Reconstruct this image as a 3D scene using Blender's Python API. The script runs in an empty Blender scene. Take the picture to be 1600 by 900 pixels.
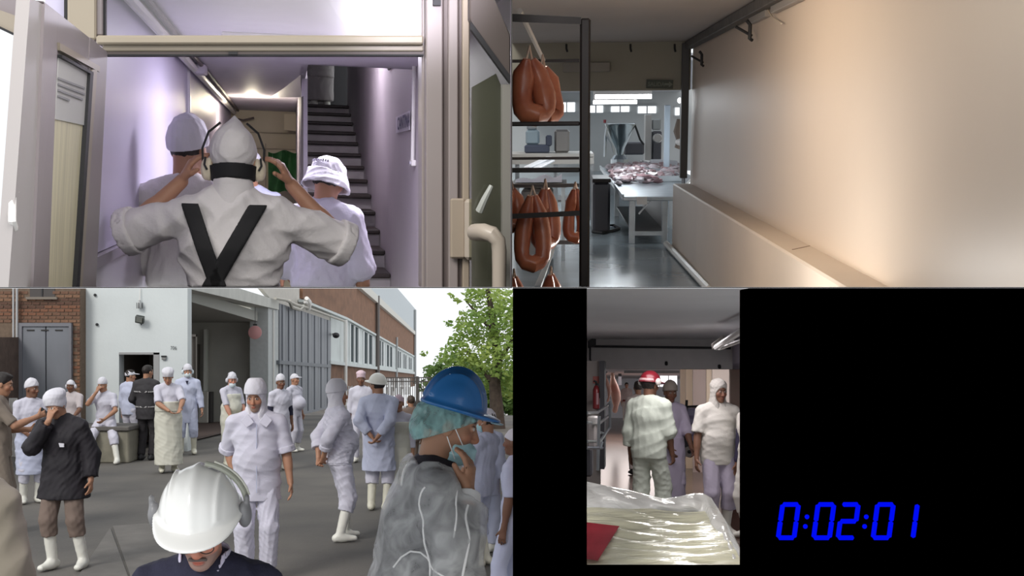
import bpy, bmesh, math, random
import numpy as np
from mathutils import Matrix, Vector

# ---------------------------------------------------------------- camera, sky, sun, exposure
random.seed(7)
SC = bpy.context.scene
COL = SC.collection
F, CX, HY, HC = 1800.0, 800.0, 526.0, 2.35
cam_d = bpy.data.cameras.new('camera')
cam = bpy.data.objects.new('camera', cam_d)
COL.objects.link(cam)
cam.location = (0, 0, HC)
cam.rotation_euler = (math.pi / 2, 0, 0)
cam_d.sensor_width = 36.0
cam_d.lens = 36.0 * F / 1600.0
cam_d.shift_y = (HY - 450.0) / 1600.0
cam_d.clip_start = 0.05
cam_d.clip_end = 600
SC.camera = cam

W = bpy.data.worlds.new('sky')
SC.world = W
W.use_nodes = True
nt = W.node_tree
nt.nodes.clear()
wo = nt.nodes.new('ShaderNodeOutputWorld')
wb = nt.nodes.new('ShaderNodeBackground')
wt = nt.nodes.new('ShaderNodeTexCoord')
wn = nt.nodes.new('ShaderNodeTexNoise')
wr_ = nt.nodes.new('ShaderNodeValToRGB')
wn.inputs['Scale'].default_value = 2.0
wn.inputs['Detail'].default_value = 4.0
wr_.color_ramp.elements[0].color = (0.88, 0.94, 1.0, 1)
wr_.color_ramp.elements[1].color = (1.0, 1.0, 1.0, 1)
nt.links.new(wt.outputs['Generated'], wn.inputs['Vector'])
nt.links.new(wn.outputs['Fac'], wr_.inputs['Fac'])
nt.links.new(wr_.outputs['Color'], wb.inputs['Color'])
wb.inputs['Strength'].default_value = 1.12
nt.links.new(wb.outputs['Background'], wo.inputs['Surface'])

def add_light(kind, name, loc, energy, color, size=None, target=None, size_y=None, angle=None, spot=None):
    d = bpy.data.lights.new(name, kind)
    d.energy = energy
    d.color = color
    if kind == 'AREA':
        d.shape = 'RECTANGLE'
        d.size = size
        d.size_y = size_y or size
    elif kind in ('POINT', 'SPOT'):
        d.shadow_soft_size = size or 0.1
    if kind == 'SPOT' and spot:
        d.spot_size, d.spot_blend = spot
    if angle is not None:
        d.angle = angle
    o = bpy.data.objects.new(name, d)
    COL.objects.link(o)
    o.location = loc
    if target is not None:
        o.rotation_euler = (Vector(target) - Vector(loc)).to_track_quat('-Z', 'Y').to_euler()
    return o

SUN_E = 1.7
add_light('SUN', 'hazy_sun', (-16, -22, 27), SUN_E, (1.0, 0.96, 0.9), target=(2, 10, 0), angle=0.35)
SC.view_settings.view_transform = 'Standard'
SC.view_settings.look = 'None'
SC.view_settings.gamma = 1.0
SC.view_settings.use_curve_mapping = False
SC.view_settings.exposure = 0.0

# ---------------------------------------------------------------- frames: each place has its own level and heading
class Frame:
    def __init__(s, vx, vy, eye, clips=()):
        fw = Vector(((vx - CX) / F, 1, (HY - vy) / F)).normalized()
        rt = fw.cross(Vector((0, 0, 1))).normalized()
        up = rt.cross(fw)
        s.R = Matrix((rt, fw, up)).transposed()
        s.Ri = s.R.transposed()
        s.eye = eye
        s.M = Matrix.Translation(Vector((0, 0, HC))) @ s.R.to_4x4() @ Matrix.Translation(Vector((0, 0, -eye)))
        s.clips = []
        for kind, v, keep in clips:       # planes through the camera along the lines dividing the views
            n = Vector((0, -(HY - v) / F, 1)) if kind == 'row' else Vector((1, -(v - CX) / F, 0))
            n = s.Ri @ n.normalized()
            s.clips.append((n * keep))     # keep where n.(p-eye) > 0
    def ray(s, px, py):
        return s.Ri @ Vector(((px - CX) / F, 1, (HY - py) / F))
    def P(s, px, py, y):
        r = s.ray(px, py); r = r * (y / r.y)
        return Vector((r.x, r.y, r.z + s.eye))
    def PX(s, px, py, x):
        r = s.ray(px, py); r = r * (x / r.x)
        return Vector((r.x, r.y, r.z + s.eye))
    def PZ(s, px, py, z):
        r = s.ray(px, py); r = r * ((z - s.eye) / r.z)
        return Vector((r.x, r.y, r.z + s.eye))
    def PP(s, px, py, p0, n):
        r = s.ray(px, py); e = Vector((0, 0, s.eye)); n = Vector(n)
        t = (Vector(p0) - e).dot(n) / r.dot(n)
        return e + r * t
    def W(s, p):
        return s.M @ Vector(p)

FY = Frame(800, 526, 2.35, [('row', 450.6, -1)])                 # the yard (level with the world)
FS = Frame(447, 265, 1.62, [('row', 448.6, 1), ('col', 798.2, -1)])   # the stairwell
FP = Frame(876, 181, 1.50, [('row', 448.6, 1), ('col', 800.4, 1)])    # the processing room
FC = Frame(1000, 602, 1.63, [('row', 450.6, -1)])                # the corridor

# ---------------------------------------------------------------- materials
MATS = {}
def mat(name, col, rough=0.6, metal=0.0, vary=0.0, vscale=8.0, bump=0.0, bscale=60.0, emit=None, estr=1.0,
        spec=0.5, stretch=None, col2=None, attr=False, alpha=None, coat=0.0, vdetail=4.0, vlo=0.35, vhi=0.7):
    if name in MATS:
        return MATS[name]
    m = bpy.data.materials.new(name)
    m.use_nodes = True
    t = m.node_tree
    b = t.nodes['Principled BSDF']
    b.inputs['Base Color'].default_value = (*col, 1)
    b.inputs['Roughness'].default_value = rough
    b.inputs['Metallic'].default_value = metal
    b.inputs['Specular IOR Level'].default_value = spec
    b.inputs['Coat Weight'].default_value = coat
    tc = t.nodes.new('ShaderNodeTexCoord')
    src = tc.outputs['Object']
    if stretch:
        mp = t.nodes.new('ShaderNodeMapping')
        mp.inputs['Scale'].default_value = stretch
        t.links.new(src, mp.inputs['Vector'])
        src = mp.outputs['Vector']
    if attr:
        a = t.nodes.new('ShaderNodeAttribute')
        a.attribute_name = 'tone'
        t.links.new(a.outputs['Color'], b.inputs['Base Color'])
    elif vary > 0 or col2:
        n = t.nodes.new('ShaderNodeTexNoise')
        n.inputs['Scale'].default_value = vscale
        n.inputs['Detail'].default_value = vdetail
        t.links.new(src, n.inputs['Vector'])
        r = t.nodes.new('ShaderNodeValToRGB')
        c2 = col2 or tuple(max(0, c * (1 - vary)) for c in col)
        r.color_ramp.elements[0].position = vlo
        r.color_ramp.elements[1].position = vhi
        r.color_ramp.elements[0].color = (*c2, 1)
        r.color_ramp.elements[1].color = (*col, 1)
        t.links.new(n.outputs['Fac'], r.inputs['Fac'])
        t.links.new(r.outputs['Color'], b.inputs['Base Color'])
    if bump > 0:
        n2 = t.nodes.new('ShaderNodeTexNoise')
        n2.inputs['Scale'].default_value = bscale
        n2.inputs['Detail'].default_value = 3.0
        t.links.new(src, n2.inputs['Vector'])
        bp = t.nodes.new('ShaderNodeBump')
        bp.inputs['Strength'].default_value = bump
        bp.inputs['Distance'].default_value = 0.02
        t.links.new(n2.outputs['Fac'], bp.inputs['Height'])
        t.links.new(bp.outputs['Normal'], b.inputs['Normal'])
    if emit:
        b.inputs['Emission Color'].default_value = (*emit, 1)
        b.inputs['Emission Strength'].default_value = estr
    if alpha is not None:
        b.inputs['Alpha'].default_value = alpha
    MATS[name] = m
    return m

def glass(name, tint, gloss=0.08, rough=0.02):
    if name in MATS:
        return MATS[name]
    m = bpy.data.materials.new(name)
    m.use_nodes = True
    t = m.node_tree
    t.nodes.clear()
    o = t.nodes.new('ShaderNodeOutputMaterial')
    mx = t.nodes.new('ShaderNodeMixShader')
    tr = t.nodes.new('ShaderNodeBsdfTransparent')
    gl = t.nodes.new('ShaderNodeBsdfGlossy')
    tr.inputs['Color'].default_value = (*tint, 1)
    gl.inputs['Roughness'].default_value = rough
    mx.inputs[0].default_value = gloss
    t.links.new(tr.outputs[0], mx.inputs[1])
    t.links.new(gl.outputs[0], mx.inputs[2])
    t.links.new(mx.outputs[0], o.inputs['Surface'])
    MATS[name] = m
    return m

def film(name, col, fac, scale=8.0, lo=0.3, hi=0.7, add=0.3):
    """thin translucent plastic or gauze: transparent mixed with a diffuse sheet, denser where creased"""
    if name in MATS:
        return MATS[name]
    m = bpy.data.materials.new(name)
    m.use_nodes = True
    t = m.node_tree
    b = t.nodes['Principled BSDF']
    o = t.nodes['Material Output']
    b.inputs['Base Color'].default_value = (*col, 1)
    b.inputs['Roughness'].default_value = 0.45
    tr = t.nodes.new('ShaderNodeBsdfTransparent')
    mx = t.nodes.new('ShaderNodeMixShader')
    tc = t.nodes.new('ShaderNodeTexCoord')
    n = t.nodes.new('ShaderNodeTexNoise')
    n.inputs['Scale'].default_value = scale
    n.inputs['Detail'].default_value = 5
    n.inputs['Distortion'].default_value = 1.2
    r = t.nodes.new('ShaderNodeMapRange')
    r.inputs['From Min'].default_value = lo
    r.inputs['From Max'].default_value = hi
    r.inputs['To Min'].default_value = fac
    r.inputs['To Max'].default_value = min(1, fac + add)
    t.links.new(tc.outputs['Object'], n.inputs['Vector'])
    t.links.new(n.outputs['Fac'], r.inputs['Value'])
    t.links.new(r.outputs['Result'], mx.inputs[0])
    t.links.new(tr.outputs[0], mx.inputs[1])
    t.links.new(b.outputs[0], mx.inputs[2])
    t.links.new(mx.outputs[0], o.inputs['Surface'])
    MATS[name] = m
    return m

# ---------------------------------------------------------------- mesh builder in frame coordinates
class MB:
    def __init__(s):
        s.v = []; s.f = []
    def add(s, vs, fs):
        b = len(s.v)
        s.v += [Vector(p) for p in vs]
        s.f += [tuple(i + b for i in f) for f in fs]
        return s
    def hexa(s, a, b):
        """eight corners: quad a (4 points, ring) and quad b"""
        return s.add(list(a) + list(b), [(3, 2, 1, 0), (4, 5, 6, 7), (0, 1, 5, 4), (1, 2, 6, 5), (2, 3, 7, 6), (3, 0, 4, 7)])
    def box(s, lo, hi):
        (x0, y0, z0), (x1, y1, z1) = lo, hi
        return s.hexa([(x0, y0, z0), (x1, y0, z0), (x1, y1, z0), (x0, y1, z0)], [(x0, y0, z1), (x1, y0, z1), (x1, y1, z1), (x0, y1, z1)])
    def obox(s, c, X, Y, Z):
        c, X, Y, Z = map(Vector, (c, X, Y, Z))
        return s.hexa([c - X - Y - Z, c + X - Y - Z, c + X + Y - Z, c - X + Y - Z], [c - X - Y + Z, c + X - Y + Z, c + X + Y + Z, c - X + Y + Z])
    def bar(s, a, b, w, h, up=(0, 0, 1)):
        a, b = Vector(a), Vector(b)
        d = (b - a); n = d.normalized()
        u = Vector(up)
        if abs(n.dot(u)) > 0.97:
            u = Vector((0, 1, 0))
        x = n.cross(u).normalized(); z = x.cross(n)
        return s.obox((a + b) / 2, x * w / 2, d / 2, z * h / 2)
    def prism(s, poly, ext):
        poly = [Vector(p) for p in poly]; e = Vector(ext); n = len(poly)
        fs = [tuple(range(n - 1, -1, -1)), tuple(range(n, 2 * n))]
        fs += [(i, (i + 1) % n, (i + 1) % n + n, i + n) for i in range(n)]
        return s.add(poly + [p + e for p in poly], fs)
    def tube(s, pts, r, n=8, cap=True):
        pts = [Vector(p) for p in pts]
        m = len(pts)
        rs = r if isinstance(r, (list, tuple)) else [r] * m
        vs = []
        prev = None
        for i, p in enumerate(pts):
            t = (pts[min(i + 1, m - 1)] - pts[max(i - 1, 0)]).normalized()
            if prev is None:
                u = Vector((0, 0, 1)) if abs(t.z) < 0.9 else Vector((1, 0, 0))
                prev = t.cross(u).normalized()
            x = (prev - t * prev.dot(t)).normalized(); prev = x
            y = t.cross(x)
            for k in range(n):
                a = 2 * math.pi * k / n
                vs.append(p + x * math.cos(a) * rs[i] + y * math.sin(a) * rs[i])
        fs = []
        for i in range(m - 1):
            for k in range(n):
                k2 = (k + 1) % n
                fs.append((i * n + k, i * n + k2, (i + 1) * n + k2, (i + 1) * n + k))
        if cap:
            fs.append(tuple(range(n - 1, -1, -1)))
            fs.append(tuple((m - 1) * n + k for k in range(n)))
        return s.add(vs, fs)
    def lathe(s, c, prof, n=20, ax=(0, 0, 1)):
        """prof: (radius, height) list about axis ax at c"""
        ax = Vector(ax).normalized()
        u = Vector((1, 0, 0)) if abs(ax.x) < 0.9 else Vector((0, 1, 0))
        x = (u - ax * u.dot(ax)).normalized(); y = ax.cross(x)
        c = Vector(c); vs = []; fs = []
        for r, h in prof:
            for k in range(n):
                a = 2 * math.pi * k / n
                vs.append(c + ax * h + (x * math.cos(a) + y * math.sin(a)) * max(r, 1e-4))
        for i in range(len(prof) - 1):
            for k in range(n):
                k2 = (k + 1) % n
                fs.append((i * n + k, i * n + k2, (i + 1) * n + k2, (i + 1) * n + k))
        fs.append(tuple(range(n - 1, -1, -1)))
        fs.append(tuple((len(prof) - 1) * n + k for k in range(n)))
        return s.add(vs, fs)
    def ell(s, c, r, n=12, m=8):
        c = Vector(c); r = (r, r, r) if not hasattr(r, '__len__') else r
        vs = [c + Vector((0, 0, r[2]))]; fs = []
        for i in range(1, m):
            th = math.pi * i / m
            for k in range(n):
                a = 2 * math.pi * k / n
                vs.append(c + Vector((r[0] * math.sin(th) * math.cos(a), r[1] * math.sin(th) * math.sin(a), r[2] * math.cos(th))))
        vs.append(c - Vector((0, 0, r[2])))
        for k in range(n):
            fs.append((0, 1 + k, 1 + (k + 1) % n))
            fs.append((len(vs) - 1, 1 + (m - 2) * n + (k + 1) % n, 1 + (m - 2) * n + k))
        for i in range(m - 2):
            for k in range(n):
                fs.append((1 + i * n + k, 1 + (i + 1) * n + k, 1 + (i + 1) * n + (k + 1) % n, 1 + i * n + (k + 1) % n))
        return s.add(vs, fs)
    def grid(s, fn, nu, nv):
        vs = [fn(i / nu, j / nv) for j in range(nv + 1) for i in range(nu + 1)]
        fs = [(j * (nu + 1) + i, j * (nu + 1) + i + 1, (j + 1) * (nu + 1) + i + 1, (j + 1) * (nu + 1) + i) for j in range(nv) for i in range(nu)]
        return s.add(vs, fs)

SMOOTH_ANG = math.radians(40)
def link(name, me, material, parent=None):
    o = bpy.data.objects.new(name, me)
    COL.objects.link(o)
    if material is not None:
        me.materials.append(material)
    if parent is not None:
        o.parent = parent
    return o

def mesh_of(mb, inv, fr=None, bevel=0.0, smooth=False, name='mesh', solid=0.0):
    """frame coordinates -> local mesh, trimmed along the lines of sight that bound its frame"""
    bm = bmesh.new()
    bv = [bm.verts.new(p) for p in mb.v]
    for f in mb.f:
        try:
            bm.faces.new([bv[i] for i in f])
        except ValueError:
            pass
    if bevel > 0:
        bmesh.ops.bevel(bm, geom=list(bm.edges), offset=bevel, segments=1, affect='EDGES', clamp_overlap=True)
    if fr is not None:
        e = Vector((0, 0, fr.eye))
        for n in fr.clips:
            ds = [(v.co - e).dot(n) for v in bm.verts]
            if ds and min(ds) < -1e-4:
                g = bmesh.ops.bisect_plane(bm, geom=list(bm.verts) + list(bm.edges) + list(bm.faces), dist=1e-5, plane_co=e, plane_no=n, clear_inner=True)
                ed = [x for x in g['geom_cut'] if isinstance(x, bmesh.types.BMEdge)]
                if ed:
                    try:
                        bmesh.ops.holes_fill(bm, edges=ed, sides=0)
                    except Exception:
                        pass
    if inv is not None:
        bm.transform(inv)
    bmesh.ops.recalc_face_normals(bm, faces=list(bm.faces))
    for f in bm.faces:
        f.smooth = smooth
    if smooth:
        for e_ in bm.edges:
            if len(e_.link_faces) == 2 and e_.calc_face_angle(0) > SMOOTH_ANG:
                e_.smooth = False
    me = bpy.data.meshes.new(name)
    bm.to_mesh(me); bm.free()
    return me

class Thing:
    """an Empty at the thing's base; parts are given in frame coordinates"""
    def __init__(s, fr, name, label, cat, p0, yaw=0.0, group=None, kind=None):
        s.fr = fr
        o = bpy.data.objects.new(name, None)
        COL.objects.link(o)
        o.empty_display_size = 0.1
        s.L = Matrix.Translation(Vector(p0)) @ Matrix.Rotation(yaw, 4, 'Z')
        s.inv = s.L.inverted()
        o.matrix_world = fr.M @ s.L
        if label: o['label'] = label
        if cat: o['category'] = cat
        if group: o['group'] = group
        if kind: o['kind'] = kind
        s.o = o
    def part(s, name, mb, material, parent=None, bevel=0.0, smooth=False, kind=None, label=None, clip=True):
        me = mesh_of(mb, s.inv, s.fr if clip else None, bevel, smooth, name)
        o = link(name, me, material, parent or s.o)
        if kind: o['kind'] = kind
        if label: o['label'] = label
        return o

def single(fr, name, label, cat, mb, material, group=None, kind=None, bevel=0.0, smooth=False, p0=None, clip=True):
    """a thing (or piece of the setting) that is one mesh"""
    if p0 is None:
        xs = [p.x for p in mb.v]; ys = [p.y for p in mb.v]; zs = [p.z for p in mb.v]
        p0 = Vector(((min(xs) + max(xs)) / 2, (min(ys) + max(ys)) / 2, min(zs)))
    L = Matrix.Translation(Vector(p0))
    me = mesh_of(mb, L.inverted(), fr if clip else None, bevel, smooth, name)
    o = link(name, me, material)
    o.matrix_world = fr.M @ L
    if label: o['label'] = label
    if cat: o['category'] = cat
    if group: o['group'] = group
    if kind: o['kind'] = kind
    return o

def struct(fr, name, label, mb, material, bevel=0.0, smooth=False, clip=True):
    return single(fr, name, label, None, mb, material, kind='structure', bevel=bevel, smooth=smooth, clip=clip)

def text_mb(body, height, origin, X, Y, depth=0.002, width=None, bold=0.0):
    """lettering as thin solid geometry; X, Y the writing directions in frame coordinates"""
    cu = bpy.data.curves.new('lettering', 'FONT')
    cu.body = body
    cu.size = 1.0
    cu.extrude = 0.0
    cu.resolution_u = 3
    cu.offset = bold
    o = bpy.data.objects.new('lettering', cu)
    COL.objects.link(o)
    dg = bpy.context.evaluated_depsgraph_get()
    me = bpy.data.meshes.new_from_object(o.evaluated_get(dg))
    bpy.data.objects.remove(o)
    bpy.data.curves.remove(cu)
    X, Y, origin = Vector(X).normalized(), Vector(Y).normalized(), Vector(origin)
    N = X.cross(Y)
    xs = [v.co.x for v in me.vertices]; ys = [v.co.y for v in me.vertices]
    sy = height / (max(ys) - min(ys))
    sx = sy if width is None else width / (max(xs) - min(xs))
    x0, y0 = min(xs), min(ys)
    mb = MB()
    vs = [origin + X * ((v.co.x - x0) * sx) + Y * ((v.co.y - y0) * sy) + N * depth for v in me.vertices]
    mb.add(vs, [tuple(p.vertices) for p in me.polygons])
    bpy.data.meshes.remove(me)
    return mb
# ---------------------------------------------------------------- figures: distance fields meshed by surface nets
def A(*p):
    return np.array(p, dtype=np.float64)
def nrm(v):
    v = np.asarray(v, float)
    return v / max(1e-9, np.linalg.norm(v))
def rotx(a):
    c, s = math.cos(a), math.sin(a); return np.array([[1, 0, 0], [0, c, -s], [0, s, c]])
def roty(a):
    c, s = math.cos(a), math.sin(a); return np.array([[c, 0, s], [0, 1, 0], [-s, 0, c]])
def rotz(a):
    c, s = math.cos(a), math.sin(a); return np.array([[c, -s, 0], [s, c, 0], [0, 0, 1]])

def s_cone(a, b, ra, rb):
    a, b = np.asarray(a, float), np.asarray(b, float); ab = b - a; L2 = max(1e-9, ab @ ab)
    def f(p):
        q = p - a
        t = np.clip(q @ ab / L2, 0, 1)
        q = q - t[:, None] * ab
        return np.sqrt((q * q).sum(1)) - (ra + (rb - ra) * t)
    return f
def s_tube(a, b, u, r0, r1, flat=False):
    """elliptical tube from a to b; u the side axis; r = (side, depth)"""
    a, b, u = np.asarray(a, float), np.asarray(b, float), nrm(u)
    ab = b - a; L = np.linalg.norm(ab); d = ab / L
    u = nrm(u - d * (u @ d)); w = np.cross(d, u)
    def f(p):
        q = p - a
        h = q @ d
        t = np.clip(h / L, 0, 1)
        rx = r0[0] + (r1[0] - r0[0]) * t; ry = r0[1] + (r1[1] - r0[1]) * t
        m = np.minimum(rx, ry)
        ax = (h - t * L)
        k = np.sqrt((q @ u / rx) ** 2 + (q @ w / ry) ** 2 + (0 if flat else (ax / m) ** 2))
        e = (k - 1) * m
        return np.maximum(e, np.abs(h - L / 2) - L / 2) if flat else e
    return f
def s_ell(c, r, R=None):
    c, r = np.asarray(c, float), np.asarray(r, float); m = r.min()
    def f(p):
        q = p - c
        if R is not None: q = q @ R
        return (np.sqrt(((q / r) ** 2).sum(1)) - 1) * m
    return f
def s_half(pt, n):
    """inside where (p-pt).n < 0"""
    pt, n = np.asarray(pt, float), nrm(n)
    return lambda p: (p - pt) @ n
def smin(a, b, k):
    if k <= 0: return np.minimum(a, b)
    h = np.clip(0.5 + 0.5 * (b - a) / k, 0, 1)
    return b + (a - b) * h - k * h * (1 - h)
def s_union(parts, k=0.02):
    parts = [(x if isinstance(x, tuple) else (x, k)) for x in parts]
    def f(p):
        d = parts[0][0](p)
        for g, kk in parts[1:]:
            d = smin(d, g(p), kk)
        return d
    return f
def s_and(*fs):
    def f(p):
        d = fs[0](p)
        for g in fs[1:]: d = np.maximum(d, g(p))
        return d
    return f
def s_sub(a, b, k=0.01):
    return lambda p: -smin(-a(p), b(p), k)
def s_shell(a, t):
    return lambda p: np.abs(a(p)) - t
def s_off(a, o):
    return lambda p: a(p) - o
def s_wr(a, amp, seed=0, fr=26.0, axis=None):
    """cloth creases"""
    rs = np.random.RandomState(seed)
    ks = [nrm(rs.normal(size=3) * A(1, 1, 0.75)) * fr * s for s in (1.0, 1.55, 2.4, 3.1)]
    ph = rs.uniform(0, 6.28, 8)
    am = (0.5, 0.36, 0.26, 0.16)
    def f(p):
        d = a(p)
        wv = np.sin(p @ (ks[0] * 0.6)[[1, 2, 0]] + ph[4]) * 1.3
        s = 0
        for i in range(4):
            x = np.sin(p @ ks[i] + ph[i] + wv)
            s = s + am[i] * (1 - 2 * np.abs(x) ** 0.8)
        return d - amp * s
    return f

def surf(f, lo, hi, h):
    """surface nets on a sparse grid -> verts, quads"""
    lo = np.asarray(lo, float) - 2 * h; hi = np.asarray(hi, float) + 2 * h
    B = 6
    nb = np.maximum(1, np.ceil((hi - lo) / (h * B)).astype(int))
    n = nb * B
    bi = np.stack(np.meshgrid(*[np.arange(k) for k in nb], indexing='ij'), -1).reshape(-1, 3)
    cen = lo + (bi * B + (B - 1) / 2) * h
    dc = f(cen)
    act = np.abs(dc) < h * B * 1.25
    D = np.repeat(np.repeat(np.repeat(np.sign(dc + 1e-9).reshape(nb), B, 0), B, 1), B, 2) * h
    off = np.stack(np.meshgrid(*[np.arange(B)] * 3, indexing='ij'), -1).reshape(-1, 3)
    ids = (bi[act][:, None, :] * B + off[None]).reshape(-1, 3)
    pts = lo + ids * h
    vals = np.empty(len(pts))
    for i in range(0, len(pts), 120000):
        vals[i:i + 120000] = f(pts[i:i + 120000])
    D[ids[:, 0], ids[:, 1], ids[:, 2]] = vals
    D[0, :, :] = D[-1, :, :] = h; D[:, 0, :] = D[:, -1, :] = h; D[:, :, 0] = D[:, :, -1] = h
    S = D < 0
    c = np.zeros([k - 1 for k in n], np.int8)
    cor = [(i, j, k) for i in (0, 1) for j in (0, 1) for k in (0, 1)]
    sl = lambda X, o: X[o[0]:X.shape[0] - 1 + o[0], o[1]:X.shape[1] - 1 + o[1], o[2]:X.shape[2] - 1 + o[2]]
    for o in cor: c += sl(S, o)
    mix = (c > 0) & (c < 8)
    ix = np.argwhere(mix)
    if len(ix) == 0: return np.zeros((0, 3)), np.zeros((0, 4), int)
    vid = np.full(c.shape, -1, np.int64); vid[mix] = np.arange(len(ix))
    dv = {o: D[ix[:, 0] + o[0], ix[:, 1] + o[1], ix[:, 2] + o[2]] for o in cor}
    acc = np.zeros((len(ix), 3)); cnt = np.zeros(len(ix))
    for i in range(8):
        for j in range(i + 1, 8):
            a, b = cor[i], cor[j]
            if sum(abs(a[k] - b[k]) for k in range(3)) != 1: continue
            da, db = dv[a], dv[b]
            m = (da < 0) != (db < 0)
            t = np.where(m, da / np.where(m, da - db, 1), 0)
            acc += (np.array(a)[None] + t[:, None] * (np.array(b) - np.array(a))[None]) * m[:, None]
            cnt += m
    V = lo + (ix + acc / cnt[:, None]) * h
    Q = []
    for ax in range(3):
        o = [0, 0, 0]; o[ax] = 1
        a = S[:S.shape[0] - o[0], :S.shape[1] - o[1], :S.shape[2] - o[2]]
        b = S[o[0]:, o[1]:, o[2]:]
        e = np.argwhere(a != b)
        u, v = (ax + 1) % 3, (ax + 2) % 3
        e = e[(e[:, u] > 0) & (e[:, v] > 0) & (e[:, u] < c.shape[u]) & (e[:, v] < c.shape[v])]
        fl = a[e[:, 0], e[:, 1], e[:, 2]]
        g = lambda du, dv_: (lambda q: vid[q[:, 0], q[:, 1], q[:, 2]])(e - np.eye(3, dtype=int)[u] * du - np.eye(3, dtype=int)[v] * dv_)
        q = np.stack([g(1, 1), g(0, 1), g(0, 0), g(1, 0)], 1)
        q[~fl] = q[~fl][:, ::-1]
        Q.append(q[(q >= 0).all(1)])
    return V, np.concatenate(Q)

def np_mesh(name, V, Q, smooth=True):
    me = bpy.data.meshes.new(name)
    me.vertices.add(len(V)); me.vertices.foreach_set('co', np.asarray(V, np.float32).ravel())
    me.loops.add(Q.size); me.loops.foreach_set('vertex_index', np.asarray(Q, np.int32).ravel())
    me.polygons.add(len(Q))
    me.polygons.foreach_set('loop_start', np.arange(0, Q.size, 4, dtype=np.int32))
    me.polygons.foreach_set('use_smooth', np.full(len(Q), smooth, dtype=bool))
    me.update(calc_edges=True)
    return me

def ik(S, T, l1, l2, pole):
    d = T - S; L = np.linalg.norm(d)
    L2 = min(L, (l1 + l2) * 0.995); n = d / L; T = S + n * L2
    a = (l1 * l1 - l2 * l2 + L2 * L2) / (2 * L2)
    h = math.sqrt(max(0, l1 * l1 - a * a))
    pole = np.asarray(pole, float); pole = nrm(pole - n * (pole @ n))
    return S + n * a + pole * h, T

SKINS = {'light': (0.52, 0.29, 0.19), 'tan': (0.40, 0.21, 0.13), 'dark': (0.19, 0.095, 0.06), 'rosy': (0.55, 0.27, 0.19)}

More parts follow.
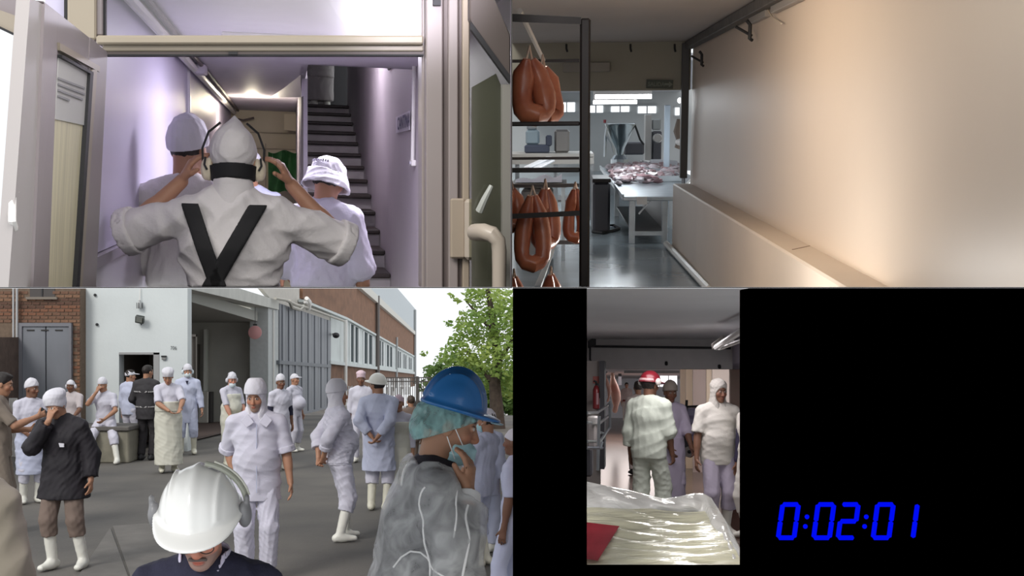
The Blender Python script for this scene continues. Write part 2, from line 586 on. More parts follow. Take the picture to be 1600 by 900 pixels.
class Person:
    """built in metres facing +y, feet at z=0; everything in the person's own frame"""
    def __init__(s, fr, label, p0, yaw, H=1.75, skin='light', lean=0, side=0, twist=0, head=(0, 0, 0), rh=None, lh=None,
                 rel=None, lel=None, rE=None, lE=None, rhd=None, lhd=None, rn=None, ln=None, curl=(0.5, 0.5), rf=None, lf=None, rk=None, lk=None, pelvis=None,
                 belly=0.0, wide=1.0, res=0.016, fine=0.008, group=None, cut=None, seed=1, hair_face=None, name='person',
                 spread=0.10, legs=True, headsize=1.0, thumb=(0.6, 0.7, 0.3)):
        s.fr, s.seed, s.res, s.fine, s.cut = fr, seed, res, fine, cut
        s.T = Thing(fr, name, label, 'person', p0, math.radians(yaw), group)
        k = H / 1.75; s.k = k; s.wide = wide
        s.belly = belly; s.skin = SKINS[skin]; s.legs = legs
        s.hair_face = hair_face
        R = math.radians
        s.pel = A(0, 0, 0.95) * k if pelvis is None else np.array(pelvis, float)
        Tm = roty(R(side)) @ rotx(R(-lean)) @ rotz(R(twist)); s.Tm = Tm
        s.up = Tm @ A(0, 0, 1); s.sd = Tm @ A(1, 0, 0); s.fw = Tm @ A(0, 1, 0)
        t = lambda x, y, z: s.pel + Tm @ (A(x, y, z - 0.95) * k)
        s.t = t
        s.neck = t(0, -0.005, 1.475); s.hk = k * headsize
        hy, hp, hr = head
        s.Hm = rotz(R(hy)) @ (Tm if abs(lean) < 20 else roty(R(side)) @ rotx(R(-lean * 0.6)) @ rotz(R(twist))) @ rotx(R(-hp)) @ roty(R(hr))
        s.hc = s.neck + s.up * 0.03 * k + s.Hm @ (A(0, 0.018, 0.125) * s.hk)
        s.S = [t(-0.172 * wide, 0, 1.405), t(0.172 * wide, 0, 1.405)]
        s.W, s.E, s.HD, s.HN = [None] * 2, [None] * 2, [None] * 2, [None] * 2
        for i, (tg, el, hd, hn) in enumerate(((lh, lel, lhd, ln), (rh, rel, rhd, rn))):
            sg = -1 if i == 0 else 1
            tg = s.S[i] + A(sg * 0.055, 0.035, -0.545) * k if tg is None else A(*tg) * k
            el = A(sg * 0.45, -1, -0.1) if el is None else A(*el)
            s.E[i], s.W[i] = ik(s.S[i], tg, 0.295 * k, 0.255 * k, el)
            ex = (lE, rE)[i]
            if ex is not None:
                s.E[i] = A(*ex) * k
                s.W[i] = tg
            fd = nrm(s.W[i] - s.E[i])
            s.HD[i] = fd if hd is None else nrm(hd)
            n = A(-sg, 0, 0.0) if hn is None else A(*hn)
            n = n - s.HD[i] * (n @ s.HD[i])
            s.HN[i] = nrm(n) if np.linalg.norm(n) > 1e-3 else nrm(np.cross(s.HD[i], A(0, 1, 0.1)))
        s.curl = curl; s.thumb = thumb
        s.hip, s.K, s.An = [None] * 2, [None] * 2, [None] * 2
        for i, (tg, kn) in enumerate(((lf, lk), (rf, rk))):
            sg = -1 if i == 0 else 1
            s.hip[i] = s.pel + Tm @ (A(sg * 0.092, 0, -0.03) * k) if abs(lean) < 15 else s.pel + A(sg * 0.092, 0, -0.03) * k
            tg = A(sg * spread, -0.01, 0.085) * k if tg is None else A(*tg) * k
            kn = A(sg * 0.12, 1, 0) if kn is None else A(*kn)
            s.K[i], s.An[i] = ik(s.hip[i], tg, 0.44 * k, 0.415 * k, kn)
        s.toe = [nrm(A(-0.18, 1, 0)), nrm(A(0.18, 1, 0))]
        s.body()

    # ---- body
    def torso(s, o):
        t, k, w = s.t, s.k, s.wide
        P = [s_tube(t(0, 0, 0.90), t(0, 0, 1.05), s.sd, ((0.155 * w + o) * k, (0.108 + o) * k), ((0.145 * w + o) * k, (0.10 + o) * k)),
             s_tube(t(0, 0, 1.05), t(0, 0, 1.30), s.sd, ((0.143 * w + o) * k, (0.10 + o) * k), ((0.162 * w + o) * k, (0.112 + o) * k)),
             s_tube(t(0, 0, 1.30), t(0, -0.01, 1.41), s.sd, ((0.165 * w + o) * k, (0.112 + o) * k), ((0.13 * w + o) * k, (0.075 + o) * k)),
             s_cone(t(-0.035, -0.012, 1.452), s.S[0], (0.050 + o) * k, (0.047 + o) * k), s_cone(t(0.035, -0.012, 1.452), s.S[1], (0.050 + o) * k, (0.047 + o) * k)]
        if s.belly:
            P.append(s_ell(t(0, 0.05 + s.belly * 0.4, 1.10), A(0.14 * w + o, 0.08 + s.belly + o, 0.17) * k, s.Tm))
        return P
    def body(s):
        k = s.k; hk = s.hk
        P = [(x, 0.05 * k) for x in s.torso(-0.012)]
        P.append((s_cone(s.neck - s.up * 0.05 * k, s.hc - s.Hm @ A(0, 0.03, 0.05) * hk, 0.062 * k, 0.052 * k), 0.03))
        for i in (0, 1):
            P += [(s_cone(s.S[i], s.E[i], 0.053 * k, 0.041 * k), 0.03), (s_cone(s.E[i], s.W[i], 0.042 * k, 0.027 * k), 0.015),
                  (s_cone(s.E[i] + (s.W[i] - s.E[i]) * 0.2, s.E[i] + (s.W[i] - s.E[i]) * 0.45, 0.042 * k, 0.037 * k), 0.02)]
            P += [(s.hand(i), 0.012)]
        if s.legs:
            for i in (0, 1):
                P += [(s_cone(s.hip[i], s.K[i], 0.082 * k, 0.056 * k), 0.04), (s_cone(s.K[i], s.An[i], 0.053 * k, 0.036 * k), 0.02),
                      (s_cone(s.An[i] - A(0, 0.03, 0.03) * k, s.An[i] + s.toe[i] * 0.13 * k - A(0, 0, 0.055) * k, 0.032 * k, 0.022 * k), 0.02)]
        hf = s.headf()
        P.append((hf, 0.02))
        f = s_union(P)
        if s.cut: f = s_and(f, s_half(*s.cut))
        allp = np.array([s.pel, s.hc, *s.S, *s.E, *s.W, *([*s.K, *s.An] if s.legs else [])])
        lo, hi = allp.min(0) - 0.20 * k, allp.max(0) + 0.20 * k
        if s.legs: lo[2] = min(lo[2], 0.0)
        V, Q = surf(f, lo, hi, s.res)
        boxes = [(s.hc - 0.165 * hk, s.hc + 0.165 * hk)]
        for i in (0, 1):
            c = s.W[i] + s.HD[i] * 0.085 * k
            boxes.append((c - 0.135 * k, c + 0.135 * k))
        cen = V[Q].mean(1)
        keep = np.ones(len(Q), bool)
        for lo_, hi_ in boxes:
            keep &= ~((cen > lo_ + s.res * 0.8) & (cen < hi_ - s.res * 0.8)).all(1)
        Vs, Qs, b = [V], [Q[keep]], len(V)
        done = []
        for j, (lo_, hi_) in enumerate(boxes):
            V2, Q2 = surf(f, lo_ - 2 * s.fine, hi_ + 2 * s.fine, s.fine)
            if len(Q2) == 0: continue
            c2 = V2[Q2].mean(1)
            kp = ((c2 > lo_) & (c2 < hi_)).all(1)
            for l3, h3 in done: kp &= ~((c2 > l3) & (c2 < h3)).all(1)
            done.append((lo_, hi_))
            Vs.append(V2); Qs.append(Q2[kp] + b); b += len(V2)
        V = np.concatenate(Vs); Q = np.concatenate(Qs)
        used = np.zeros(len(V), bool); used[Q.ravel()] = True
        re = np.cumsum(used) - 1; V = V[used]; Q = re[Q]
        me = np_mesh('body', V, Q)
        # skin tones: brows, eyes, lips, stubble
        col = np.tile(np.array(s.skin), (len(V), 1))
        q = (V - s.hc) @ s.Hm / hk
        hd = (np.abs(q) < 0.16).all(1)
        def paint(c, r, tone, soft=0.35, both=True):
            qq = q.copy()
            if both: qq[:, 0] = np.abs(qq[:, 0])
            d = np.sqrt((((qq - A(*c)) / A(*r)) ** 2).sum(1))
            w = np.clip((1 + soft - d) / (2 * soft), 0, 1) * hd
            col[:] = col * (1 - w[:, None]) + np.array(tone)[None] * w[:, None]
        sk = np.array(s.skin)
        paint((0.045, 0.07, -0.03), (0.02, 0.03, 0.02), sk * A(1.1, 0.85, 0.82), 0.8)
        paint((0, 0.10, -0.035), (0.018, 0.03, 0.02), sk * A(1.12, 0.85, 0.8), 0.6)
        if s.hair_face:
            paint((0.03, 0.06, -0.085), (0.05, 0.06, 0.045), sk * 0.35 + A(*s.hair_face) * 0.65, 0.3)
        paint((0, 0.098, -0.068), (0.026, 0.02, 0.009), sk * A(0.85, 0.5, 0.5), 0.4)
        paint((0.032, 0.09, 0.033), (0.024, 0.03, 0.0055), (0.06, 0.04, 0.03), 0.5)
        paint((0.032, 0.094, 0.010), (0.016, 0.02, 0.0075), (0.6, 0.56, 0.52), 0.2)
        paint((0.032, 0.096, 0.010), (0.0075, 0.02, 0.0075), (0.03, 0.02, 0.015), 0.2)
        paint((0.032, 0.094, 0.019), (0.018, 0.02, 0.003), (0.05, 0.03, 0.025), 0.4)
        a = me.color_attributes.new('tone', 'FLOAT_COLOR', 'POINT')
        a.data.foreach_set('color', np.concatenate([col, np.ones((len(V), 1))], 1).astype(np.float32).ravel())
        link('body', me, mat('skin', (0.5, 0.3, 0.2), rough=0.5, attr=True, spec=0.35), s.T.o)
    def hl(s, x, y, z):
        return s.hc + s.Hm @ (A(x, y, z) * s.hk)
    def headf(s):
        k, H, R = s.hk, s.hl, s.Hm
        P = [s_ell(H(0, -0.012, 0.030), A(0.074, 0.094, 0.090) * k, R), (s_ell(H(0, 0.022, -0.040), A(0.057, 0.068, 0.078) * k, R), 0.03 * k),
             (s_ell(H(0, 0.062, -0.098), A(0.026, 0.022, 0.020) * k, R), 0.03 * k), (s_ell(H(0, 0.068, 0.036), A(0.045, 0.022, 0.014) * k, R), 0.015 * k),
             (s_cone(H(0, 0.086, 0.012), H(0, 0.104, -0.030), 0.008 * k, 0.0135 * k), 0.010 * k), (s_ell(H(0, 0.094, -0.036), A(0.019, 0.014, 0.010) * k, R), 0.008 * k)]
        for sg in (-1, 1):
            P += [(s_ell(H(sg * 0.043, 0.058, -0.025), A(0.022, 0.022, 0.022) * k, R), 0.02 * k)]
        f = s_union(P)
        for sg in (-1, 1):
            f = s_sub(f, s_ell(H(sg * 0.032, 0.098, 0.011), A(0.019, 0.017, 0.012) * k, R), 0.010 * k)
        P2 = [f]
        for sg in (-1, 1):
            P2 += [(s_ell(H(sg * 0.032, 0.079, 0.010), A(0.0125, 0.0125, 0.0125) * k, R), 0.002),
                   (s_ell(H(sg * 0.077, -0.008, -0.005), A(0.010, 0.021, 0.033) * k, R), 0.006 * k)]
        P2 += [(s_ell(H(0, 0.088, -0.064), A(0.022, 0.010, 0.006) * k, R), 0.004 * k), (s_ell(H(0, 0.086, -0.075), A(0.019, 0.010, 0.007) * k, R), 0.004 * k)]
        return s_union(P2)
    def hand(s, i):
        k = s.k; o, d, n = s.W[i], s.HD[i], s.HN[i]
        sg = 1 if i == 1 else -1
        w = np.cross(d, n) * sg                    # towards the thumb
        P = [s_tube(o - d * 0.01 * k, o + d * 0.085 * k, w, (0.026 * k, 0.018 * k), (0.038 * k, 0.014 * k))]
        cu = s.curl[i]
        for j, (lat, ln) in enumerate(((0.029, 0.068), (0.010, 0.077), (-0.010, 0.070), (-0.028, 0.055))):
            b = o + (d * 0.085 + w * lat) * k
            a = 0.25 * cu + 0.06 * j * cu
            dd = nrm(d + w * lat * 2.2)
            for q, fl in enumerate((0.45, 0.32, 0.26)):
                a += cu * (0.55 if q else 0.35)
                e = b + (dd * math.cos(a) + n * math.sin(a)) * ln * fl * k
                r = (0.0092, 0.0085, 0.0078, 0.0068)
                P.append((s_cone(b, e, r[q] * k, r[q + 1] * k), 0.004))
                b = e
        tb = o + (d * 0.03 + w * 0.024) * k
        th = s.thumb
        td = nrm(d * th[0] + w * th[1] + n * th[2])
        t1 = tb + td * 0.042 * k
        t2 = t1 + nrm(td * 0.8 + d * 0.4 + n * 0.3 * cu) * 0.032 * k
        P += [(s_cone(tb, t1, 0.015 * k, 0.0105 * k), 0.012), (s_cone(t1, t2, 0.0105 * k, 0.0085 * k), 0.004)]
        return s_union(P)

    # ---- clothing
    def add(s, name, f, pts, material, pad=0.12, res=None, parent=None, label=None, smooth=True):
        pts = np.array(pts)
        if s.cut: f = s_and(f, s_half(*s.cut))
        V, Q = surf(f, pts.min(0) - pad, pts.max(0) + pad, res or s.res * 0.85)
        if len(Q) == 0: return None
        o = link(name, np_mesh(name, V, Q, smooth), material, parent or s.T.o)
        if label: o['label'] = label
        return o
    def sleeve(s, i, o, end, flare=1.0):
        """end: 0..1 upper arm, 1..2 forearm"""
        k = s.k; S, E, Wr = s.S[i], s.E[i], s.W[i]
        out = []
        r0, r1, r2 = (0.056 + o) * k, (0.049 + o) * k * flare, (0.036 + o) * k * flare
        if end <= 1:
            p = S + (E - S) * end; r = r0 + (r1 - r0) * end
            out.append(s_and(s_cone(S, S + (E - S) * (end + 0.15), r0, r), s_half(p, E - S)))
        else:
            out.append(s_cone(S, E, r0, r1))
            p = E + (Wr - E) * (end - 1); r = r1 + (r2 - r1) * (end - 1)
            out.append(s_and(s_cone(E, E + (Wr - E) * (end - 0.9), r1, r), s_half(p, Wr - E)))
        return out
    def top(s, material, hem=0.78, sleeve=0.85, o=0.016, flare=1.0, wr=0.006, name='jacket', collar=True, sflare=1.0, skirt_r=(0.178, 0.135), parts=(), freq=26.0, cuffs=None):
        k = s.k; t = s.t
        P = [(x, 0.05 * k) for x in s.torso(o)]
        hp = t(0, 0, hem)
        low = s_tube(t(0, 0, 1.02), t(0, 0, hem - 0.05), s.sd, ((0.150 * s.wide + o) * k, (0.108 + o) * k), ((skirt_r[0] * s.wide) * k * flare, skirt_r[1] * k * flare))
        P.append((low, 0.04))
        for i in (0, 1):
            en = sleeve[i] if isinstance(sleeve, (tuple, list)) else sleeve
            if en: P += [(x, 0.025 * k) for x in s.sleeve(i, o * 0.7, en, sflare)]
        if sleeve == 0:
            for sg in (-1, 1): P.append((s_cone(t(0, 0, 1.42), s.S[0 if sg < 0 else 1], 0.06 * k, (0.05 + o) * k), 0.02))
        if collar:
            P.append((s_tube(s.neck - s.up * 0.045 * k, s.neck + s.up * 0.028 * k, s.sd, (0.085 * k, 0.08 * k), (0.072 * k, 0.070 * k), True), 0.02))
        P += list(parts)
        f = s_wr(s_union(P), wr * k, s.seed, freq)
        f = s_and(f, s_half(hp, -s.up))
        o_ = s.add(name, f, [*s.S, *s.E, *s.W, t(0, 0, hem), t(0, 0, 1.5), t(0.2, 0.2, 1.1), t(-0.2, -0.2, 1.1)], material)
        if cuffs:
            for i in (0, 1):
                en = sleeve[i] if isinstance(sleeve, (tuple, list)) else sleeve
                a = s.S[i] if en <= 1 else s.E[i]; b = s.E[i] if en <= 1 else s.W[i]; e = en if en <= 1 else en - 1
                c = a + (b - a) * e; d = nrm(b - a)
                r = (0.066 if en <= 1 else 0.058) * k * sflare
                s.add('sleeve_cuff', s_wr(s_shell(s_tube(c - d * 0.022 * k, c + d * 0.022 * k, np.cross(d, A(0.3, 0.8, 0.2)), (r, r), (r, r), True), max(0.007, s.res * 0.75)), 0.002, 3), [c], cuffs, pad=0.09, parent=o_)
        return o_
    def trousers(s, material, end=0.10, o=0.012, wr=0.006, name='trousers', loose=1.0):
        k = s.k; t = s.t
        P = [(s_tube(s.pel - A(0, 0, 0.05) * k, t(0, 0, 1.05), s.sd, ((0.158 * s.wide + o) * k, (0.112 + o) * k), ((0.148 * s.wide + o) * k, (0.10 + o) * k)), 0.04)]
        for i in (0, 1):
            e = s.An[i] + (s.K[i] - s.An[i]) * max(0, (end - 0.085) / 0.40)
            d = nrm(e - s.K[i])
            P += [(s_cone(s.hip[i], s.K[i], (0.090 + o) * k, (0.068 + o) * k * loose), 0.03),
                  (s_and(s_cone(s.K[i], e + d * 0.05, (0.068 + o) * k * loose, (0.058 + o) * k * loose), s_half(e, d)), 0.01)]
        f = s_wr(s_union(P), wr * k, s.seed + 5, 30)
        return s.add(name, f, [s.pel, t(0, 0, 1.06), *s.K, *s.An, t(0.16, 0.1, 0.9), t(-0.16, -0.1, 0.9)], material)
    def boots(s, material, top=0.36, shaft=0.062, sole=True, name='boot'):
        k = s.k
        for i in (0, 1):
            an = s.An[i]; kn = s.K[i]; d = nrm(kn - an)
            tp = an + d * (top - 0.085) * k
            toe = s.toe[i]; dn = A(0, 0, -1)
            if an[2] > 0.2 * k and d[2] < 0.9:
                toe = nrm(toe - d * (toe @ d)); dn = -d
            heel = an - toe * 0.045 * k + dn * 0.035 * k
            tip = an + toe * 0.165 * k + dn * 0.043 * k
            P = [(s_and(s_cone(an, tp + d * 0.06, 0.050 * k, shaft * k), s_half(tp, d)), 0.02),
                 (s_cone(heel, an + toe * 0.05 * k + dn * 0.03 * k, 0.046 * k, 0.046 * k), 0.03),
                 (s_tube(an + toe * 0.03 * k + dn * 0.035 * k, tip, np.cross(toe, dn), (0.046 * k, 0.045 * k), (0.040 * k, 0.030 * k)), 0.03)]
            f = s_and(s_wr(s_union(P), 0.002, s.seed, 30), s_half(an + dn * 0.083 * k, dn))
            s.add(name, f, [an, tp, tip, heel], material, pad=0.07, res=min(s.res * 0.8, 0.012))
    def apron(s, material, top=1.08, hem=0.30, o=0.045, r1=(0.215, 0.165), name='apron', bib=None, wr=0.006):
        t, k = s.t, s.k
        b = A(t(0, 0, 1.0)[0], t(0, 0, 1.0)[1], 0) if abs(s.up[2]) > 0.9 else s.pel * A(1, 1, 0)
        c = (s.K[0] + s.K[1]) / 2
        lo = A((b[0] + c[0]) / 2, (b[1] + c[1]) / 2, hem * k)
        P = [(s_tube(t(0, 0, top), s.pel + A(0, 0, -0.08) * k, s.sd, ((0.150 * s.wide + o) * k, (0.105 + o + s.belly * .8) * k), ((0.165 * s.wide + o) * k, (0.120 + o) * k)), 0.03),
             (s_tube(s.pel + A(0, 0, -0.08) * k, lo, s.sd, ((0.165 * s.wide + o) * k, (0.12 + o) * k), (r1[0] * k, r1[1] * k)), 0.03)]
        if bib:
            P.append((s_and(s_union(s.torso(o * 0.8), 0.05), s_half(t(0, 0.02, 1.2), -s.fw), s_half(t(0, 0, bib), s.up)), 0.02))
        f = s_and(s_wr(s_union(P), wr * k, s.seed + 9, 20), s_half(A(0, 0, hem * k), A(0, 0, -1)), s_half(t(0, 0, bib or top), s.up))
        return s.add(name, f, [t(0.2, 0.2, bib or top), t(-0.2, -0.2, top), lo + A(0.2, 0.2, 0), lo - A(0.2, 0.2, 0)], material)
    # ---- headwear (head frame)
    def hpts(s, r=0.2):
        return [s.hl(-r, -r, -r), s.hl(r, r, r)]
    def hadd(s, name, f, material, r=0.17, res=None, parent=None, label=None):
        c = s.hc; k = s.hk
        if s.cut: f = s_and(f, s_half(*s.cut))
        V, Q = surf(f, c - r * k, c + r * k, res or max(0.005, s.fine * 0.9))
        if len(Q) == 0: return None
        o = link(name, np_mesh(name, V, Q), material, parent or s.T.o)
        if label: o['label'] = label
        return o
    def cap(s, material, tall=0.0, front=0.045, back=-0.02, o=0.010, puff=0.0, name='cap', peak=False, wr=0.003):
        k, H, R = s.hk, s.hl, s.Hm
        P = [s_ell(H(0, -0.012, 0.030 + tall * 0.5), A(0.077 + o, 0.097 + o, 0.092 + o + tall * 0.6) * k, R)]
        if puff: P.append((s_ell(H(0, -0.03, 0.075 + tall), A(0.088 + o, 0.10 + o, 0.045 + puff) * k, R), 0.02))
        n = R @ nrm(A(0, -(front - back), -0.19) * A(1, -1, 1))
        f = s_and(s_wr(s_union(P), wr, s.seed + 2, 45), s_half(H(0, 0.09, front), R @ nrm(A(0, (front - back), -0.19))))
        if peak:
            f = s_union([f, s_and(s_ell(H(0, 0.10, front + 0.006), A(0.07, 0.085, 0.012) * k, R), s_half(H(0, 0.05, 0), R @ A(0, -1, 0)))], 0.004)
        return s.hadd(name, f, material)
    def hood(s, material, top=0.015, face=(0.078, 0.092), drape=0.20, name='hood', open_=0.0, back=0.0):
        """close-fitting cap with a cloth falling over ears and nape to the shoulders"""
        k, H, R = s.hk, s.hl, s.Hm
        nk = s.neck + s.up * 0.01 * k
        P = [s_ell(H(0, -0.012, 0.030), A(0.090, 0.110, 0.104) * k, R), (s_ell(H(0, -0.02, 0.055 + top), A(0.093, 0.113, 0.085) * k, R), 0.01),
             (s_tube(H(0, -0.018, -0.02), nk, s.sd, (0.090 * k, 0.092 * k), (0.098 * k, 0.090 * k)), 0.02),
             (s_tube(nk, nk - s.up * (drape - 0.12) * k, s.sd, (0.10 * k, 0.09 * k), (0.15 * k, 0.105 * k)), 0.03)]
        f = s_wr(s_union(P), 0.004 * k, s.seed + 3, 38)
        f = s_sub(f, s_ell(H(0, 0.130, -0.045), A(face[0] + 0.016, 0.112, face[1] + 0.012) * k, R), 0.008)
        f = s_sub(f, s_and(s_tube(H(0, 0.11, -0.06), H(0, 0.11, -0.35), s.sd, (0.05 * k, 0.06 * k), (0.05 * k, 0.06 * k)), s_half(H(0, 0.02, 0), R @ A(0, -1, 0))), 0.01)
        return s.hadd(name, f, material, r=0.30)
    def hair(s, material, front=0.05, back=-0.09, o=0.006, name='hair', puff=0.0):
        k, H, R = s.hk, s.hl, s.Hm
        f = s_union([s_ell(H(0, -0.020, 0.036), A(0.078 + o, 0.094 + o, 0.092 + o) * k, R), (s_ell(H(0, 0.01, 0.10), A(0.06, 0.075, 0.03 + puff) * k, R), 0.02)])
        f = s_and(s_wr(f, 0.004, s.seed, 60), s_half(H(0, 0.075, front), R @ nrm(A(0, (front - back), -0.15))))
        return s.hadd(name, f, material)
    def mask(s, material, z=-0.06, name='face_mask', tie=True, size=1.0):
        k, H, R = s.hk, s.hl, s.Hm
        f = s_and(s_ell(H(0, 0.030, z), A(0.066, 0.088, 0.064) * k * size, R), s_half(H(0, 0.040, 0), R @ A(0, -1, 0)))
        f = s_and(f, s_half(H(0, 0, z + 0.045), R @ A(0, 0, 1)))
        o = s.hadd(name, f, material)
        if tie:
            for sg in (-1, 1):
                mb = MB()
                mb.tube([H(sg * 0.06, 0.05, z + 0.03), H(sg * 0.082, 0.0, z + 0.05), H(sg * 0.085, -0.015, z + 0.08)], 0.0022 * k, 5)
                s.T_local('ear_loop', mb, mat('white_elastic', (0.85, 0.85, 0.85)), o)
        return o
    def T_local(s, name, mb, material, parent=None, smooth=True, bevel=0.0, label=None):
        me = mesh_of(mb, None, None, bevel, smooth, name)
        o = link(name, me, material, parent or s.T.o)
        if label: o['label'] = label
        return o
    def hardhat(s, material, name='hard_hat', tilt=0, lift=0.028, ridge=True, size=1.0, tall=1.0):
        k, H, R = s.hk * size, s.hl, s.Hm
        Rh = R @ rotx(math.radians(-tilt))
        h = lambda x, y, z: s.hl(0, -0.005, lift) + Rh @ (A(x, y, z * tall) * k)
        dome = s_and(s_ell(h(0, 0, 0.0), A(0.112, 0.135, 0.132 * tall) * k, Rh), s_half(h(0, 0, 0.0), Rh @ A(0, 0, -1)))
        P = [dome, (s_and(s_ell(h(0, 0.012, 0.004), A(0.126, 0.156, 0.016) * k, Rh)), 0.012), (s_ell(h(0, 0.115, -0.004), A(0.085, 0.085, 0.012) * k, Rh), 0.012)]
        if ridge:
            P.append((s_and(s_ell(h(0, -0.004, -0.004), A(0.034, 0.139, 0.1415 * tall) * k, Rh), s_half(h(0, 0, 0.02), Rh @ A(0, 0, -1))), 0.010))
            for sg in (-1, 1):
                P.append((s_and(s_ell(h(sg * 0.066, -0.012, -0.002), A(0.011, 0.112, 0.118 * tall) * k, Rh), s_half(h(0, 0, 0.03), Rh @ A(0, 0, -1))), 0.010))
        f = s_sub(s_union(P), s_ell(h(0, 0, -0.02), A(0.10, 0.122, 0.125 * tall) * k, Rh), 0.003)
        o = s.hadd(name, f, material, r=0.26)
        s.hh = h; s.Rh = Rh
        return o
    def earmuffs(s, cup, band, z=-0.005, over=True, spread=0.098):
        k, H, R = s.hk, s.hl, s.Hm
        bs = []
        if over:
            mb = MB()
            mb.tube([H(math.cos(a) * (spread + 0.008), -0.015, z + math.sin(a) * 0.142) for a in [math.pi * i / 14 for i in range(15)]], 0.006 * k, 6)
            bs.append(s.T_local('headband', mb, band))
        for sg in (-1, 1):
            f = s_union([s_ell(H(sg * spread, -0.005, z - 0.005), A(0.020, 0.032, 0.044) * k, R), (s_ell(H(sg * (spread - 0.014), -0.005, z - 0.005), A(0.014, 0.036, 0.047) * k, R), 0.002)])
            s.hadd('ear_cup', f, cup)

def stand(fr, px, feet):
    return fr.PZ(px, feet, 0.0)
# ---------------------------------------------------------------- shared materials
M_white_wall = mat('white_render', (0.66, 0.70, 0.70), 0.85, vary=0.10, vscale=0.9, bump=0.12, bscale=14)
M_dark = mat('dark_recess', (0.035, 0.032, 0.03), 0.9)
M_steel = mat('stainless_steel', (0.40, 0.44, 0.47), 0.30, metal=0.9, vary=0.2, vscale=5)
M_dsteel = mat('dark_steel', (0.022, 0.017, 0.016), 0.5, metal=0.3, vary=0.3, vscale=9)
M_grey_metal = mat('grey_painted_metal', (0.19, 0.20, 0.225), 0.55, vary=0.14, vscale=3, stretch=(1, 1, 0.3))
M_black = mat('dull_black', (0.0, 0.0, 0.0), 1.0, spec=0.0)
M_upvc = mat('cream_plastic_frame', (0.40, 0.345, 0.265), 0.4, vary=0.06, vscale=2)
M_upvc2 = mat('grey_plastic_frame', (0.33, 0.29, 0.295), 0.4, vary=0.06, vscale=2)
M_gasket = mat('black_gasket', (0.02, 0.02, 0.022), 0.6)
M_wplast = mat('white_plastic', (0.75, 0.73, 0.70), 0.4)
M_concrete = mat('weathered_concrete', (0.30, 0.28, 0.22), 0.9, vary=0.35, vscale=2.5, bump=0.2, bscale=20)

def rowz(fr, py, y):
    return fr.P(0, py, y).z

# ================================================================= THE YARD (lower left)
FB = Frame(707, 591, 0.0, [('row', 450.6, -1)])
_q = FB.Ri @ (FY.P(290, 695, 25.0) - Vector((0, 0, HC)))
FB.eye = -_q.z
FB.M = Matrix.Translation(Vector((0, 0, HC))) @ FB.R.to_4x4() @ Matrix.Translation(Vector((0, 0, -FB.eye)))
XF = _q.x                                   # the facade plane of the street building

M_asphalt = mat('worn_asphalt', (0.150, 0.138, 0.122), 0.92, vscale=0.45, col2=(0.080, 0.076, 0.072), bump=0.25, bscale=30, vdetail=7)
mb = MB()
def gz(y): return 0.0 if y < 25 else -(y - 25) * 0.0361
ys = [2.2, 5, 8, 12, 16, 20, 25, 32, 45, 70, 120, 200]
def gx(y): return 0.045 * y
vs = []; fs = []
for y in ys:
    vs += [(-0.62 * y - 4, y, gz(y)), (-0.2 * y, y, gz(y)), (gx(y), y, gz(y) - max(0, y - 45) * 0.08)]
for i in range(len(ys) - 1):
    for j in (0, 1):
        fs.append((i * 3 + j, i * 3 + j + 1, i * 3 + j + 4, i * 3 + j + 3))
mb.add(vs, fs)
struct(FY, 'floor', 'worn grey brown asphalt ground of the yard', mb, M_asphalt)
# concrete slabs let into the asphalt near the left
mb = MB()
for q in ([(176, 823), (246, 818), (330, 905), (205, 905)], [(120, 905), (172, 826), (201, 905), (180, 930)]):
    mb.prism([FY.PZ(x, y, 0.004) for x, y in q], (0, 0, 0.012))
struct(FY, 'trim_1', 'grey concrete slabs set in the asphalt at the lower left', mb, mat('grey_concrete', (0.165, 0.155, 0.142), 0.9, vary=0.25, vscale=3, bump=0.2))

# left brick wall with its bricks
M_mortar = mat('brown_mortar', (0.17, 0.12, 0.085), 0.95, vary=0.2, vscale=20)
M_bricks = [mat('brick_tone_%s' % n, c, 0.9, vary=0.25, vscale=14, bump=0.2) for n, c in
            (('red', (0.21, 0.095, 0.055)), ('brown', (0.18, 0.095, 0.06)), ('ochre', (0.23, 0.125, 0.075)), ('dark', (0.12, 0.062, 0.042)))]
YB = 23.3
mb = MB()
mb.box((FY.P(-40, 600, YB).x, YB, 0), (FY.P(125.5, 600, YB).x, YB + 0.35, 3.9))
brick_wall = struct(FY, 'wall_left', 'red brown brick wall at the left end of the yard', mb, M_mortar)
bw, bh, gj = 0.150, 0.058, 0.014
bl = []
door_px = (33, 114, 505)
z = 1.05; row = 0
Linv = brick_wall.matrix_world.inverted()
while z < 3.45:
    x = FY.P(-6, 600, YB).x + (bw + gj) / 2 * (row % 2)
    x1 = FY.P(125, 600, YB).x
    while x < x1 - 0.03:
        w = min(bw, x1 - x)
        cxp = CX + F * (x + w / 2) / YB; cyp = HY - F * (z + bh / 2 - HC) / YB
        ind = door_px[0] - 4 < cxp < door_px[1] and cyp > door_px[2]
        inw = 44 < cxp < 88 and cyp < 468
        if not ind and not inw and cyp - bh * F / YB / 2 > 451.2 and (cyp < 507 or cxp > 112 or cxp > 26):
            bl.append((x, z, w))
        x += bw + gj
    z += bh + gj; row += 1
bmesh_cache = {}
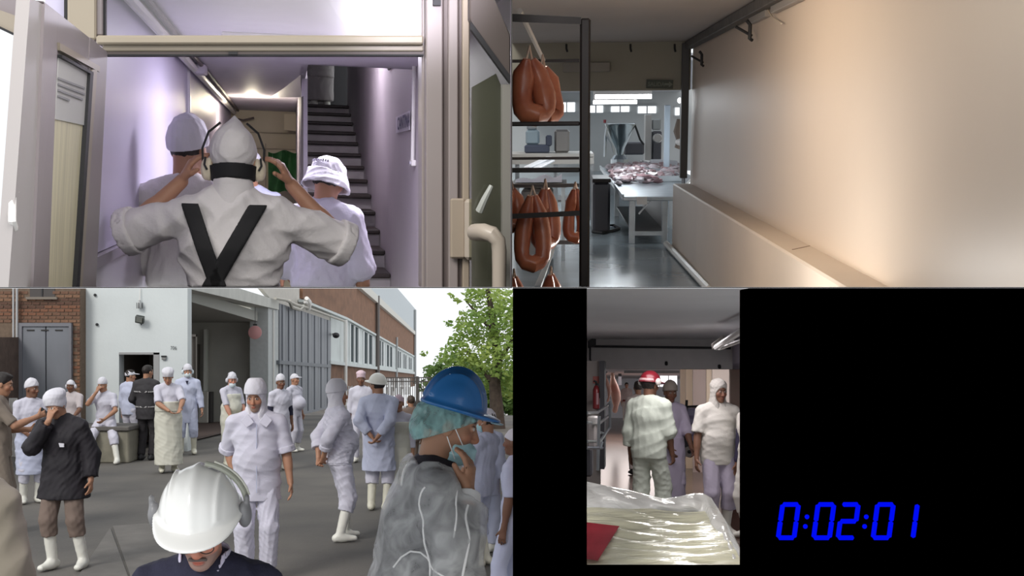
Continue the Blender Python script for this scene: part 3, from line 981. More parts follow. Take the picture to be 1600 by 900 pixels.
for i, (x, z, w) in enumerate(bl[:300]):
    key = round(w, 3)
    mi = (i * 7 + int(x * 31) + int(z * 57)) % 4
    if (key, mi) not in bmesh_cache:
        b = MB(); b.box((0, -0.010, 0), (w, 0.02, bh))
        me = mesh_of(b, None, None, 0.004, name='brick'); me.materials.append(M_bricks[mi]); bmesh_cache[(key, mi)] = me
    o = bpy.data.objects.new('brick', bmesh_cache[(key, mi)]); COL.objects.link(o); o.parent = brick_wall
    o.location = Linv @ (FY.M @ Vector((x, YB - 0.004 * ((i * 5) % 3), z)))
# grey metal double door in the brick wall
t = Thing(FY, 'door_1', 'grey metal double door set in the brick wall', None, FY.P(73, 693, YB), kind='structure')
def yq(px, py, y): return FY.P(px, py, y)
xa, xb, zt = yq(37, 600, YB).x, yq(110, 600, YB).x, yq(0, 510, YB).z
for nm, x0, x1 in (('door_leaf', xa, (xa + xb) / 2 - 0.01), ('door_leaf', (xa + xb) / 2 + 0.01, xb)):
    mb = MB(); mb.box((x0, YB - 0.06, 0.05), (x1, YB + 0.02, zt)); t.part(nm, mb, M_grey_metal, bevel=0.006)
mb = MB()
mb.box((xa - 0.07, YB - 0.09, 0), (xa, YB + 0.02, zt + 0.07)); mb.box((xb, YB - 0.09, 0), (xb + 0.05, YB + 0.02, zt + 0.07)); mb.box((xa, YB - 0.09, zt), (xb, YB + 0.02, zt + 0.07))
t.part('door_frame', mb, mat('grey_door_frame', (0.17, 0.17, 0.19), 0.6))
for px in (50, 72, 94):
    mb = MB(); p = yq(px, 516, YB); mb.box((p.x - 0.075, YB - 0.075, p.z - 0.012), (p.x + 0.075, YB - 0.055, p.z + 0.012)); t.part('vent_slot', mb, M_dark)
# small dark window above
t = Thing(FY, 'window_1', 'small dark window above the grey metal door', None, yq(65, 464, YB), kind='structure')
mb = MB(); a, b = yq(47, 464, YB), yq(86, 440, YB); mb.box((a.x, YB - 0.012, a.z), (b.x, YB + 0.05, b.z)); t.part('pane', mb, mat('dark_glass', (0.06, 0.05, 0.045), 0.15))
mb = MB(); mb.box((a.x - 0.06, YB - 0.07, a.z - 0.05), (b.x + 0.06, YB, a.z)); t.part('window_sill', mb, mat('grey_sill', (0.2, 0.17, 0.14), 0.9))
mb = MB(); mb.box(((a.x + b.x) / 2 - 0.012, YB - 0.03, a.z), ((a.x + b.x) / 2 + 0.012, YB, b.z)); t.part('window_bar', mb, M_gasket)
# return wall at the far left and the pipes on it
mb = MB(); x0 = yq(29, 600, 23.2).x; mb.box((x0 - 0.4, 12.0, 0), (x0, 23.2, yq(0, 527, 23.2).z))
struct(FY, 'wall_left.001', 'low brown wall running towards the viewer at the far left', mb, mat('brown_wall', (0.105, 0.07, 0.055), 0.9, vary=0.35, vscale=5, bump=0.3, bscale=18))
for px, r in ((21, 0.022), (26.5, 0.026)):
    mb = MB(); p = yq(px, 530, 23.2); mb.tube([(p.x, 23.2, p.z), (p.x, 23.2, 3.8)], r, 8)
    single(FY, 'wall_pipe', 'thin grey downpipe on the brick wall, ' + ('left of the two' if px < 24 else 'right of the two'), 'pipe', mb, mat('galvanised_pipe', (0.42, 0.42, 0.42), 0.4, metal=0.4), smooth=True)
# slatted rack leaning by the left wall
t = Thing(FY, 'slatted_rack', 'small white slatted rack against the brown wall at far left', 'rack', yq(21, 655, 22.6))
for i in range(5):
    p = yq(15.5 + i * 2.6, 655, 22.6); q = yq(15.5 + i * 2.6, 622, 22.6)
    mb = MB(); mb.box((p.x - 0.011, 22.58, 0), (p.x + 0.011, 22.62, q.z)); t.part('slat', mb, M_wplast)
p, q = yq(14, 640, 22.6), yq(28, 640, 22.6)
for z_ in (0.4, 0.9):
    mb = MB(); mb.box((p.x, 22.62, z_), (q.x, 22.64, z_ + 0.03)); t.part('cross_rail', mb, M_dark)

# white rendered wall with a doorway
YW = 23.6
X = lambda px, y=YW: yq(px, 600, y).x
Z = lambda py, y=YW: yq(400, py, y).z
mb = MB()
mb.box((X(125), YW, 0), (X(186), YW + 0.3, 3.8)); mb.box((X(248), YW, 0), (X(293), YW + 0.3, 3.8)); mb.box((X(186), YW, Z(551)), (X(248), YW + 0.3, 3.8))
struct(FY, 'wall_back', 'white rendered wall with a dark doorway', mb, M_white_wall)
mb = MB()
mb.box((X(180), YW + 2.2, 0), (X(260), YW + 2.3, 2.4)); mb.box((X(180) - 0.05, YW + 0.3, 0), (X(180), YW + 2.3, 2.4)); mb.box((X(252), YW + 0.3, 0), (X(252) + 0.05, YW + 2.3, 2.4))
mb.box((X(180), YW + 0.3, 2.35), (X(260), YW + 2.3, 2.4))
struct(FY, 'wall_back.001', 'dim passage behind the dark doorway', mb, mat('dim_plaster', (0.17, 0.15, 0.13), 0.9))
mb = MB(); mb.box((X(240), YW - 0.01, 0), (X(249), YW + 0.32, Z(551))); mb.box((X(186), YW - 0.01, Z(554)), (X(249), YW + 0.32, Z(550.5)))
struct(FY, 'trim_2', 'grey door lining of the dark doorway', mb, mat('grey_lining', (0.33, 0.33, 0.33), 0.8))
# sitting ledge
YL = 21.4
mb = MB(); mb.box((X(86, YL), YL, 0), (X(201, YL), YL + 0.9, 0.60)); 
t = Thing(FY, 'sitting_ledge', 'long low ledge of stained concrete below the white wall', 'ledge', FY.PZ(150, 724, 0))
t.part('ledge_body', mb, M_concrete, bevel=0.02)
mb = MB(); mb.box((X(84, YL), YL - 0.05, 0.60), (X(203, YL), YL + 0.92, 0.68)); t.part('ledge_top', mb, mat('dark_ledge_top', (0.14, 0.13, 0.12), 0.85, vary=0.2), bevel=0.015)
mb = MB(); mb.box((X(205, 22.6) + 0.35, 22.6, 0), (X(219, 22.6) + 0.35, YW - 0.02, 0.62))
single(FY, 'concrete_kerb', 'pale concrete kerb block at the end of the sitting ledge', 'kerb', mb, mat('pale_concrete', (0.33, 0.32, 0.29), 0.9, vary=0.2), bevel=0.015)
# lamp, floodlight, number plate and switch on the white wall
t = Thing(FY, 'wall_lamp', 'small caged lamp hanging above the floodlight', 'lamp', yq(218, 482, YW - 0.06))
mb = MB(); p = yq(218, 470, YW - 0.05); mb.tube([yq(219, 450, YW - 0.03), p], 0.008, 6); t.part('cord', mb, M_wplast)
mb = MB(); mb.lathe(yq(218, 482, YW - 0.07), [(0.01, 0.0), (0.045, 0.01), (0.05, 0.09), (0.03, 0.12), (0.02, 0.17)], 12); t.part('lamp_glass', mb, mat('grey_lamp_glass', (0.35, 0.36, 0.36), 0.2), smooth=True)
for k in range(4):
    mb = MB(); a = k * math.pi / 2; c = yq(218, 482, YW - 0.07); mb.tube([c + Vector((0.056 * math.cos(a), 0.056 * math.sin(a), z_)) for z_ in (0.0, 0.06, 0.12)], 0.006, 5)
    t.part('cage_wire', mb, M_gasket)
t = Thing(FY, 'floodlight', 'dark square floodlight on the white wall above the doorway', 'lamp', yq(218, 499, YW - 0.1))
c = yq(218.5, 499, YW - 0.13)
mb = MB(); mb.obox(c, (0.085, 0.0, -0.015), (0, 0.045, 0.02), (0.012, -0.03, 0.065)); t.part('housing', mb, mat('dark_lamp_housing', (0.04, 0.045, 0.04), 0.4), bevel=0.008)
mb = MB(); mb.obox(c + Vector((0, -0.046, -0.012)), (0.062, 0.0, -0.011), (0, 0.006, 0.003), (0.01, -0.02, 0.045)); t.part('glass', mb, mat('lamp_glass_face', (0.2, 0.21, 0.19), 0.15))
mb = MB(); mb.tube([c + Vector((0, 0.02, -0.05)), c + Vector((0, 0.10, -0.11))], 0.014, 6); t.part('bracket', mb, M_gasket)
mb = text_mb('706', 0.075, yq(266.5, 546.5, YW - 0.012), (1, 0, 0), (0, 0, 1), 0.004, width=0.125)
t = Thing(FY, 'house_number', 'dark house number painted high on the white wall', 'number', yq(271, 546, YW - 0.01))
t.part('numerals', mb, mat('dark_number', (0.09, 0.10, 0.10), 0.7))
t = Thing(FY, 'wall_switch', 'small grey box with a dark lid beside the doorway', 'box', yq(256.5, 564, YW - 0.03))
mb = MB(); a, b = yq(253.5, 562, YW), yq(260, 556, YW); mb.box((a.x, YW - 0.05, a.z), (b.x, YW, b.z)); t.part('box_body', mb, mat('grey_box', (0.25, 0.25, 0.24), 0.6), bevel=0.006)
mb = MB(); mb.box((a.x - 0.005, YW - 0.062, b.z - 0.025), (b.x + 0.005, YW, b.z + 0.006)); t.part('box_lid', mb, M_gasket)
for px, py in ((149, 461), (152, 507)):
    mb = MB(); c = yq(px, py, YW); mb.lathe(c + Vector((0, 0.0, 0)), [(0.028, -0.0), (0.03, 0.03), (0.02, 0.05)], 8, ax=(0, -1, 0))
    single(FY, 'wall_stud', 'dark iron stud in the white wall, ' + ('the upper one' if py < 480 else 'the lower one'), 'stud', mb, M_gasket)

# ---- the street building to the right (its own slightly falling street line)
def bq(px, py, dx=0.0): return FB.PX(px, py, XF + dx)
def face(mb, pts, dx0=0.0, dx1=-0.25):
    """polygon in the facade plane, thickened inwards"""
    return mb.prism([bq(x, y, dx0) for x, y in pts], (dx1 - dx0, 0, 0))
M_grey_in = mat('grey_plaster', (0.42, 0.41, 0.37), 0.9, vary=0.12, vscale=1.2)
yo0, yo1 = bq(298, 600).y, bq(419, 600).y
zf = bq(298, 692).z
zc = bq(298, 452).z
# loading bay interior
mb = MB(); mb.box((XF - 7, yo1 + 0.2, zf), (XF - 0.05, yo1 + 0.5, zc + 0.4)); struct(FB, 'wall_back.002', 'grey back wall inside the loading bay', mb, M_grey_in)
mb = MB(); mb.box((XF - 7.3, yo0 - 1, zf), (XF - 7, yo1 + 0.5, zc + 0.4)); struct(FB, 'wall_left.002', 'grey side wall deep inside the loading bay', mb, M_grey_in)
mb = MB(); mb.box((XF - 7.3, yo0 + 0.2, zc - 0.2), (XF - 0.26, yo1 + 0.5, zc + 0.1)); struct(FB, 'ceiling', 'grey ceiling of the loading bay', mb, mat('grey_ceiling', (0.40, 0.40, 0.37), 0.9))
mb = MB(); mb.box((XF - 7.3, yo0, zf + 0.02), (XF - 0.1, yo1 + 0.5, zf + 0.06)); struct(FB, 'floor.001', 'dark reddish floor inside the loading bay', mb, mat('red_brown_floor', (0.085, 0.055, 0.045), 0.7))
p0, p1 = FB.P(319.5, 612, yo1 + 0.12), FB.P(325, 515, yo1 + 0.12)
mb = MB(); mb.box((p0.x, yo1 - 0.05, p0.z), (p1.x, yo1 + 0.2, p1.z)); struct(FB, 'trim_3', 'white vertical strip on the loading bay wall', mb, mat('white_strip', (0.6, 0.6, 0.56), 0.8))
p0, p1 = FB.P(299, 603, yo1 + 0.15), FB.P(312, 538, yo1 + 0.15)
mb = MB(); mb.box((p0.x - 1.5, yo1 + 0.12, p0.z), (p1.x, yo1 + 0.21, p1.z)); struct(FB, 'door_2', 'dark inner door at the back of the loading bay', mb, mat('dark_door', (0.10, 0.09, 0.075), 0.7))
p0, p1 = FB.P(312, 630, yo1 - 0.6), FB.P(327, 612, yo1 - 0.6)
mb = MB(); mb.box((p0.x, yo1 - 0.8, zf + 0.06), (p1.x, yo1, p1.z)); single(FB, 'pale_crate', 'pale box on the loading bay floor below the white strip', 'box', mb, mat('pale_box', (0.42, 0.40, 0.36), 0.8), bevel=0.02)
mb = MB(); p0, p1 = FB.P(327, 630, yo1 - 0.6), FB.P(331, 612, yo1 - 0.6); mb.box((p0.x, yo1 - 0.7, zf + 0.06), (p1.x, yo1 - 0.3, p1.z)); single(FB, 'dark_canister', 'dark canister beside the pale box in the loading bay', 'canister', mb, M_dark, bevel=0.02)
# frame posts and lintel of the bay
mb = MB(); face(mb, [(290, 700), (298, 693), (298, 440), (290, 440)], 0.03, -0.05); struct(FB, 'trim_4', 'grey steel post at the left of the loading bay', mb, mat('grey_post', (0.21, 0.21, 0.20), 0.6))
mb = MB(); face(mb, [(419, 664), (436, 659), (436, 470), (419, 466)], 0.06, -0.5); struct(FB, 'trim_5', 'pale concrete post at the right of the loading bay', mb, mat('pale_post', (0.50, 0.52, 0.52), 0.85, vary=0.1))
mb = MB(); p = bq(427, 500); mb.tube([bq(427.5, 655, 0.1), bq(427.5, 484, 0.1)], 0.03, 6); single(FB, 'post_pipe', 'white pipe running up the pale post', 'pipe', mb, M_wplast, smooth=True)
mb = MB(); face(mb, [(298, 452), (419, 480), (436, 484), (436, 470), (340, 440), (298, 430)], 0.12, -0.5); struct(FB, 'trim_6', 'white concrete lintel over the loading bay', mb, mat('white_lintel', (0.60, 0.60, 0.56), 0.85, vary=0.15, vscale=2))
t = Thing(FB, 'round_disc', 'round pink disc hanging in the loading bay opening', 'disc', FB.P(398, 531, yo1 - 1.2))
c = FB.P(398.5, 519.5, yo1 - 1.2)
mb = MB(); mb.lathe(c, [(0.19, -0.012), (0.205, 0), (0.205, 0.02), (0.19, 0.03)], 28, ax=(0, -1, 0)); t.part('disc_face', mb, mat('pink_disc', (0.72, 0.36, 0.36), 0.6), smooth=True)
mb = MB(); mb.obox(c + Vector((0, 0, 0.235)), (0.06, 0, 0), (0, 0.02, 0), (0, 0, 0.022)); mb.tube([c + Vector((0, 0, 0.25)), c + Vector((0, 0, 0.8))], 0.008, 5); t.part('hanger', mb, M_dark)

# corrugated sliding gate
t = Thing(FB, 'sliding_gate', 'tall grey corrugated metal sliding gate beside the loading bay', 'gate', bq(476, 648, 0.2))
n = 16
def lerp(a, b, u): return a + (b - a) * u
for i in range(n):
    u0, u1 = i / n, (i + 1) / n
    xa, xb = lerp(437, 517.5, u0), lerp(437, 517.5, u1) - 0.5
    tp = lambda x: lerp(474, 501.5, (x - 437) / 80.5)
    bt = lambda x: lerp(655, 635.5, (x - 437) / 80.5)
    o = 0.10 + 0.04 * (i % 2)
    for z0, z1 in ((tp, lambda x: lerp(565, 571, (x - 437) / 80.5)), (lambda x: lerp(566, 572, (x - 437) / 80.5), bt)):
        mb = MB(); face(mb, [(xa, z1(xa)), (xb, z1(xb)), (xb, z0(xb)), (xa, z0(xa))], o, 0.04); t.part('sheet_panel', mb, M_grey_metal)
mb = MB(); face(mb, [(437, 569), (517.5, 574.5), (517.5, 570), (437, 563)], 0.17, 0.02); t.part('cross_rail', mb, mat('gate_rail', (0.14, 0.15, 0.17), 0.6))
mb = MB(); face(mb, [(437, 657), (517.5, 637), (517.5, 634), (437, 653)], 0.16, 0.02); t.part('bottom_rail', mb, M_grey_metal)

# facade bands
M_brickband = mat('brown_brick_facing', (0.250, 0.125, 0.070), 0.9, vary=0.28, vscale=0.7, bump=0.25, bscale=9, stretch=(1, 1, 3))
mb = MB(); face(mb, [(473, 440), (560, 440), (650, 522), (648, 556), (543, 496), (473, 466)]); struct(FB, 'wall_right', 'brown brick upper storey of the street building', mb, M_brickband)
mb = MB(); face(mb, [(517, 636), (648, 603), (648, 583), (517, 566)]); struct(FB, 'wall_right.001', 'brown brick base of the street building', mb, mat('brown_brick_base', (0.21, 0.105, 0.06), 0.9, vary=0.3, vscale=0.8, bump=0.25, bscale=9, stretch=(1, 1, 3)))
M_band = mat('cream_white_band', (0.62, 0.66, 0.65), 0.8, vary=0.1, vscale=1)
mb = MB(); face(mb, [(475, 468), (543, 496), (648, 556), (648, 583), (517, 566), (517, 490)], -0.06); struct(FB, 'wall_right.002', 'white window band of the street building', mb, M_band)
mb = MB(); face(mb, [(400, 440), (478, 440), (517, 490), (517, 505), (436, 482)], -0.12); struct(FB, 'wall_right.003', 'pale plaster above the lintel and gate', mb, mat('pale_plaster', (0.58, 0.55, 0.50), 0.85, vary=0.1))
mb = MB(); face(mb, [(566, 440), (650, 520.5), (650, 484), (612, 440)], 0.02); struct(FB, 'wall_right.004', 'light grey parapet cladding of the street building', mb, mat('grey_cladding', (0.52, 0.56, 0.58), 0.7, vary=0.08))
mb = MB(); face(mb, [(552, 440), (568, 440), (650, 519), (650, 524)], 0.25, -0.1); struct(FB, 'trim_7', 'white cornice between brick and parapet', mb, mat('white_cornice', (0.62, 0.60, 0.55), 0.8))
mb = MB(); face(mb, [(475, 468), (543, 496), (648, 556), (648, 558), (543, 499.5), (475, 472)], 0.12, -0.1); struct(FB, 'trim_8', 'white ledge above the window band', mb, M_band)
mb = MB(); face(mb, [(517, 563), (648, 581), (648, 584.5), (517, 568.5)], 0.2, -0.1); struct(FB, 'trim_9', 'white sill course below the window band', mb, M_band)
def band_top(x): return lerp(496, 556, (x - 543) / 105) if x > 543 else 496
def band_bot(x): return lerp(566, 583, (x - 517) / 131)
wi = 1
for j, (xa, xb) in enumerate(((547, 562), (568, 584), (592.5, 600.5), (603.5, 614.5), (621, 627.5), (630, 636), (638.5, 644))):
    wi += 1
    t = Thing(FB, 'window_%d' % wi, ['nearest', 'second', 'third', 'fourth', 'fifth', 'sixth', 'farthest'][j] + ' tall window along the white window band', None, bq((xa + xb) / 2, band_bot((xa + xb) / 2), 0), kind='structure')
    g = 5; H_ = lambda x: band_bot(x) - 5; T_ = lambda x: band_top(x) + 7
    mb = MB(); face(mb, [(xa, H_(xa)), (xb, H_(xb)), (xb, T_(xb)), (xa, T_(xa))], -0.055, -0.10); t.part('pane', mb, mat('grey_green_glass', (0.085, 0.10, 0.105), 0.8, spec=0.0))
    wdt = (xb - xa) * 0.10
    for x0, x1 in ((xa, xa + wdt), (lerp(xa, xb, 0.5) - wdt / 2, lerp(xa, xb, 0.5) + wdt / 2), (xb - wdt, xb)):
        mb = MB(); face(mb, [(x0, H_(x0)), (x1, H_(x1)), (x1, T_(x1)), (x0, T_(x0))], 0.02, -0.06); t.part('window_frame', mb, mat('white_window_frame', (0.68, 0.70, 0.70), 0.6))
# ground floor grilles of the far end
for j, (xa, xb) in enumerate(((600, 614), (617, 628), (631, 641))):
    wi += 1
    t = Thing(FB, 'window_%d' % wi, ['near', 'middle', 'far'][j] + ' ground floor window with white bars behind the fence', None, bq((xa + xb) / 2, 612, 0), kind='structure')
    mb = MB(); face(mb, [(xa, 619 - j), (xb, 618 - j), (xb, 592), (xa, 591)], 0.03, 0.0); t.part('pane', mb, mat('dark_glass', (0.06, 0.05, 0.045), 0.15))
    mb = MB(); face(mb, [(xa - 1, 605), (xb + 1, 604.5), (xb + 1, 602), (xa - 1, 602)], 0.12, 0.03); t.part('cross_bar', mb, M_wplast)
    for k in range(3):
        x = lerp(xa, xb, k / 2); mb = MB(); face(mb, [(x - .7, 619 - j), (x + .7, 619 - j), (x + .7, 591), (x - .7, 591)], 0.10, 0.03); t.part('window_bar', mb, M_wplast)
# rain pipes, wires and brackets
for lab, x0, y0, x1, y1, r, m in (('white rain pipe near the gate on the brick base', 539.5, 634, 540, 500, 0.10, M_wplast), ('dark rain pipe between the window groups', 590, 612, 590, 462, 0.16, mat('dark_pipe', (0.14, 0.12, 0.11), 0.5)),
                                  ('thin grey rain pipe beyond the dark one', 619.5, 606, 620, 527, 0.12, mat('grey_pipe', (0.36, 0.37, 0.37), 0.5)), ('tall pole at the far corner of the street building', 648.5, 600, 648.5, 484, 0.20, mat('grey_pipe', (0.36, 0.37, 0.37), 0.5))):
    mb = MB(); mb.tube([bq(x0, y0, 0.2), bq(x1, y1, 0.2)], r, 8); single(FB, 'rain_pipe', lab, 'pipe', mb, m, smooth=True)
mb = MB(); mb.tube([bq(430, 466, 0.25), bq(447, 469, 0.3), bq(462, 476, 0.3), bq(480, 481, 0.3), bq(505, 490, 0.3), bq(538, 502, 0.3)], 0.05, 6)
mb.tube([bq(452, 470, 0.3), bq(456, 480, 0.3), bq(468, 484, 0.3), bq(474, 478, 0.3)], 0.06, 6)
single(FB, 'cable_run', 'sagging grey cables above the sliding gate', 'cable', mb, mat('grey_cable', (0.45, 0.43, 0.38), 0.7), smooth=True)
t = Thing(FB, 'wall_insulator', 'white insulator bracket at the top of the sliding gate', 'bracket', bq(481, 480, 0.3))
mb = MB(); mb.tube([bq(479, 466, 0.3), bq(481, 473, 0.3), bq(481.5, 484, 0.3)], [0.08, 0.16, 0.09], 8); t.part('insulator', mb, M_wplast, smooth=True)
mb = MB(); mb.tube([bq(476, 472, 0.3), bq(486, 476, 0.3)], 0.05, 6); t.part('arm', mb, M_wplast)
t = Thing(FB, 'security_camera', 'small dark camera on the white pier beside the gate', 'camera', bq(525, 524, 0.3))
mb = MB(); mb.tube([bq(520, 522, 0.0), bq(524, 523, 0.5)], 0.05, 6); t.part('arm', mb, M_gasket)
mb = MB(); mb.ell(bq(525, 524, 0.6), (0.16, 0.22, 0.13), 10, 6); t.part('camera_body', mb, M_gasket, smooth=True)

# iron fence across the street
t = Thing(FY, 'iron_fence', 'dark iron bar fence across the street end', 'fence', FY.P(640, 640, 44.0))
for i in range(21):
    px = 604 + i * 3.4; p, q = yq(px, 656, 44), yq(px, 590, 44)
    mb = MB(); mb.box((p.x - 0.013, 43.98, p.z), (p.x + 0.013, 44.02, q.z)); t.part('fence_bar', mb, mat('dark_iron', (0.07, 0.06, 0.055), 0.6))
for py in (590, 596, 648):
    p, q = yq(602, py, 44), yq(674, py, 44); mb = MB(); mb.box((p.x, 43.97, p.z - 0.02), (q.x, 44.03, p.z + 0.02)); t.part('rail', mb, mat('dark_iron', (0.07, 0.06, 0.055), 0.6))
p, q = yq(652, 660, 44), yq(652, 588, 44); mb = MB(); mb.box((p.x - 0.05, 43.93, gz(44)), (p.x + 0.05, 44.07, q.z)); t.part('fence_post', mb, mat('dark_iron', (0.07, 0.06, 0.055), 0.6))
t = Thing(FY, 'pale_railing', 'pale pointed railing in front of the brown brick base', 'railing', FY.P(562, 640, 40.0))
for i in range(13):
    px = 545 + i * 2.6; p, q = yq(px, 650, 40), yq(px, 603 + (i % 2), 40)
    mb = MB(); mb.box((p.x - 0.018, 39.99, p.z), (p.x + 0.018, 40.02, q.z)); t.part('paling', mb, mat('pale_paling', (0.5, 0.5, 0.5), 0.7))
p, q = yq(543, 610, 40), yq(580, 610, 40); mb = MB(); mb.box((p.x, 40.02, p.z - 0.03), (q.x, 40.05, p.z + 0.03)); t.part('rail', mb, mat('pale_paling', (0.5, 0.5, 0.5), 0.7))

# ---- tree, shrubs and parked cars
def leaf_cloud(mb, blobs, n, size, seed):
    rs = random.Random(seed)
    tot = sum(b[3] ** 2 for b in blobs)
    for bx, by, bz, br in blobs:
        for _ in range(int(n * br * br / tot)):
            while True:
                d = Vector((rs.uniform(-1, 1), rs.uniform(-1, 1), rs.uniform(-1, 1)))
                if 0.15 < d.length < 1: break
            d = d * (0.55 + 0.45 * d.length) / max(d.length, 0.3) * d.length ** 0.4
            c = Vector((bx, by, bz)) + Vector((d.x * br, d.y * br, d.z * br * 0.75))
            s = size * rs.uniform(0.6, 1.3)
            a = Vector((rs.gauss(0, 1), rs.gauss(0, 1), rs.gauss(0, 0.5))).normalized()
            b = a.cross(Vector((rs.gauss(0, 1), rs.gauss(0, 1), rs.gauss(0, 1)))).normalized()
            mb.add([c - a * s, c + b * s * 0.45 + Vector((0, 0, s * .12)), c + a * s, c - b * s * 0.45], [(0, 1, 2), (0, 2, 3)])
def leaf_mat(name, c1, c2):
    m = mat(name, c1, 0.6, vscale=0.9, col2=c2)
    b = m.node_tree.nodes['Principled BSDF']
    b.inputs['Subsurface Weight'].default_value = 0.0
    t_ = m.node_tree; tr = t_.nodes.new('ShaderNodeBsdfTranslucent'); mx = t_.nodes.new('ShaderNodeMixShader'); mx.inputs[0].default_value = 0.45
    l = b.inputs['Base Color'].links
    if l: t_.links.new(l[0].from_socket, tr.inputs['Color'])
    t_.links.new(b.outputs[0], mx.inputs[1]); t_.links.new(tr.outputs[0], mx.inputs[2]); t_.links.new(mx.outputs[0], t_.nodes['Material Output'].inputs['Surface'])
    return m
M_leaf = leaf_mat('leaf_yellow_green', (0.42, 0.52, 0.13), (0.22, 0.36, 0.09))
M_leaf2 = leaf_mat('leaf_dark_green', (0.22, 0.34, 0.10), (0.09, 0.17, 0.05))
M_bark = mat('bark', (0.075, 0.055, 0.042), 0.95, vary=0.4, vscale=10, bump=0.5, bscale=20)
YT = 33.0
T = lambda px, py, dy=0: yq(px, py, YT + dy)
t = Thing(FY, 'street_tree', 'large leafy tree with a dark trunk at the right of the yard', 'tree', FY.P(776, 526 + 2.35 * F / YT + 16, YT))
mb = MB(); mb.tube([(T(777, 0).x, YT, gz(YT)), T(776, 640), T(773, 600), T(778, 560), T(770, 500), T(760, 440)], [0.24, 0.2, 0.17, 0.15, 0.10, 0.06], 9)
mb.tube([T(774, 605), T(750, 570), T(725, 545)], [0.11, 0.07, 0.03], 6); mb.tube([T(777, 570), T(800, 530), T(822, 500)], [0.10, 0.06, 0.03], 6); mb.tube([T(772, 520), T(745, 490), T(728, 470)], [0.07, 0.045, 0.02], 6)
t.part('trunk', mb, M_bark, smooth=True)
mb = MB(); bl_ = []
for px, py, dy, rp in ((760, 470, 0, 34), (795, 465, 1, 40), (735, 500, -1, 22), (770, 510, 0, 40), (810, 520, 0, 45), (722, 515, 0, 16), (745, 545, 0, 38), (785, 560, -1, 42), (815, 580, 0, 40), (712, 535, 0, 14), (705, 555, 0, 20), (728, 575, 0, 32), (765, 590, 0.5, 34), (795, 600, 1, 34), (715, 468, 0, 7), (705, 462, 0, 5), (700, 505, 0, 7), (663, 553, 0, 6), (690, 560, 1, 12), (740, 460, 0, 18)):
    p = T(px, py, dy); bl_.append((p.x, p.y, p.z, rp * YT / F))
leaf_cloud(mb, bl_, 5200, 0.085, 3); t.part('foliage', mb, M_leaf, kind='stuff')
t = Thing(FY, 'distant_tree', 'darker green trees beyond the iron fence', 'tree', FY.P(700, 640, 52))
T2 = lambda px, py, dy=0: yq(px, py, 52 + dy)
mb = MB(); bl_ = []
for px, py, rp in ((680, 582, 20), (705, 575, 26), (735, 585, 34), (700, 605, 34), (745, 620, 34), (775, 620, 36), (810, 610, 44), (668, 605, 16), (690, 630, 24), (795, 640, 22)):
    p = T2(px, py); bl_.append((p.x, p.y, p.z, rp * 52 / F))
leaf_cloud(mb, bl_, 3600, 0.16, 5); t.part('foliage', mb, M_leaf2, kind='stuff')
mb = MB(); mb.tube([(T2(735, 0).x, 52, gz(52)), T2(737, 600)], [0.3, 0.2], 8); t.part('trunk', mb, M_bark, smooth=True)
# parked cars
def car(px, base, y, label, col, s=1.0):
    p = yq(px, 600, y); x0, z0 = p.x, FY.P(0, base, y).z
    t = Thing(FY, 'car', label, 'car', (x0, y, z0), group='parked cars beyond the yard')
    def side(pts, w0, w1):
        mb = MB(); n = len(pts)
        mb.prism([(x0 + a * s, y - w0, z0 + b * s) for a, b in pts], (0, w0 + w1, 0)); return mb
    t.part('body', side([(-2.0, 0.25), (2.0, 0.25), (2.05, 0.7), (1.2, 0.85), (-1.7, 0.88), (-2.05, 0.7)], 0.8, 0.8), mat('car_paint_' + col, {'white': (0.75, 0.75, 0.75), 'silver': (0.45, 0.46, 0.48), 'dark': (0.06, 0.07, 0.09)}[col], 0.3), bevel=0.05)
    t.part('cabin', side([(-1.5, 0.88), (1.15, 0.85), (0.55, 1.35), (-1.1, 1.38)], 0.7, 0.7), mat('car_glass', (0.05, 0.06, 0.07), 0.1), bevel=0.05)
    t.part('roof', side([(-1.15, 1.34), (0.6, 1.31), (0.5, 1.42), (-1.05, 1.44)], 0.66, 0.66), mat('car_paint_' + col, (0, 0, 0)), bevel=0.02)
    for a in (-1.25, 1.3):
        mb = MB(); mb.lathe((x0 + a * s, y - 0.82, z0 + 0.31 * s), [(0.31 * s, 0), (0.31 * s, 0.2)], 14, ax=(0, 1, 0)); w_ = t.part('wheel', mb, M_gasket, smooth=True)
        mb = MB(); mb.lathe((x0 + a * s, y - 0.84, z0 + 0.31 * s), [(0.17 * s, 0), (0.17 * s, 0.03)], 10, ax=(0, 1, 0)); t.part('hub_cap', mb, M_steel, w_)
car(794, 667, 72, 'white car parked nearest behind the tree trunk', 'white')
car(746, 660, 80, 'silver car parked left of the tree trunk', 'silver')
car(818, 650, 90, 'dark car parked beyond the white car', 'dark')
car(664, 652, 95, 'white car far behind the iron fence', 'white')
# ================================================================= STRIPS DIVIDING THE VIEWS, BLACK WALLS
def wedge(cols, rows, d0, d1):
    """slab between two rows and two columns of sight, from d0 to d1"""
    c0, c1 = cols; r0, r1 = rows
    q = lambda d: [FY.P(c0, r0, d), FY.P(c1, r0, d), FY.P(c1, r1, d), FY.P(c0, r1, d)]
    return MB().hexa(q(d0), q(d1))
mb = wedge((-40, 799), (448.7, 450.2), 2.95, 5.3); struct(FY, 'floor.002', 'thin dark strip dividing the stairwell view from the yard view', mb, M_dark, clip=False)  # dark strip added along the line dividing the two views
mb = wedge((801, 1640), (448.7, 450.2), 3.5, 5.3); struct(FY, 'floor.003', 'thin dark strip dividing the processing room view from the views below', mb, M_dark, clip=False)
mb = wedge((798.2, 800.4), (-20, 450), 3.4, 6.0); struct(FY, 'wall_right.005', 'thin dark strip dividing the stairwell and processing room views', mb, M_dark, clip=False)
YK = 3.0
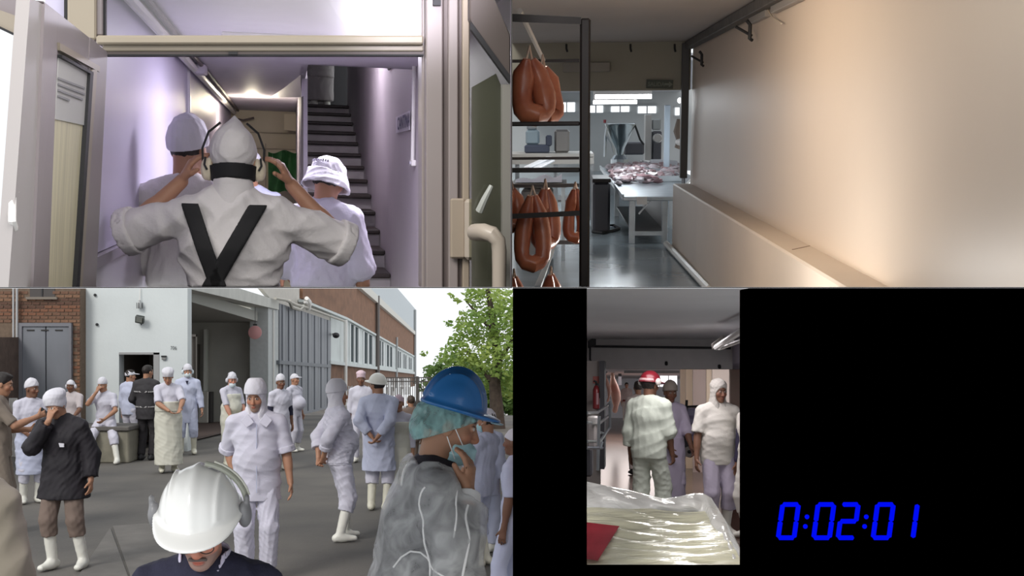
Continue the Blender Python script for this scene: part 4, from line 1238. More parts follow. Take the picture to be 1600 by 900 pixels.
def kbox(x0, x1, y0, y1, d=0.12):
    a, b = FY.P(x0, y1, YK), FY.P(x1, y0, YK)
    return MB().box((a.x, YK, a.z), (b.x, YK + d, b.z))
mb = kbox(801.3, 917, 450.3, 925); struct(FY, 'wall_front', 'black wall between the yard and the corridor', mb, M_black, clip=False)
mb = kbox(1170, 2100, 450.3, 925); struct(FY, 'wall_front.001', 'large black wall carrying the blue clock', mb, M_black, clip=False)
mb = kbox(917, 1170, 896.5, 925); struct(FY, 'wall_front.002', 'black sill below the corridor opening', mb, M_black, clip=False)

# blue seven-bar clock on the black wall
M_led = mat('blue_led', (0.0, 0.0, 0.0), 1.0, emit=(0.0, 0.004, 0.90), estr=1.0, spec=0.0)
kz = lambda X_, Y_: FY.P(1180 + X_ / 5.3333, 750 + Y_ / 5.3333, YK - 0.004)
t = Thing(FY, 'digital_clock', 'blue glowing digital clock reading 0:02:01 on the black wall', 'clock', kz(760, 500))
SEG = {'0': 'abcdef', '2': 'abged', '1': 'bc'}
def seg_pts(o, w, s):
    """segment ends in zoomed pixels; o: x of the lower-left stroke centre"""
    x0, x1 = o, o + w; yt, ym, yb = 203, 343, 480
    sk = lambda x, y: (x + (yb - y) * 0.135, y)
    g = 12
    return {'a': (sk(x0 + g, yt), sk(x1 - g, yt)), 'g': (sk(x0 + g, ym), sk(x1 - g, ym)), 'd': (sk(x0 + g, yb), sk(x1 - g, yb)),
            'f': (sk(x0, yt + g), sk(x0, ym - g)), 'b': (sk(x1, yt + g), sk(x1, ym - g)),
            'e': (sk(x0, ym + g), sk(x0, yb - g)), 'c': (sk(x1, ym + g), sk(x1, yb - g))}[s]
def stroke(mb, a, b, r=19.0):
    a, b = np.array(a, float), np.array(b, float); d = (b - a) / np.linalg.norm(b - a); nn = np.array([-d[1], d[0]])
    pts = [a - d * r * 0.75, a - d * r * .2 + nn * r, b + d * r * .2 + nn * r, b + d * r * 0.75, b + d * r * .2 - nn * r, a - d * r * .2 - nn * r]
    mb.prism([kz(*p) for p in pts], (0, -0.004, 0))
for ch, ox in (('0', 190), ('0', 485), ('2', 688), ('0', 980), ('1', 1180)):
    dg_ = None
    for sgm in SEG[ch]:
        mb = MB(); a, b = seg_pts(ox, 132, sgm)
        stroke(mb, a, b)
        if dg_ is None:
            dg_ = t.part('digit', mb, M_led, bevel=0.0006, clip=False)
        else:
            t.part('bar', mb, M_led, dg_, bevel=0.0006, clip=False)
for ox in (416, 910):
    for k, (dx, y) in enumerate(((14, 306), (0, 386))):
        mb = MB(); mb.lathe(kz(ox + dx, y), [(0.0058, 0), (0.0062, 0.002), (0.005, 0.004)], 12, ax=(0, -1, 0)); t.part('colon_dot', mb, M_led, clip=False)

# ================================================================= THE STAIRWELL (upper left)
fs = FS
s_ = lambda px, py, y: fs.P(px, py, y)
xl, xr, xst = -0.70, 0.91, 0.155
e = fs.eye
zc = e + 0.75
M_lav = mat('lavender_wall_panel', (0.66, 0.62, 0.80), 0.42, vary=0.06, vscale=0.8)
M_lwall2 = mat('pale_wall_panel', (0.60, 0.57, 0.64), 0.25, vary=0.06, vscale=0.8)
M_rwall = mat('grey_lilac_plaster', (0.50, 0.45, 0.47), 0.6, vary=0.10, vscale=1.3, bump=0.06)
M_cream = mat('cream_tiles', (0.70, 0.62, 0.47), 0.4, vary=0.08, vscale=2)
M_sceil = mat('pale_lilac_ceiling', (0.66, 0.62, 0.70), 0.6, vary=0.05)
mb = MB(); mb.box((xl - 0.1, 4.25, e - 0.33), (xl, 15.6, zc)); struct(fs, 'wall_left.003', 'glossy lavender panelled wall of the stairwell', mb, M_lav)
mb = MB(); mb.box((xl - 0.1, 4.25, e - 1.2), (xl, 15.6, e - 0.36)); struct(fs, 'wall_left.004', 'pale lower part of the stairwell wall', mb, M_lwall2)
mb = MB(); mb.box((xl - 0.02, 4.25, e - 0.375), (xl + 0.025, 15.6, e - 0.335)); struct(fs, 'trim_10', 'grey rail along the lavender wall', mb, mat('grey_lilac_rail', (0.36, 0.32, 0.38), 0.5))
q = fs.PX(293, 100, xl)
mb = MB(); mb.box((xl, q.y - 0.03, e - 0.3), (xl + 0.018, q.y + 0.03, zc)); struct(fs, 'trim_11', 'white joint strip on the lavender wall', mb, mat('white_joint', (0.75, 0.72, 0.78), 0.3))
mb = MB(); mb.box((xl - 0.1, 4.1, zc), (xr + 0.1, 8.6, zc + 0.08)); mb.box((xl - 0.1, 8.6, zc), (xst, 15.6, zc + 0.08)); struct(fs, 'ceiling.001', 'pale lilac ceiling of the stairwell', mb, M_sceil)
mb = MB(); mb.box((xst, 8.52, zc), (xr, 8.6, zc + 1.6)); struct(fs, 'trim_12', 'ceiling edge over the stairs', mb, M_sceil)
mb = MB(); mb.box((xr, 4.62, e - 1.3), (xr + 0.1, 18, zc + 1.8)); struct(fs, 'wall_right.006', 'grey lilac plaster wall right of the stairs', mb, M_rwall)
mb = MB(); mb.box((xl - 0.1, 15.6, e - 1.6), (xst, 15.7, zc)); struct(fs, 'wall_back.003', 'cream wall at the end of the passage', mb, M_cream)
for k, py in enumerate((207, 232)):
    z = s_(400, py, 15.58).z; mb = MB(); mb.box((xl, 15.585, z - 0.006), (xst, 15.60, z + 0.006)); struct(fs, 'trim_13', 'thin tile joint on the cream wall', mb, mat('tile_joint', (0.42, 0.36, 0.28), 0.8))
x = s_(415, 230, 15.58).x; mb = MB(); mb.box((x - 0.006, 15.585, e - 1), (x + 0.006, 15.60, e + 0.33)); struct(fs, 'trim_14', 'upright tile joint on the cream wall', mb, mat('tile_joint', (0, 0, 0)))
# sloping soffit under the stairs and the wall that carries them
mb = MB(); mb.prism([(xst - 0.03, 9.9, e + 0.75), (xst - 0.03, 9.9, e + 0.6), (xst - 0.03, 9.6, e - 1.2), (xst - 0.03, 16.4, e - 1.2), (xst - 0.03, 16.4, e + 1.6), (xst - 0.03, 13, e + 1.6)], (0.05, 0, 0)); struct(fs, 'wall_left.005', 'thin wall carrying the left side of the stairs', mb, M_sceil)
mb = MB(); mb.prism([s_(470, 112, 9.4), s_(470, 152, 10.5), s_(412, 152, 13.2), s_(398, 112, 12.4)], (0, 0, 0.03)); struct(fs, 'ceiling.002', 'sloping white soffit beside the stairs', mb, M_sceil)
mb = MB(); mb.prism([s_(444, 178, 15.2), s_(466, 178, 15.2), s_(466, 205, 15.2), s_(444, 203, 15.2)], (0, 0.03, 0)); struct(fs, 'trim_15', 'bright pane beside the foot of the soffit', mb, mat('bright_cream', (0.8, 0.72, 0.55), 0.5))
mb = MB(); mb.prism([s_(471, 152, 9.45), s_(474, 150, 9.45), s_(474, 300, 9.45), s_(470, 300, 9.45)], (0, 0.06, 0)); single(fs, 'stair_post', 'thin dark edging post at the left of the stairs', 'post', mb, mat('dark_edge', (0.12, 0.10, 0.10), 0.5))
# stairs
t = Thing(fs, 'staircase', 'steep staircase with pale risers and dark worn treads', 'staircase', (0.53, 9.6, e - 1.2))
M_tread = mat('dark_worn_tread', (0.042, 0.028, 0.024), 0.55, vary=0.4, vscale=6)
M_riser = mat('pale_riser', (0.50, 0.46, 0.46), 0.6, vary=0.3, vscale=3)
nose = [163, 178, 192, 207, 222, 240, 260, 281, 304, 330, 358, 388, 427, 470]
rx = [546, 549, 552, 556, 560, 565, 570, 575, 581, 587, 595, 604, 611, 620]
pts = []
for py, px in zip(nose, rx):
    y = xr / ((px - 447.0) / F); y = 16.6 - (16.6 - 9.6) * (nose.index(py) / 12.0) if False else y
    pts.append(fs.PX(px, py, xr))
pts.sort(key=lambda p: p.y)
ysm = np.polyfit(range(len(pts)), [p.y for p in pts], 2); zsm = np.polyfit(range(len(pts)), [p.z for p in pts], 2)
st = [(float(np.polyval(ysm, i)), float(np.polyval(zsm, i))) for i in range(len(pts))]
for i, (y, z) in enumerate(st):
    y2 = st[i + 1][0] if i + 1 < len(st) else y + 1.6
    zb = st[i - 1][1] if i else z - 0.15
    mb = MB(); mb.box((xst + 0.02, y, z - 0.045), (xr - 0.004, y2 + 0.04, z)); t.part('tread', mb, M_tread, bevel=0.010)
    mb = MB(); mb.box((xst + 0.02, y + 0.05, zb), (xr - 0.004, y + 0.08, z - 0.04)); t.part('riser', mb, M_riser)
ytop, ztop = st[-1]
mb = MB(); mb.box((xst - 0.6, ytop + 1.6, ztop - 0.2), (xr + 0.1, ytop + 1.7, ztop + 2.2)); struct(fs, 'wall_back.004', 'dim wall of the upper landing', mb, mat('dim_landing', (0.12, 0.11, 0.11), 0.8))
a, b = s_(516, 163, ytop + 1.55), s_(546, 60, ytop + 1.55)
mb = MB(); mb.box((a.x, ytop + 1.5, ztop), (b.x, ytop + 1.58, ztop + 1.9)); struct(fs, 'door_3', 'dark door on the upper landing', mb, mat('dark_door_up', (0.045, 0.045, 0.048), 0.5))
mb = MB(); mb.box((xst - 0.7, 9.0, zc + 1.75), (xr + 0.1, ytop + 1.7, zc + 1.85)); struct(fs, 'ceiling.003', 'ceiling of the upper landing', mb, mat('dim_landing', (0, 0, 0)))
mb = MB(); mb.box((xst - 0.05, 8.6, zc + 0.0), (xst, ytop + 1.7, zc + 1.8)); struct(fs, 'wall_left.006', 'wall of the stair opening above the passage ceiling', mb, M_sceil)
# conduits and fittings
mb = MB(); mb.tube([(xl + 0.05, 4.3, zc - 0.045), (xl + 0.05, 15.4, zc - 0.045)], 0.028, 8); single(fs, 'ceiling_conduit', 'white conduit along the corner of lavender wall and ceiling', 'conduit', mb, M_wplast, smooth=True)
mb = MB(); mb.tube([(xl + 0.10, 4.3, zc - 0.02), (xl + 0.10, 15.4, zc - 0.02)], 0.014, 6); single(fs, 'ceiling_cable', 'thin dark cable beside the white ceiling conduit', 'cable', mb, mat('brown_cable', (0.16, 0.13, 0.13), 0.6), smooth=True)
mb = MB(); c = Vector((xl + 0.09, fs.PX(314, 103, xl + 0.09).y, zc - 0.045)); mb.box(c - Vector((0.04, 0.11, 0.035)), c + Vector((0.04, 0.11, 0.035))); single(fs, 'junction_box', 'small junction box on the ceiling conduit', 'box', mb, M_sceil, bevel=0.01)
mb = MB(); mb.tube([s_(362, 186, 15.3), s_(364, 216, 15.4)], 0.02, 6); mb.tube([s_(362, 184, 15.3), s_(380, 188, 15.3), s_(397, 184, 15.3)], 0.015, 6); single(fs, 'end_pipe', 'dark bent pipe at the end of the passage', 'pipe', mb, mat('brown_cable', (0, 0, 0)), smooth=True)
p = fs.PX(647, 96, xr - 0.02); q = fs.PX(643, 250, xr - 0.02)
mb = MB(); mb.tube([(xr - 0.02, p.y, zc), (xr - 0.02, p.y, q.z)], 0.014, 7); single(fs, 'wall_conduit', 'white upright conduit right of the canteen sign', 'conduit', mb, M_wplast, smooth=True)
t = Thing(fs, 'call_switch', 'white switch box at the end of the upright conduit', 'switch', (xr, p.y, q.z - 0.04))
mb = MB(); mb.box((xr - 0.035, p.y - 0.06, q.z - 0.045), (xr, p.y + 0.09, q.z)); t.part('switch_body', mb, M_wplast, bevel=0.006)
mb = MB(); mb.box((xr - 0.043, p.y - 0.02, q.z - 0.03), (xr - 0.033, p.y + 0.05, q.z - 0.012)); t.part('rocker', mb, M_lwall2)
p = fs.PX(620, 95, xr - 0.012); q = fs.PX(607, 108, xr - 0.012)
mb = MB(); mb.tube([p, q], 0.012, 6); single(fs, 'wall_bar', 'short dark slanted bar high on the lilac wall', 'bar', mb, M_gasket, smooth=True)
# canteen sign
t = Thing(fs, 'canteen_sign', 'white sign with dark letters reading CANTINA', 'sign', fs.PX(631, 205, xr - 0.012))
A0, A1, A2, A3 = [fs.PX(x, y, xr - 0.010) for x, y in ((641, 203), (620, 208), (620, 183), (641, 173))]
mb = MB(); mb.prism([A0, A1, A2, A3], (-0.008, 0, 0)); t.part('sign_plate', mb, mat('sign_white', (0.62, 0.58, 0.64), 0.4))
o_ = fs.PX(621.3, 204, xr - 0.02); w_ = (fs.PX(621.3, 200, xr).y - fs.PX(640.0, 200, xr).y)
hh = fs.PX(630, 181, xr - 0.02).z - fs.PX(630, 202, xr - 0.02).z
mb = text_mb('CANTINA', hh, o_, (0, -1, 0), (0, 0, 1), 0.003, width=w_, bold=0.03); t.part('lettering', mb, mat('navy_letters', (0.04, 0.035, 0.10), 0.6))
# green thing at the end of the passage
mb = MB()
mb.grid(lambda u, v: s_(419 + 49 * u, 237 + 64 * v + 2.5 * math.sin(u * 9), 14.6) + Vector((0, 0.06 * math.sin(u * 11 + v * 2), 0)), 14, 8)
mb.grid(lambda u, v: s_(419 + 49 * u, 237 + 64 * v + 2.5 * math.sin(u * 9), 14.75) + Vector((0, 0.06 * math.sin(u * 11 + v * 2), 0)), 14, 8)
single(fs, 'green_tarpaulin', 'green sheet hanging at the end of the passage', 'sheet', mb, mat('green_sheet', (0.03, 0.14, 0.045), 0.6, vary=0.3), smooth=True)

# door frame with transom
YD = 4.2
def fq(px, py, d=YD): return s_(px, py, d)
def fbox(mb, x0, y0, x1, y1, d=YD, th=0.06):
    return mb.prism([fq(x0, y1, d), fq(x1, y1, d), fq(x1, y0, d), fq(x0, y0, d)], (0, th, 0))
t = Thing(fs, 'door_4', 'cream plastic entrance frame with a glazed transom', None, fq(405, 449), kind='structure')
mb = MB(); fbox(mb, 150, 55, 662, 69, YD - 0.03, 0.09); t.part('transom_bar', mb, M_upvc, bevel=0.006)
mb = MB(); fbox(mb, 160, 69, 662, 80, YD, 0.06); t.part('head_rail', mb, M_upvc, bevel=0.004)
mb = MB(); fbox(mb, 165, 80, 662, 85, YD + 0.01, 0.05); t.part('head_lip', mb, mat('taupe_frame', (0.15, 0.12, 0.11), 0.5))
mb = MB(); fbox(mb, 165, 84.5, 662, 87, YD + 0.0, 0.05); t.part('gasket_strip', mb, M_gasket)
mb = MB(); fbox(mb, 357, 80.5, 371, 85, YD - 0.01, 0.02); t.part('closer_plate', mb, M_gasket)
mb = MB(); fbox(mb, 105, -10, 150, 62, YD - 0.02, 0.08); t.part('jamb', mb, M_upvc, bevel=0.006)
mb = MB(); fbox(mb, 150, -10, 160, 55, YD, 0.06); t.part('jamb', mb, M_upvc2, bevel=0.004)
mb = MB(); fbox(mb, 160, -10, 165, 55, YD + 0.02, 0.03); t.part('gasket_strip', mb, M_gasket)
mb = MB(); fbox(mb, 100, -10, 105, 30, YD, 0.03); t.part('gasket_strip', mb, M_gasket)
mb = MB(); mb.box((fq(164, 0).x, YD + 0.03, fq(0, 56).z), (fq(661, 0).x, YD + 0.036, zc)); t.part('transom_glass', mb, glass('transom_glass', (0.97, 0.97, 0.98), 0.06, 0.30))
# right jamb in stepped profiles
M_jamb = mat('jamb_grey', (0.32, 0.275, 0.262), 0.4, vary=0.06, vscale=2)
for x0, x1, d, m in ((659, 666, 0.02, M_jamb), (666, 692, -0.05, M_jamb), (692, 701, -0.03, mat('taupe_frame', (0, 0, 0))), (701, 716, -0.06, M_jamb), (716, 723, -0.04, mat('taupe_frame', (0, 0, 0))), (723, 734, -0.07, mat('warm_jamb', (0.37, 0.305, 0.235), 0.4))):
    mb = MB(); fbox(mb, x0, -12, x1, 452, YD + d, 0.12); t.part('jamb', mb, m, bevel=0.004)
mb = MB(); fbox(mb, 677, -5, 689, 8, YD - 0.07, 0.03); t.part('door_closer', mb, M_gasket)

# right leaf: glass, slanted top rail and the white lever handle
YR = 4.0
t = Thing(fs, 'door_5', 'right glazed door leaf with a white lever handle', None, s_(766, 449, YR), kind='structure')
mb = MB(); mb.prism([s_(734, 452, YR), s_(797.5, 452, YR), s_(797.5, -12, YR), s_(734, -12, YR)], (0, 0.012, 0)); t.part('pane', mb, glass('grey_green_pane', (0.74, 0.76, 0.70), 0.05))
mb = MB(); mb.prism([s_(x, y, YR - 0.05) for x, y in ((734, -12), (770, -12), (783, 28), (797.5, 55), (797.5, 122), (738, 36), (734, 30))], (0, 0.05, 0)); t.part('top_rail', mb, mat('taupe_rail', (0.095, 0.075, 0.066), 0.5), bevel=0.004)
mb = MB(); mb.prism([s_(x, y, YR - 0.055) for x, y in ((736, 34), (797.5, 118), (797.5, 130), (736, 46))], (0, 0.03, 0)); t.part('gasket_strip', mb, M_gasket)
mb = MB(); mb.prism([s_(x, y, YR - 0.03) for x, y in ((785, 132), (797.5, 132), (797.5, 452), (785, 452))], (0, 0.03, 0)); t.part('stile', mb, mat('grey_green_stile', (0.26, 0.25, 0.22), 0.5))
mb = MB(); mb.prism([s_(x, y, YR + 0.05) for x, y in ((738, 136), (775, 115), (790, 150), (790, 452), (738, 452))], (0, 0.02, 0)); struct(fs, 'wall_right.007', 'grey green panel seen through the right door glass', mb, mat('grey_green_panel', (0.28, 0.255, 0.245), 0.6, vary=0.2, vscale=1.5))
h = Thing(fs, 'door_handle', 'white lever handle on its plate on the right door leaf', 'handle', s_(740, 405, YR - 0.08))
mb = MB(); fbox(mb, 704, 310, 727, 404, YD - 0.09, 0.02); h.part('lock_plate', mb, mat('warm_jamb', (0, 0, 0)), bevel=0.006)
mb = MB(); fbox(mb, 727, 311, 747, 407, YD - 0.12, 0.05); h.part('backplate', mb, mat('warm_white_plastic', (0.46, 0.40, 0.33), 0.35), bevel=0.012)
mb = MB(); mb.tube([s_(742, 363, YR - 0.07), s_(757, 363, YR - 0.16), s_(769, 366, YR - 0.18), s_(778, 376, YR - 0.18), s_(780, 392, YR - 0.18), s_(780, 420, YR - 0.18), s_(780, 456, YR - 0.18)], [0.030, 0.030, 0.028, 0.026, 0.025, 0.024, 0.024], 12); h.part('lever', mb, mat('warm_white_plastic', (0, 0, 0)), smooth=True)
mb = MB(); mb.tube([s_(749, 330, YR - 0.03), s_(757, 312, YR - 0.05), s_(768, 290, YR - 0.05)], [0.014, 0.012, 0.008], 8); h.part('lever_reflection', mb, mat('pale_reflection_plastic', (0.45, 0.47, 0.43), 0.4), smooth=True)  # pale tube standing in for the handle's reflection in the door glass

# left leaf swung open towards the viewer
def L_(u, py):          # u 0 at the hinge, 1 at the free edge; rows interpolate from hinge to free edge
    d = lerp(4.12, 2.95, u)
    return d
t = Thing(fs, 'door_6', 'left grey door leaf standing open with frosted glass and a notice', None, s_(100, 449, 3.6), kind='structure')
def leaf_quad(pts, off=0.0, th=0.03):
    """pts given as (px, py); depth from the column along the leaf"""
    out = []
    for x, y in pts:
        lean = lerp(0, -26, y / 450.0)
        x_hinge, x_free = lerp(165, 148, y / 450.0), lerp(47, 16, y / 450.0)
        u = (x_hinge - x) / (x_hinge - x_free)
        # depth that makes a flat leaf: linear in 1/d across the picture
        d = 1 / (1 / 4.12 + u * (1 / 2.95 - 1 / 4.12))
        out.append(s_(x, y, d - off))
    a, b, c_ = out[0], out[1], out[2]
    n_ = (b - a).cross(c_ - a).normalized()
    if n_.x < 0: n_ = -n_
    out = [p + n_ * off for p in out]
    return MB().prism(out, -n_ * th)
t.part('stile', leaf_quad([(47, -4), (66, 6), (48, 452), (13, 452)]), mat('grey_stile_edge', (0.42, 0.39, 0.38), 0.45))
t.part('stile', leaf_quad([(66, 6), (88, 22), (72, 452), (48, 452)], 0.006), M_upvc2)
t.part('stile', leaf_quad([(138, 58), (165, 82), (147, 452), (117, 452)], 0.006), M_upvc2)
t.part('top_rail', leaf_quad([(66, 2), (165, 80), (162, 135), (86, 66)], 0.003), M_upvc2)
t.part('glazing_bead', leaf_quad([(86, 66), (150, 103), (150, 112), (87, 78)], 0.012), M_upvc)
t.part('glazing_bead', leaf_quad([(138, 108), (146, 108), (122, 452), (112, 452)], 0.012), M_upvc)
t.part('gasket_strip', leaf_quad([(88, 85), (139, 112), (139, 117), (88, 89)], 0.014), M_gasket)
t.part('gasket_strip', leaf_quad([(134, 113), (139, 112), (117, 452), (112, 452)], 0.014), M_gasket)
t.part('pane', leaf_quad([(86, 66), (140, 100), (116, 452), (66, 452)], -0.004, 0.008), mat('frosted_glass', (0.60, 0.58, 0.56), 0.25))
t.part('blind', leaf_quad([(82, 182), (132, 192), (114, 452), (67, 452)], 0.003, 0.003), mat('cream_blind', (0.78, 0.72, 0.50), 0.6, vary=0.25, vscale=14, stretch=(1, 6, 0.2)))
nb = t.part('notice', leaf_quad([(88, 90), (134, 114), (131, 196), (83, 186)], 0.006, 0.003), mat('grey_paper', (0.55, 0.54, 0.53), 0.7))
for k in range(4):
    x1 = (128, 128, 125, 104)[k]; y0 = 120 + k * 9.2
    sl = (136 - 120) / 42.0
    t.part('print_line', leaf_quad([(86, y0), (x1, y0 + sl * (x1 - 86)), (x1, y0 + sl * (x1 - 86) + 3.2), (86, y0 + 3.2)], 0.009, 0.002), mat('faded_print', (0.33, 0.32, 0.34), 0.8), nb)
t.part('leaf_handle', MB().tube([s_(24, 297, 2.98), s_(19, 305, 2.95), s_(19, 345, 2.93), s_(22, 356, 2.97)], 0.010, 7), M_wplast, smooth=True)
# window frame beyond the left leaf
t = Thing(fs, 'window_10', 'cream window frame over bright daylight at the far left', None, s_(20, 60, 4.6), kind='structure')
mb = MB(); mb.prism([s_(x, y, 4.6) for x, y in ((-30, -40), (48, 5), (48, 35), (-30, 5))], (0, 0.05, 0)); t.part('window_frame', mb, M_upvc2)
mb = MB(); mb.prism([s_(x, y, 4.55) for x, y in ((-30, 5), (48, 33), (48, 66), (-30, 28))], (0, 0.06, 0)); t.part('window_frame', mb, M_upvc)
mb = MB(); mb.prism([s_(x, y, 4.54) for x, y in ((-30, 27), (48, 64), (48, 68), (-30, 31))], (0, 0.06, 0)); t.part('gasket_strip', mb, M_gasket)
mb = MB(); mb.box((s_(-30, 0, 4.62).x, 4.62, s_(0, 455, 4.62).z), (s_(104, 0, 4.62).x, 4.63, s_(0, -20, 4.62).z)); t.part('pane', mb, glass('clear_glass', (1, 1, 1)))
# lamps and added fill lights of the stairwell
def lamp(fr, kind, name, p, energy, color, **kw):
    tgt = kw.pop('to', None)
    return add_light(kind, name, fr.W(p), energy, color, target=(fr.W(tgt) if tgt else None), **kw)
lamp(fs, 'SPOT', 'entrance_lamp', (0.42, 3.3, e + 0.66), 62, (0.90, 0.86, 1.0), size=0.10, to=(0.5, 5.7, e + 0.85), spot=(0.9, 0.9))
# tube fitting added out of sight on the ceiling to brighten the stairwell
t = Thing(fs, 'hidden_fill_tube', 'tube light added out of sight behind the transom bar to brighten the stairwell', 'lamp', (0.1, 6.9, zc - 0.05))
mb = MB(); mb.box((-0.35, 6.75, zc - 0.03), (0.6, 7.05, zc)); t.part('fitting', mb, M_wplast, bevel=0.005)
mb = MB(); mb.tube([(-0.33, 6.9, zc - 0.045), (0.58, 6.9, zc - 0.045)], 0.014, 8); t.part('light_tube', mb, mat('lilac_tube', (0.8, 0.8, 0.8), 0.4, emit=(0.88, 0.84, 1.0), estr=8.0), smooth=True)
lamp(fs, 'AREA', 'stairwell_fill', (0.38, 6.9, zc - 0.07), 52, (0.90, 0.86, 1.0), size=0.8, size_y=0.5, to=(0.38, 6.9, 0))  # hidden area fill added to brighten the stairwell walls
lamp(fs, 'POINT', 'passage_lamp', (-0.35, 12.6, e + 0.66), 16, (1.0, 0.88, 0.66), size=0.05)
lamp(fs, 'AREA', 'hall_fill', (0.15, 2.2, e + 1.1), 17, (1.0, 0.93, 0.90), size=1.2, size_y=0.8, to=(0.0, 4.8, e - 0.2))  # unseen warm fill added in front of the doorway to brighten the near figure
lamp(fs, 'POINT', 'stair_wall_fill', (0.45, 11.5, e + 1.5), 55, (0.95, 0.90, 1.0), size=0.12)  # unseen fill added above the stairs to lift the dark right wall
# ================================================================= THE PROCESSING ROOM (upper right)
fp = FP
p_ = lambda px, py, y: fp.P(px, py, y)
e = fp.eye
xw, xledge, zl, zt_ = 1.47, 1.276, e - 0.766, e + 0.72
zc = e + 0.80
YE = 13.25                                   # where the white wall ends
M_beige = mat('glossy_beige_wall', (0.66, 0.55, 0.445), 0.42, vary=0.05, vscale=0.7, bump=0.03, bscale=5)
M_beige2 = mat('beige_ledge', (0.62, 0.53, 0.44), 0.5, vary=0.06, vscale=1.5)
M_pceil = mat('grey_room_ceiling', (0.52, 0.48, 0.44), 0.7, vary=0.12, vscale=0.5)
M_floor = mat('blue_grey_floor', (0.33, 0.40, 0.44), 0.16, vary=0.35, vscale=0.8, bump=0.05, bscale=3)
mb = MB(); mb.box((-2.4, 6.0, -0.05), (2.6, 32.2, 0)); struct(fp, 'floor.004', 'wet blue grey resin floor', mb, M_floor)
mb = MB(); mb.box((xw, 1.6, zl - 0.02), (xw + 0.12, YE, zc)); struct(fp, 'wall_right.008', 'long glossy beige wall', mb, M_beige)
mb = MB(); mb.box((xledge, 1.6, 0), (xw + 0.12, YE, zl)); struct(fp, 'wall_right.009', 'thick beige ledge along the foot of the wall', mb, M_beige2, bevel=0.012)
for lab, x0, y0, x1, y1 in (('long crack where ledge meets wall', 1225, 358, 1300, 398), ('short crack farther along the ledge', 1338, 417, 1392, 448), ('fine crack across the ledge top', 1238, 390, 1266, 384)):
    a, b = fp.PZ(x0, y0, zl + 0.001), fp.PZ(x1, y1, zl + 0.001)
    mb = MB(); mb.bar(a, b, 0.006, 0.003); struct(fp, 'trim_16', lab, mb, mat('crack_brown', (0.28, 0.21, 0.16), 0.9))
mb = MB(); mb.box((-0.6, 2.6, zc), (xw + 0.12, YE + 0.1, zc + 0.08)); struct(fp, 'ceiling.004', 'dim grey ceiling of the processing room', mb, M_pceil)
zli = p_(0, 150, YE).z
mb = MB(); mb.box((-1.5, YE, zli), (xw - 0.02, YE + 0.25, zc)); struct(fp, 'wall_back.005', 'olive cream wall panel over the opening', mb, mat('olive_cream', (0.36, 0.34, 0.27), 0.7, vary=0.10, vscale=1.0))
mb = MB(); mb.box((-1.4, 13.7, e + 0.62), (3.2, 32.2, e + 0.7)); struct(fp, 'ceiling.005', 'blue grey ceiling of the far room', mb, mat('blue_grey_ceiling', (0.36, 0.37, 0.41), 0.7))
mb = MB(); mb.box((-2.6, 32.0, 0), (4.6, 32.2, e + 0.7)); struct(fp, 'wall_back.006', 'pale grey tiled wall of the far room', mb, mat('pale_grey_tiles', (0.42, 0.44, 0.45), 0.5, vary=0.12, vscale=1.0))
mb = MB(); mb.box((4.4, 13.6, 0), (4.6, 32.0, e + 0.7)); struct(fp, 'wall_right.010', 'cream side wall of the far room', mb, mat('cream_side', (0.55, 0.52, 0.44), 0.7))
mb = MB(); mb.box((-2.6, 14.5, 0), (-2.4, 32.0, e + 0.7)); struct(fp, 'wall_left.007', 'pale blue grey side wall of the far room', mb, mat('pale_blue_tiles', (0.45, 0.50, 0.55), 0.5, vary=0.1))
# far windows: daylight panes
M_pane = mat('lit_window_pane', (0.9, 0.9, 0.9), 0.5, emit=(0.95, 0.98, 1.0), estr=2.2)
for j, (xa, xb, ya, yb) in enumerate(((873, 898, 160, 175), (920, 942, 165, 176), (955, 983, 166, 175), (997, 1025, 166, 177), (1055, 1070, 168, 180))):
    wi += 1
    a, b = p_(xa, yb, 31.98), p_(xb, ya, 31.98)
    t = Thing(fp, 'window_%d' % wi, 'high bright window in the far room, ' + ('leftmost behind the rack', 'second from left', 'third, above the funnel', 'fourth, right of the funnel', 'rightmost by the wall edge')[j], None, (a.x, a.y, a.z), kind='structure')
    xm = (a.x + b.x) / 2
    for x0, x1 in ((a.x, xm - 0.02), (xm + 0.02, b.x)):
        mb = MB(); mb.box((x0, 31.97, a.z), (x1, 31.99, b.z)); t.part('pane', mb, M_pane)
    for lo, hi in (((a.x - 0.04, a.z - 0.04), (b.x + 0.04, a.z)), ((a.x - 0.04, b.z), (b.x + 0.04, b.z + 0.04)), ((xm - 0.02, a.z), (xm + 0.02, b.z))):
        mb = MB(); mb.box((lo[0], 31.95, lo[1]), (hi[0], 32.0, hi[1])); t.part('window_frame', mb, mat('grey_window_frame', (0.4, 0.42, 0.44), 0.6))
# tube lights
for lab, xa, xb, py, y in (('lower of the two white tube lights in the far room', 927, 995, 160, 18.5), ('upper of the two white tube lights in the far room', 930, 1018, 151.5, 16.0)):
    a, b = p_(xa, py, y), p_(xb, py, y)
    t = Thing(fp, 'tube_light', lab, 'lamp', (a + b) / 2, group='tube lights of the far room')
    mb = MB(); mb.box((a.x, y - 0.06, a.z + 0.03), (b.x, y + 0.06, e + 0.62)); t.part('fitting', mb, M_wplast, bevel=0.005)
    mb = MB(); mb.tube([(a.x, y, a.z), (b.x, y, a.z)], 0.028, 8); t.part('light_tube', mb, mat('white_tube', (0.9, 0.9, 0.9), 0.4, emit=(0.92, 0.96, 1.0), estr=9.0), smooth=True)
    if '150' in str(py) or True:
        lamp(fp, 'AREA', 'tube_glow', ((a.x + b.x) / 2, y, a.z - 0.06), 26, (0.88, 0.95, 1.0), size=abs(b.x - a.x), size_y=0.2, to=((a.x + b.x) / 2, y, 0))
